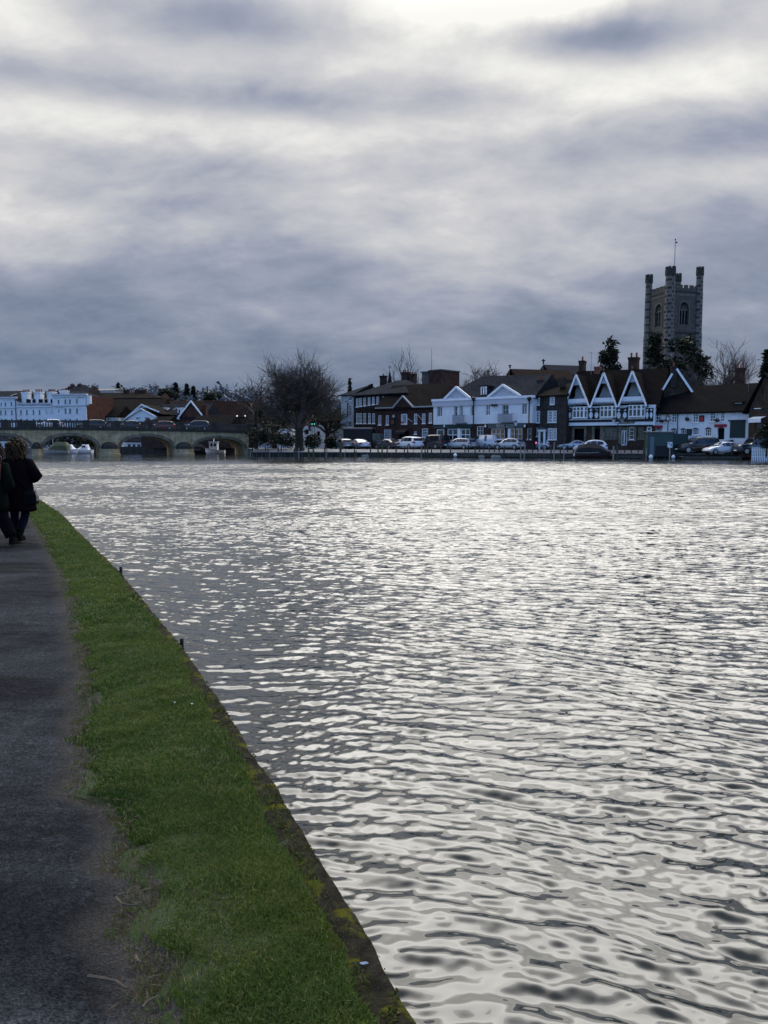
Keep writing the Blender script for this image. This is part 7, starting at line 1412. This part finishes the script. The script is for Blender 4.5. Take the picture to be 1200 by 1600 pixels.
# ================================================================ PEOPLE
COATB = mat('plum_black_coat', (.006, .004, .006), .95, .3, 12, spec=.03); JEANS = mat('navy_jeans', (.006, .008, .016), .95, .25, 14, spec=.03); GREENC = mat('bottle_green_jacket', (.005, .008, .006), .95, .3, 10, spec=.03)
TROUS = mat('black_trousers', (.004, .004, .005), .95, .25, 12, spec=.03); BOOT = mat('black_boot', (.005, .005, .005), .9, .2, 10, spec=.03); SKIN = mat('skin', (.36, .22, .16), .55, .08, 8); SCARF = mat('dark_red_scarf', (.045, .009, .009), .9, .35, 20); BAGM = mat('black_leather', (.005, .005, .007), .8, .2, 10, spec=.05)
def hair_mat(name, c1, c2):
    m, g, p = new_mat(name); ri = g.n('ShaderNodeNewGeometry').outputs['Random Per Island']
    g.L(g.mix(ri, (*c1, 1), (*c2, 1)), p.inputs['Base Color']); p.inputs['Roughness'].default_value = .5; p.inputs['Specular IOR Level'].default_value = .12; return m
HAIR = hair_mat('golden_brown_hair', (.008, .005, .003), (.060, .036, .015)); HAIR2 = hair_mat('auburn_hair', (.014, .006, .004), (.04, .016, .010))
def body(name, root, J, E, m, sub=1):
    """one continuous skinned figure: joints J = {name: (x, y, z, rx, ry)}, bones E, rooted at the pelvis"""
    ks = list(J); me = bpy.data.meshes.new(name); me.from_pydata([J[k][:3] for k in ks], [(ks.index(a), ks.index(c)) for a, c in E], [])
    o = bpy.data.objects.new(name, me); COL.objects.link(o); o.parent = root; sk = o.modifiers.new('skin', 'SKIN'); sk.use_smooth_shade = True
    for i, k in enumerate(ks): v = me.skin_vertices[0].data[i]; v.radius = J[k][3:5]; v.use_root = (k == 'pelvis')
    su = o.modifiers.new('sub', 'SUBSURF'); su.levels = su.render_levels = sub; me.materials.append(m)
    bpy.context.view_layer.update(); ev = o.evaluated_get(bpy.context.evaluated_depsgraph_get()); nm = bpy.data.meshes.new_from_object(ev); o.modifiers.clear(); o.data = nm
    if not nm.materials: nm.materials.append(m)
    return o
def hand(J, E, w, side, d=(0, 1, -.25)):
    """palm, four fingers of unequal length and a thumb from the side of the palm, lightly curled"""
    wx, wy, wz = J[w][:3]; D = Vector(d).normalized(); S = Vector((1, 0, 0)); Dn = D.cross(S).normalized()
    pk = w + '_palm'; q = Vector((wx, wy, wz)) + D * .075; J[pk] = (*q, .034, .020); E.append((w, pk))
    for f, (ofs, L) in enumerate(((-.030, .070), (-.010, .082), (.011, .076), (.031, .058))):
        prev = pk; b0 = q + S * ofs + D * .02
        for s_, (ll, cu_) in enumerate(((0, 0), (L * .5, .25), (L * .85, .7), (L, 1.1))):
            pt = b0 + D * ll * math.cos(cu_ * .6) - Dn * ll * math.sin(cu_ * .5); k = '%s_f%d_%d' % (w, f, s_); J[k] = (*pt, .009, .009); E.append((prev, k)); prev = k
    prev = w; t0 = q - D * .045 - S * side * .035
    for s_, dd_ in enumerate((Vector((0, 0, 0)), D * .03 - S * side * .022, D * .058 - S * side * .026)): pt = t0 + dd_; k = '%s_t%d' % (w, s_); J[k] = (*pt, .011, .010); E.append((prev, k)); prev = k
def loft(name, root, rows, m, n=22, seed=0, wob=.012):
    rr = np.random.default_rng(seed); ph = rr.uniform(0, 6.28, 4); b = MB(); rg = []
    for (z, rx, ry, cx, cy) in rows:
        rg.append([(cx + rx * math.cos(a) * (1 + wob * math.sin(5 * a + ph[0] + z * 6)), cy + ry * math.sin(a) * (1 + wob * 2 * math.sin(4 * a + ph[1] + z * 9)), z + .012 * math.sin(3 * a + ph[2])) for a in [2 * math.pi * k / n for k in range(n)]])
    b.rings(rg); return b
def head_parts(root, c, m_hair, seed, strands=260, wind=(.5, -.1, 0), L=(.18, .38), facing=(0, 1, 0)):
    b = MB(); f = Vector(facing).normalized(); s_ = f.cross(Vector((0, 0, 1))).normalized(); rr = random.Random(seed)
    rg = []
    for t in np.linspace(-1, 1, 11):
        r = math.sqrt(max(0, 1 - t * t)); rg.append([tuple(Vector(c) + s_ * (.082 * r * math.cos(a)) + f * (-.01 + .098 * r * math.sin(a) * (1.02 if math.sin(a) < 0 else .8)) + Vector((0, 0, .012 + .112 * t))) for a in [2 * math.pi * k / 14 for k in range(14)]])
    b.rings(rg)
    for i in range(strands):
        a, e = rr.uniform(0, 6.283), rr.uniform(-.35, 1.45); d = s_ * (math.cos(a) * math.cos(e)) + f * (math.sin(a) * math.cos(e)) + Vector((0, 0, math.sin(e)))
        if d.dot(f) > .55 and d.z < .5: continue
        p = Vector(c) + Vector((d.x * .086, d.y * .1, d.z * .118 + .012)); ln = rr.uniform(*L); pts = [p]; v = (d * .45 + Vector((0, 0, -.25))).normalized(); w_ = Vector(wind) * rr.uniform(.1, 1.5) + Vector((rr.gauss(0, .25), rr.gauss(0, .15), 0)); ph = rr.uniform(0, 6.28); n = 6
        for k in range(n):
            g_ = Vector((0, 0, -1)) * (.25 + .5 * k / n); v = (v * .6 + (g_ + w_ * (.5 + .6 * k / n)) * .5 + Vector((math.sin(ph + k * 1.9), math.cos(ph + k * 1.7), 0)) * .28).normalized(); q = pts[-1] + v * ln / n
            dq = q - Vector(c)
            if dq.length < .105: q = Vector(c) + dq.normalized() * .108
            pts.append(q)
        b.tube(pts, [.010, .012, .012, .011, .009, .006, .002], 4, caps=False)
    b.build('hair', m_hair, root, smooth=True)
def figure(root, arms, legs, c_head, lean=0.):
    J = {'pelvis': (0, 0, .90, .13, .10), 'waist': (0, 0, 1.04, .115, .09), 'chest': (0, .01, 1.24, .135, .10), 'neck': (c_head[0] * .6, c_head[1] * .5, 1.385, .05, .052), 'skull': (c_head[0], c_head[1] - .01, c_head[2] - .05, .062, .075), 'crown': (c_head[0], c_head[1] - .012, c_head[2] + .05, .070, .082), 'nose': (c_head[0], c_head[1] + .098, c_head[2] - .01, .012, .014), 'chin': (c_head[0], c_head[1] + .06, c_head[2] - .085, .03, .03), 'ear_l': (c_head[0] - .085, c_head[1], c_head[2], .010, .016), 'ear_r': (c_head[0] + .085, c_head[1], c_head[2], .010, .016)}
    E = [('pelvis', 'waist'), ('waist', 'chest'), ('chest', 'neck'), ('neck', 'skull'), ('skull', 'crown'), ('skull', 'nose'), ('skull', 'chin'), ('skull', 'ear_l'), ('skull', 'ear_r')]
    for sd, (sh, el, wr2) in zip('lr', arms):
        J['sh' + sd] = (*sh, .055, .055); J['el' + sd] = (*el, .042, .042); J['wr' + sd] = (*wr2, .026, .022); E += [('chest', 'sh' + sd), ('sh' + sd, 'el' + sd), ('el' + sd, 'wr' + sd)]; hand(J, E, 'wr' + sd, 1 if sd == 'r' else -1)
    for sd, pts in zip('lr', legs):
        prev = 'pelvis'
        for i, (p_, r_) in enumerate(zip(pts, (.085, .055, .04, .035))): k = 'leg%s%d' % (sd, i); J[k] = (*p_, r_, r_); E.append((prev, k)); prev = k
    return body('body', root, J, E, SKIN)
def sleeve(b, pts, rad): b.tube(pts, rad, 12)
def legs_cloth(root, legs, m, radii, boots=True, nm='trousers'):
    b = MB()
    for pts in legs:
        h_, k_, a_, t_ = [Vector(p) for p in pts]; b.tube([h_ + Vector((0, 0, .06)), h_, h_.lerp(k_, .5), k_, k_.lerp(a_, .35), k_.lerp(a_, .75), a_ + (k_ - a_) * .12], [radii[0] * .95, radii[0], radii[0] * .9, radii[1], radii[1] * 1.04, radii[2], radii[2]], 12)
    b.build(nm, m, root, smooth=True)
    for pts in legs:
        a_, t_ = Vector(pts[2]), Vector(pts[3]); d = (t_ - a_); d.z = 0; d.normalize(); b = MB(); sd_ = Vector((d.y, -d.x, 0))
        rg = []
        for u, w, zt in ((-.07, .034, .13), (-.03, .042, .16), (.03, .044, .15), (.09, .046, .09), (.15, .044, .062), (.19, .026, .04)):
            c_ = Vector((a_.x, a_.y, 0)) + d * u; z0 = max(0., a_.z - .09); rg.append([tuple(c_ + sd_ * x_ + Vector((0, 0, z0 + z_))) for x_, z_ in ((-w, 0), (w, 0), (w * 1.02, zt * .5), (w * .7, zt), (-w * .7, zt), (-w * 1.02, zt * .5))])
        b.rings(rg); b.tube([Vector((a_.x, a_.y, max(0., a_.z - .09) + .1)), a_ + Vector((0, 0, .12))], [.05, .056], 10); b.build('boot', BOOT, root)
# woman walking away along the path
q = GP(31, 846, ZP); W1 = empty('person', (q.x, q.y, ZP - .012), R(6), 'person walking away in a long dark coat with golden brown hair and a shoulder bag', 'person'); W1.scale = (.985,) * 3
legs = [[(-.085, 0, .86), (-.085, .06, .47), (-.08, -.02, .09), (-.08, .12, .04)], [(.085, 0, .86), (.10, .03, .48), (.06, -.17, .13), (.06, -.02, .05)]]
arms = [((-.185, 0, 1.33), (-.285, -.04, 1.08), (-.20, .17, 1.02)), ((.185, 0, 1.33), (.345, -.05, 1.10), (.20, .16, 1.03))]
ch = (-.01, .02, 1.525); figure(W1, arms, legs, ch)
legs_cloth(W1, legs, JEANS, (.098, .066, .052))
b = loft('coat', W1, [(.53, .29, .21, .0, -.01), (.60, .285, .205, 0, -.01), (.75, .27, .19, 0, 0), (.9, .255, .175, 0, 0), (1.02, .24, .16, 0, 0), (1.15, .24, .158, 0, 0), (1.27, .24, .15, 0, 0), (1.345, .205, .118, 0, 0), (1.385, .14, .095, 0, .0), (1.41, .085, .08, -.003, .005), (1.45, .075, .075, -.006, .01)], COATB)
for (sh, el, wr2), sx in zip(arms, (-1, 1)):
    sh, el, wr2 = Vector(sh), Vector(el), Vector(wr2); sleeve(b, [sh + Vector((-sx * .06, 0, .012)), sh + Vector((sx * .01, 0, -.005)), sh.lerp(el, .5), el + Vector((sx * .005, -.01, 0)), el.lerp(wr2, .5), wr2], [.075, .085, .080, .076, .066, .052])
b.build('coat', COATB, W1, smooth=True)
b = MB(); b.rings([[(-.09 - .0 * k, -.13, 1.39), (-.07, -.12, 1.40), (-.07, -.125, 1.385), (-.09, -.135, 1.375)], [(-.02, -.165, 1.22), (0, -.163, 1.23), (0, -.166, 1.215), (-.02, -.168, 1.205)], [(.10, -.17, 1.03), (.12, -.166, 1.04), (.12, -.17, 1.025), (.10, -.174, 1.015)], [(.215, -.12, .86), (.235, -.11, .87), (.235, -.115, .855), (.215, -.125, .845)]] if (k := 0) == 0 else []); st_ = None
b.rings([[(.16, -.17, .64), (.30, -.10, .64), (.30, .03, .64), (.20, .03, .64)], [(.15, -.19, .66), (.32, -.11, .66), (.32, .05, .66), (.20, .04, .66)], [(.16, -.185, .82), (.31, -.11, .82), (.31, .04, .82), (.20, .03, .82)], [(.18, -.15, .86), (.28, -.1, .86), (.28, .02, .86), (.21, .02, .86)]])
b.build('shoulder_bag', BAGM, W1); b = MB(); b.rings([[(.325, -.10, .70), (.335, -.08, .70), (.335, -.02, .70), (.325, 0, .70)], [(.328, -.11, .78), (.345, -.08, .78), (.345, -.01, .78), (.328, .01, .78)], [(.31, -.1, .84), (.325, -.08, .84), (.325, -.02, .84), (.31, 0, .84)]]); b.build('bag_pocket', mat('pale_bag_trim', (.20, .19, .18), .6, .2, 20), W1)
head_parts(W1, ch, HAIR, 4, 330, (.30, -.05, .0), (.08, .22))
# second person, mostly outside the left edge, in a bottle green jacket, one leg trailing
q = GP(-8, 853, ZP); W2 = empty('person', (q.x, q.y, ZP - .012), R(12), 'person in a dark green jacket with a dark red scarf, cut by the left edge', 'person'); W2.scale = (.96,) * 3
legs = [[(-.09, 0, .86), (-.16, .16, .47), (-.24, .12, .10), (-.25, .27, .04)], [(.06, 0, .86), (.14, .0, .47), (.285, -.05, .13), (.30, .09, .04)]]
arms = [((-.19, 0, 1.32), (-.29, .0, 1.03), (-.2, .22, .95)), ((.175, 0, 1.32), (.275, -.06, 1.00), (.13, .22, .90))]
ch = (.06, .03, 1.545); figure(W2, arms, legs, ch)
legs_cloth(W2, legs, TROUS, (.125, .10, .095))
b = loft('jacket', W2, [(.60, .235, .18, 0, 0), (.72, .24, .178, 0, 0), (.9, .225, .16, 0, 0), (1.05, .205, .14, 0, 0), (1.2, .212, .142, 0, 0), (1.3, .205, .125, 0, 0), (1.37, .14, .10, .01, 0), (1.42, .085, .085, .02, .01)], GREENC, seed=4)
for (sh, el, wr2), sx in zip(arms, (-1, 1)):
    sh, el, wr2 = Vector(sh), Vector(el), Vector(wr2); sleeve(b, [sh + Vector((-sx * .06, 0, .012)), sh + Vector((sx * .01, 0, -.005)), sh.lerp(el, .5), el, el.lerp(wr2, .5), wr2], [.075, .088, .088, .084, .07, .055])
b.build('jacket', GREENC, W2, smooth=True)
b = MB(); b.rings([[(.03 + r_ * math.cos(a), .01 + r_ * .95 * math.sin(a), z + .012 * math.sin(3 * a)) for a in [6.283 * k / 16 for k in range(16)]] for z, r_ in ((1.36, .10), (1.38, .125), (1.42, .128), (1.46, .115), (1.48, .085))]); b.tube([(.12, -.08, 1.42), (.15, -.13, 1.32), (.14, -.15, 1.2), (.15, -.15, 1.1)], [.03, .035, .035, .03], 6); b.build('scarf', SCARF, W2, smooth=True)
head_parts(W2, ch, HAIR2, 9, 200, (.10, -.1, 0), (.06, .13))
#==END==
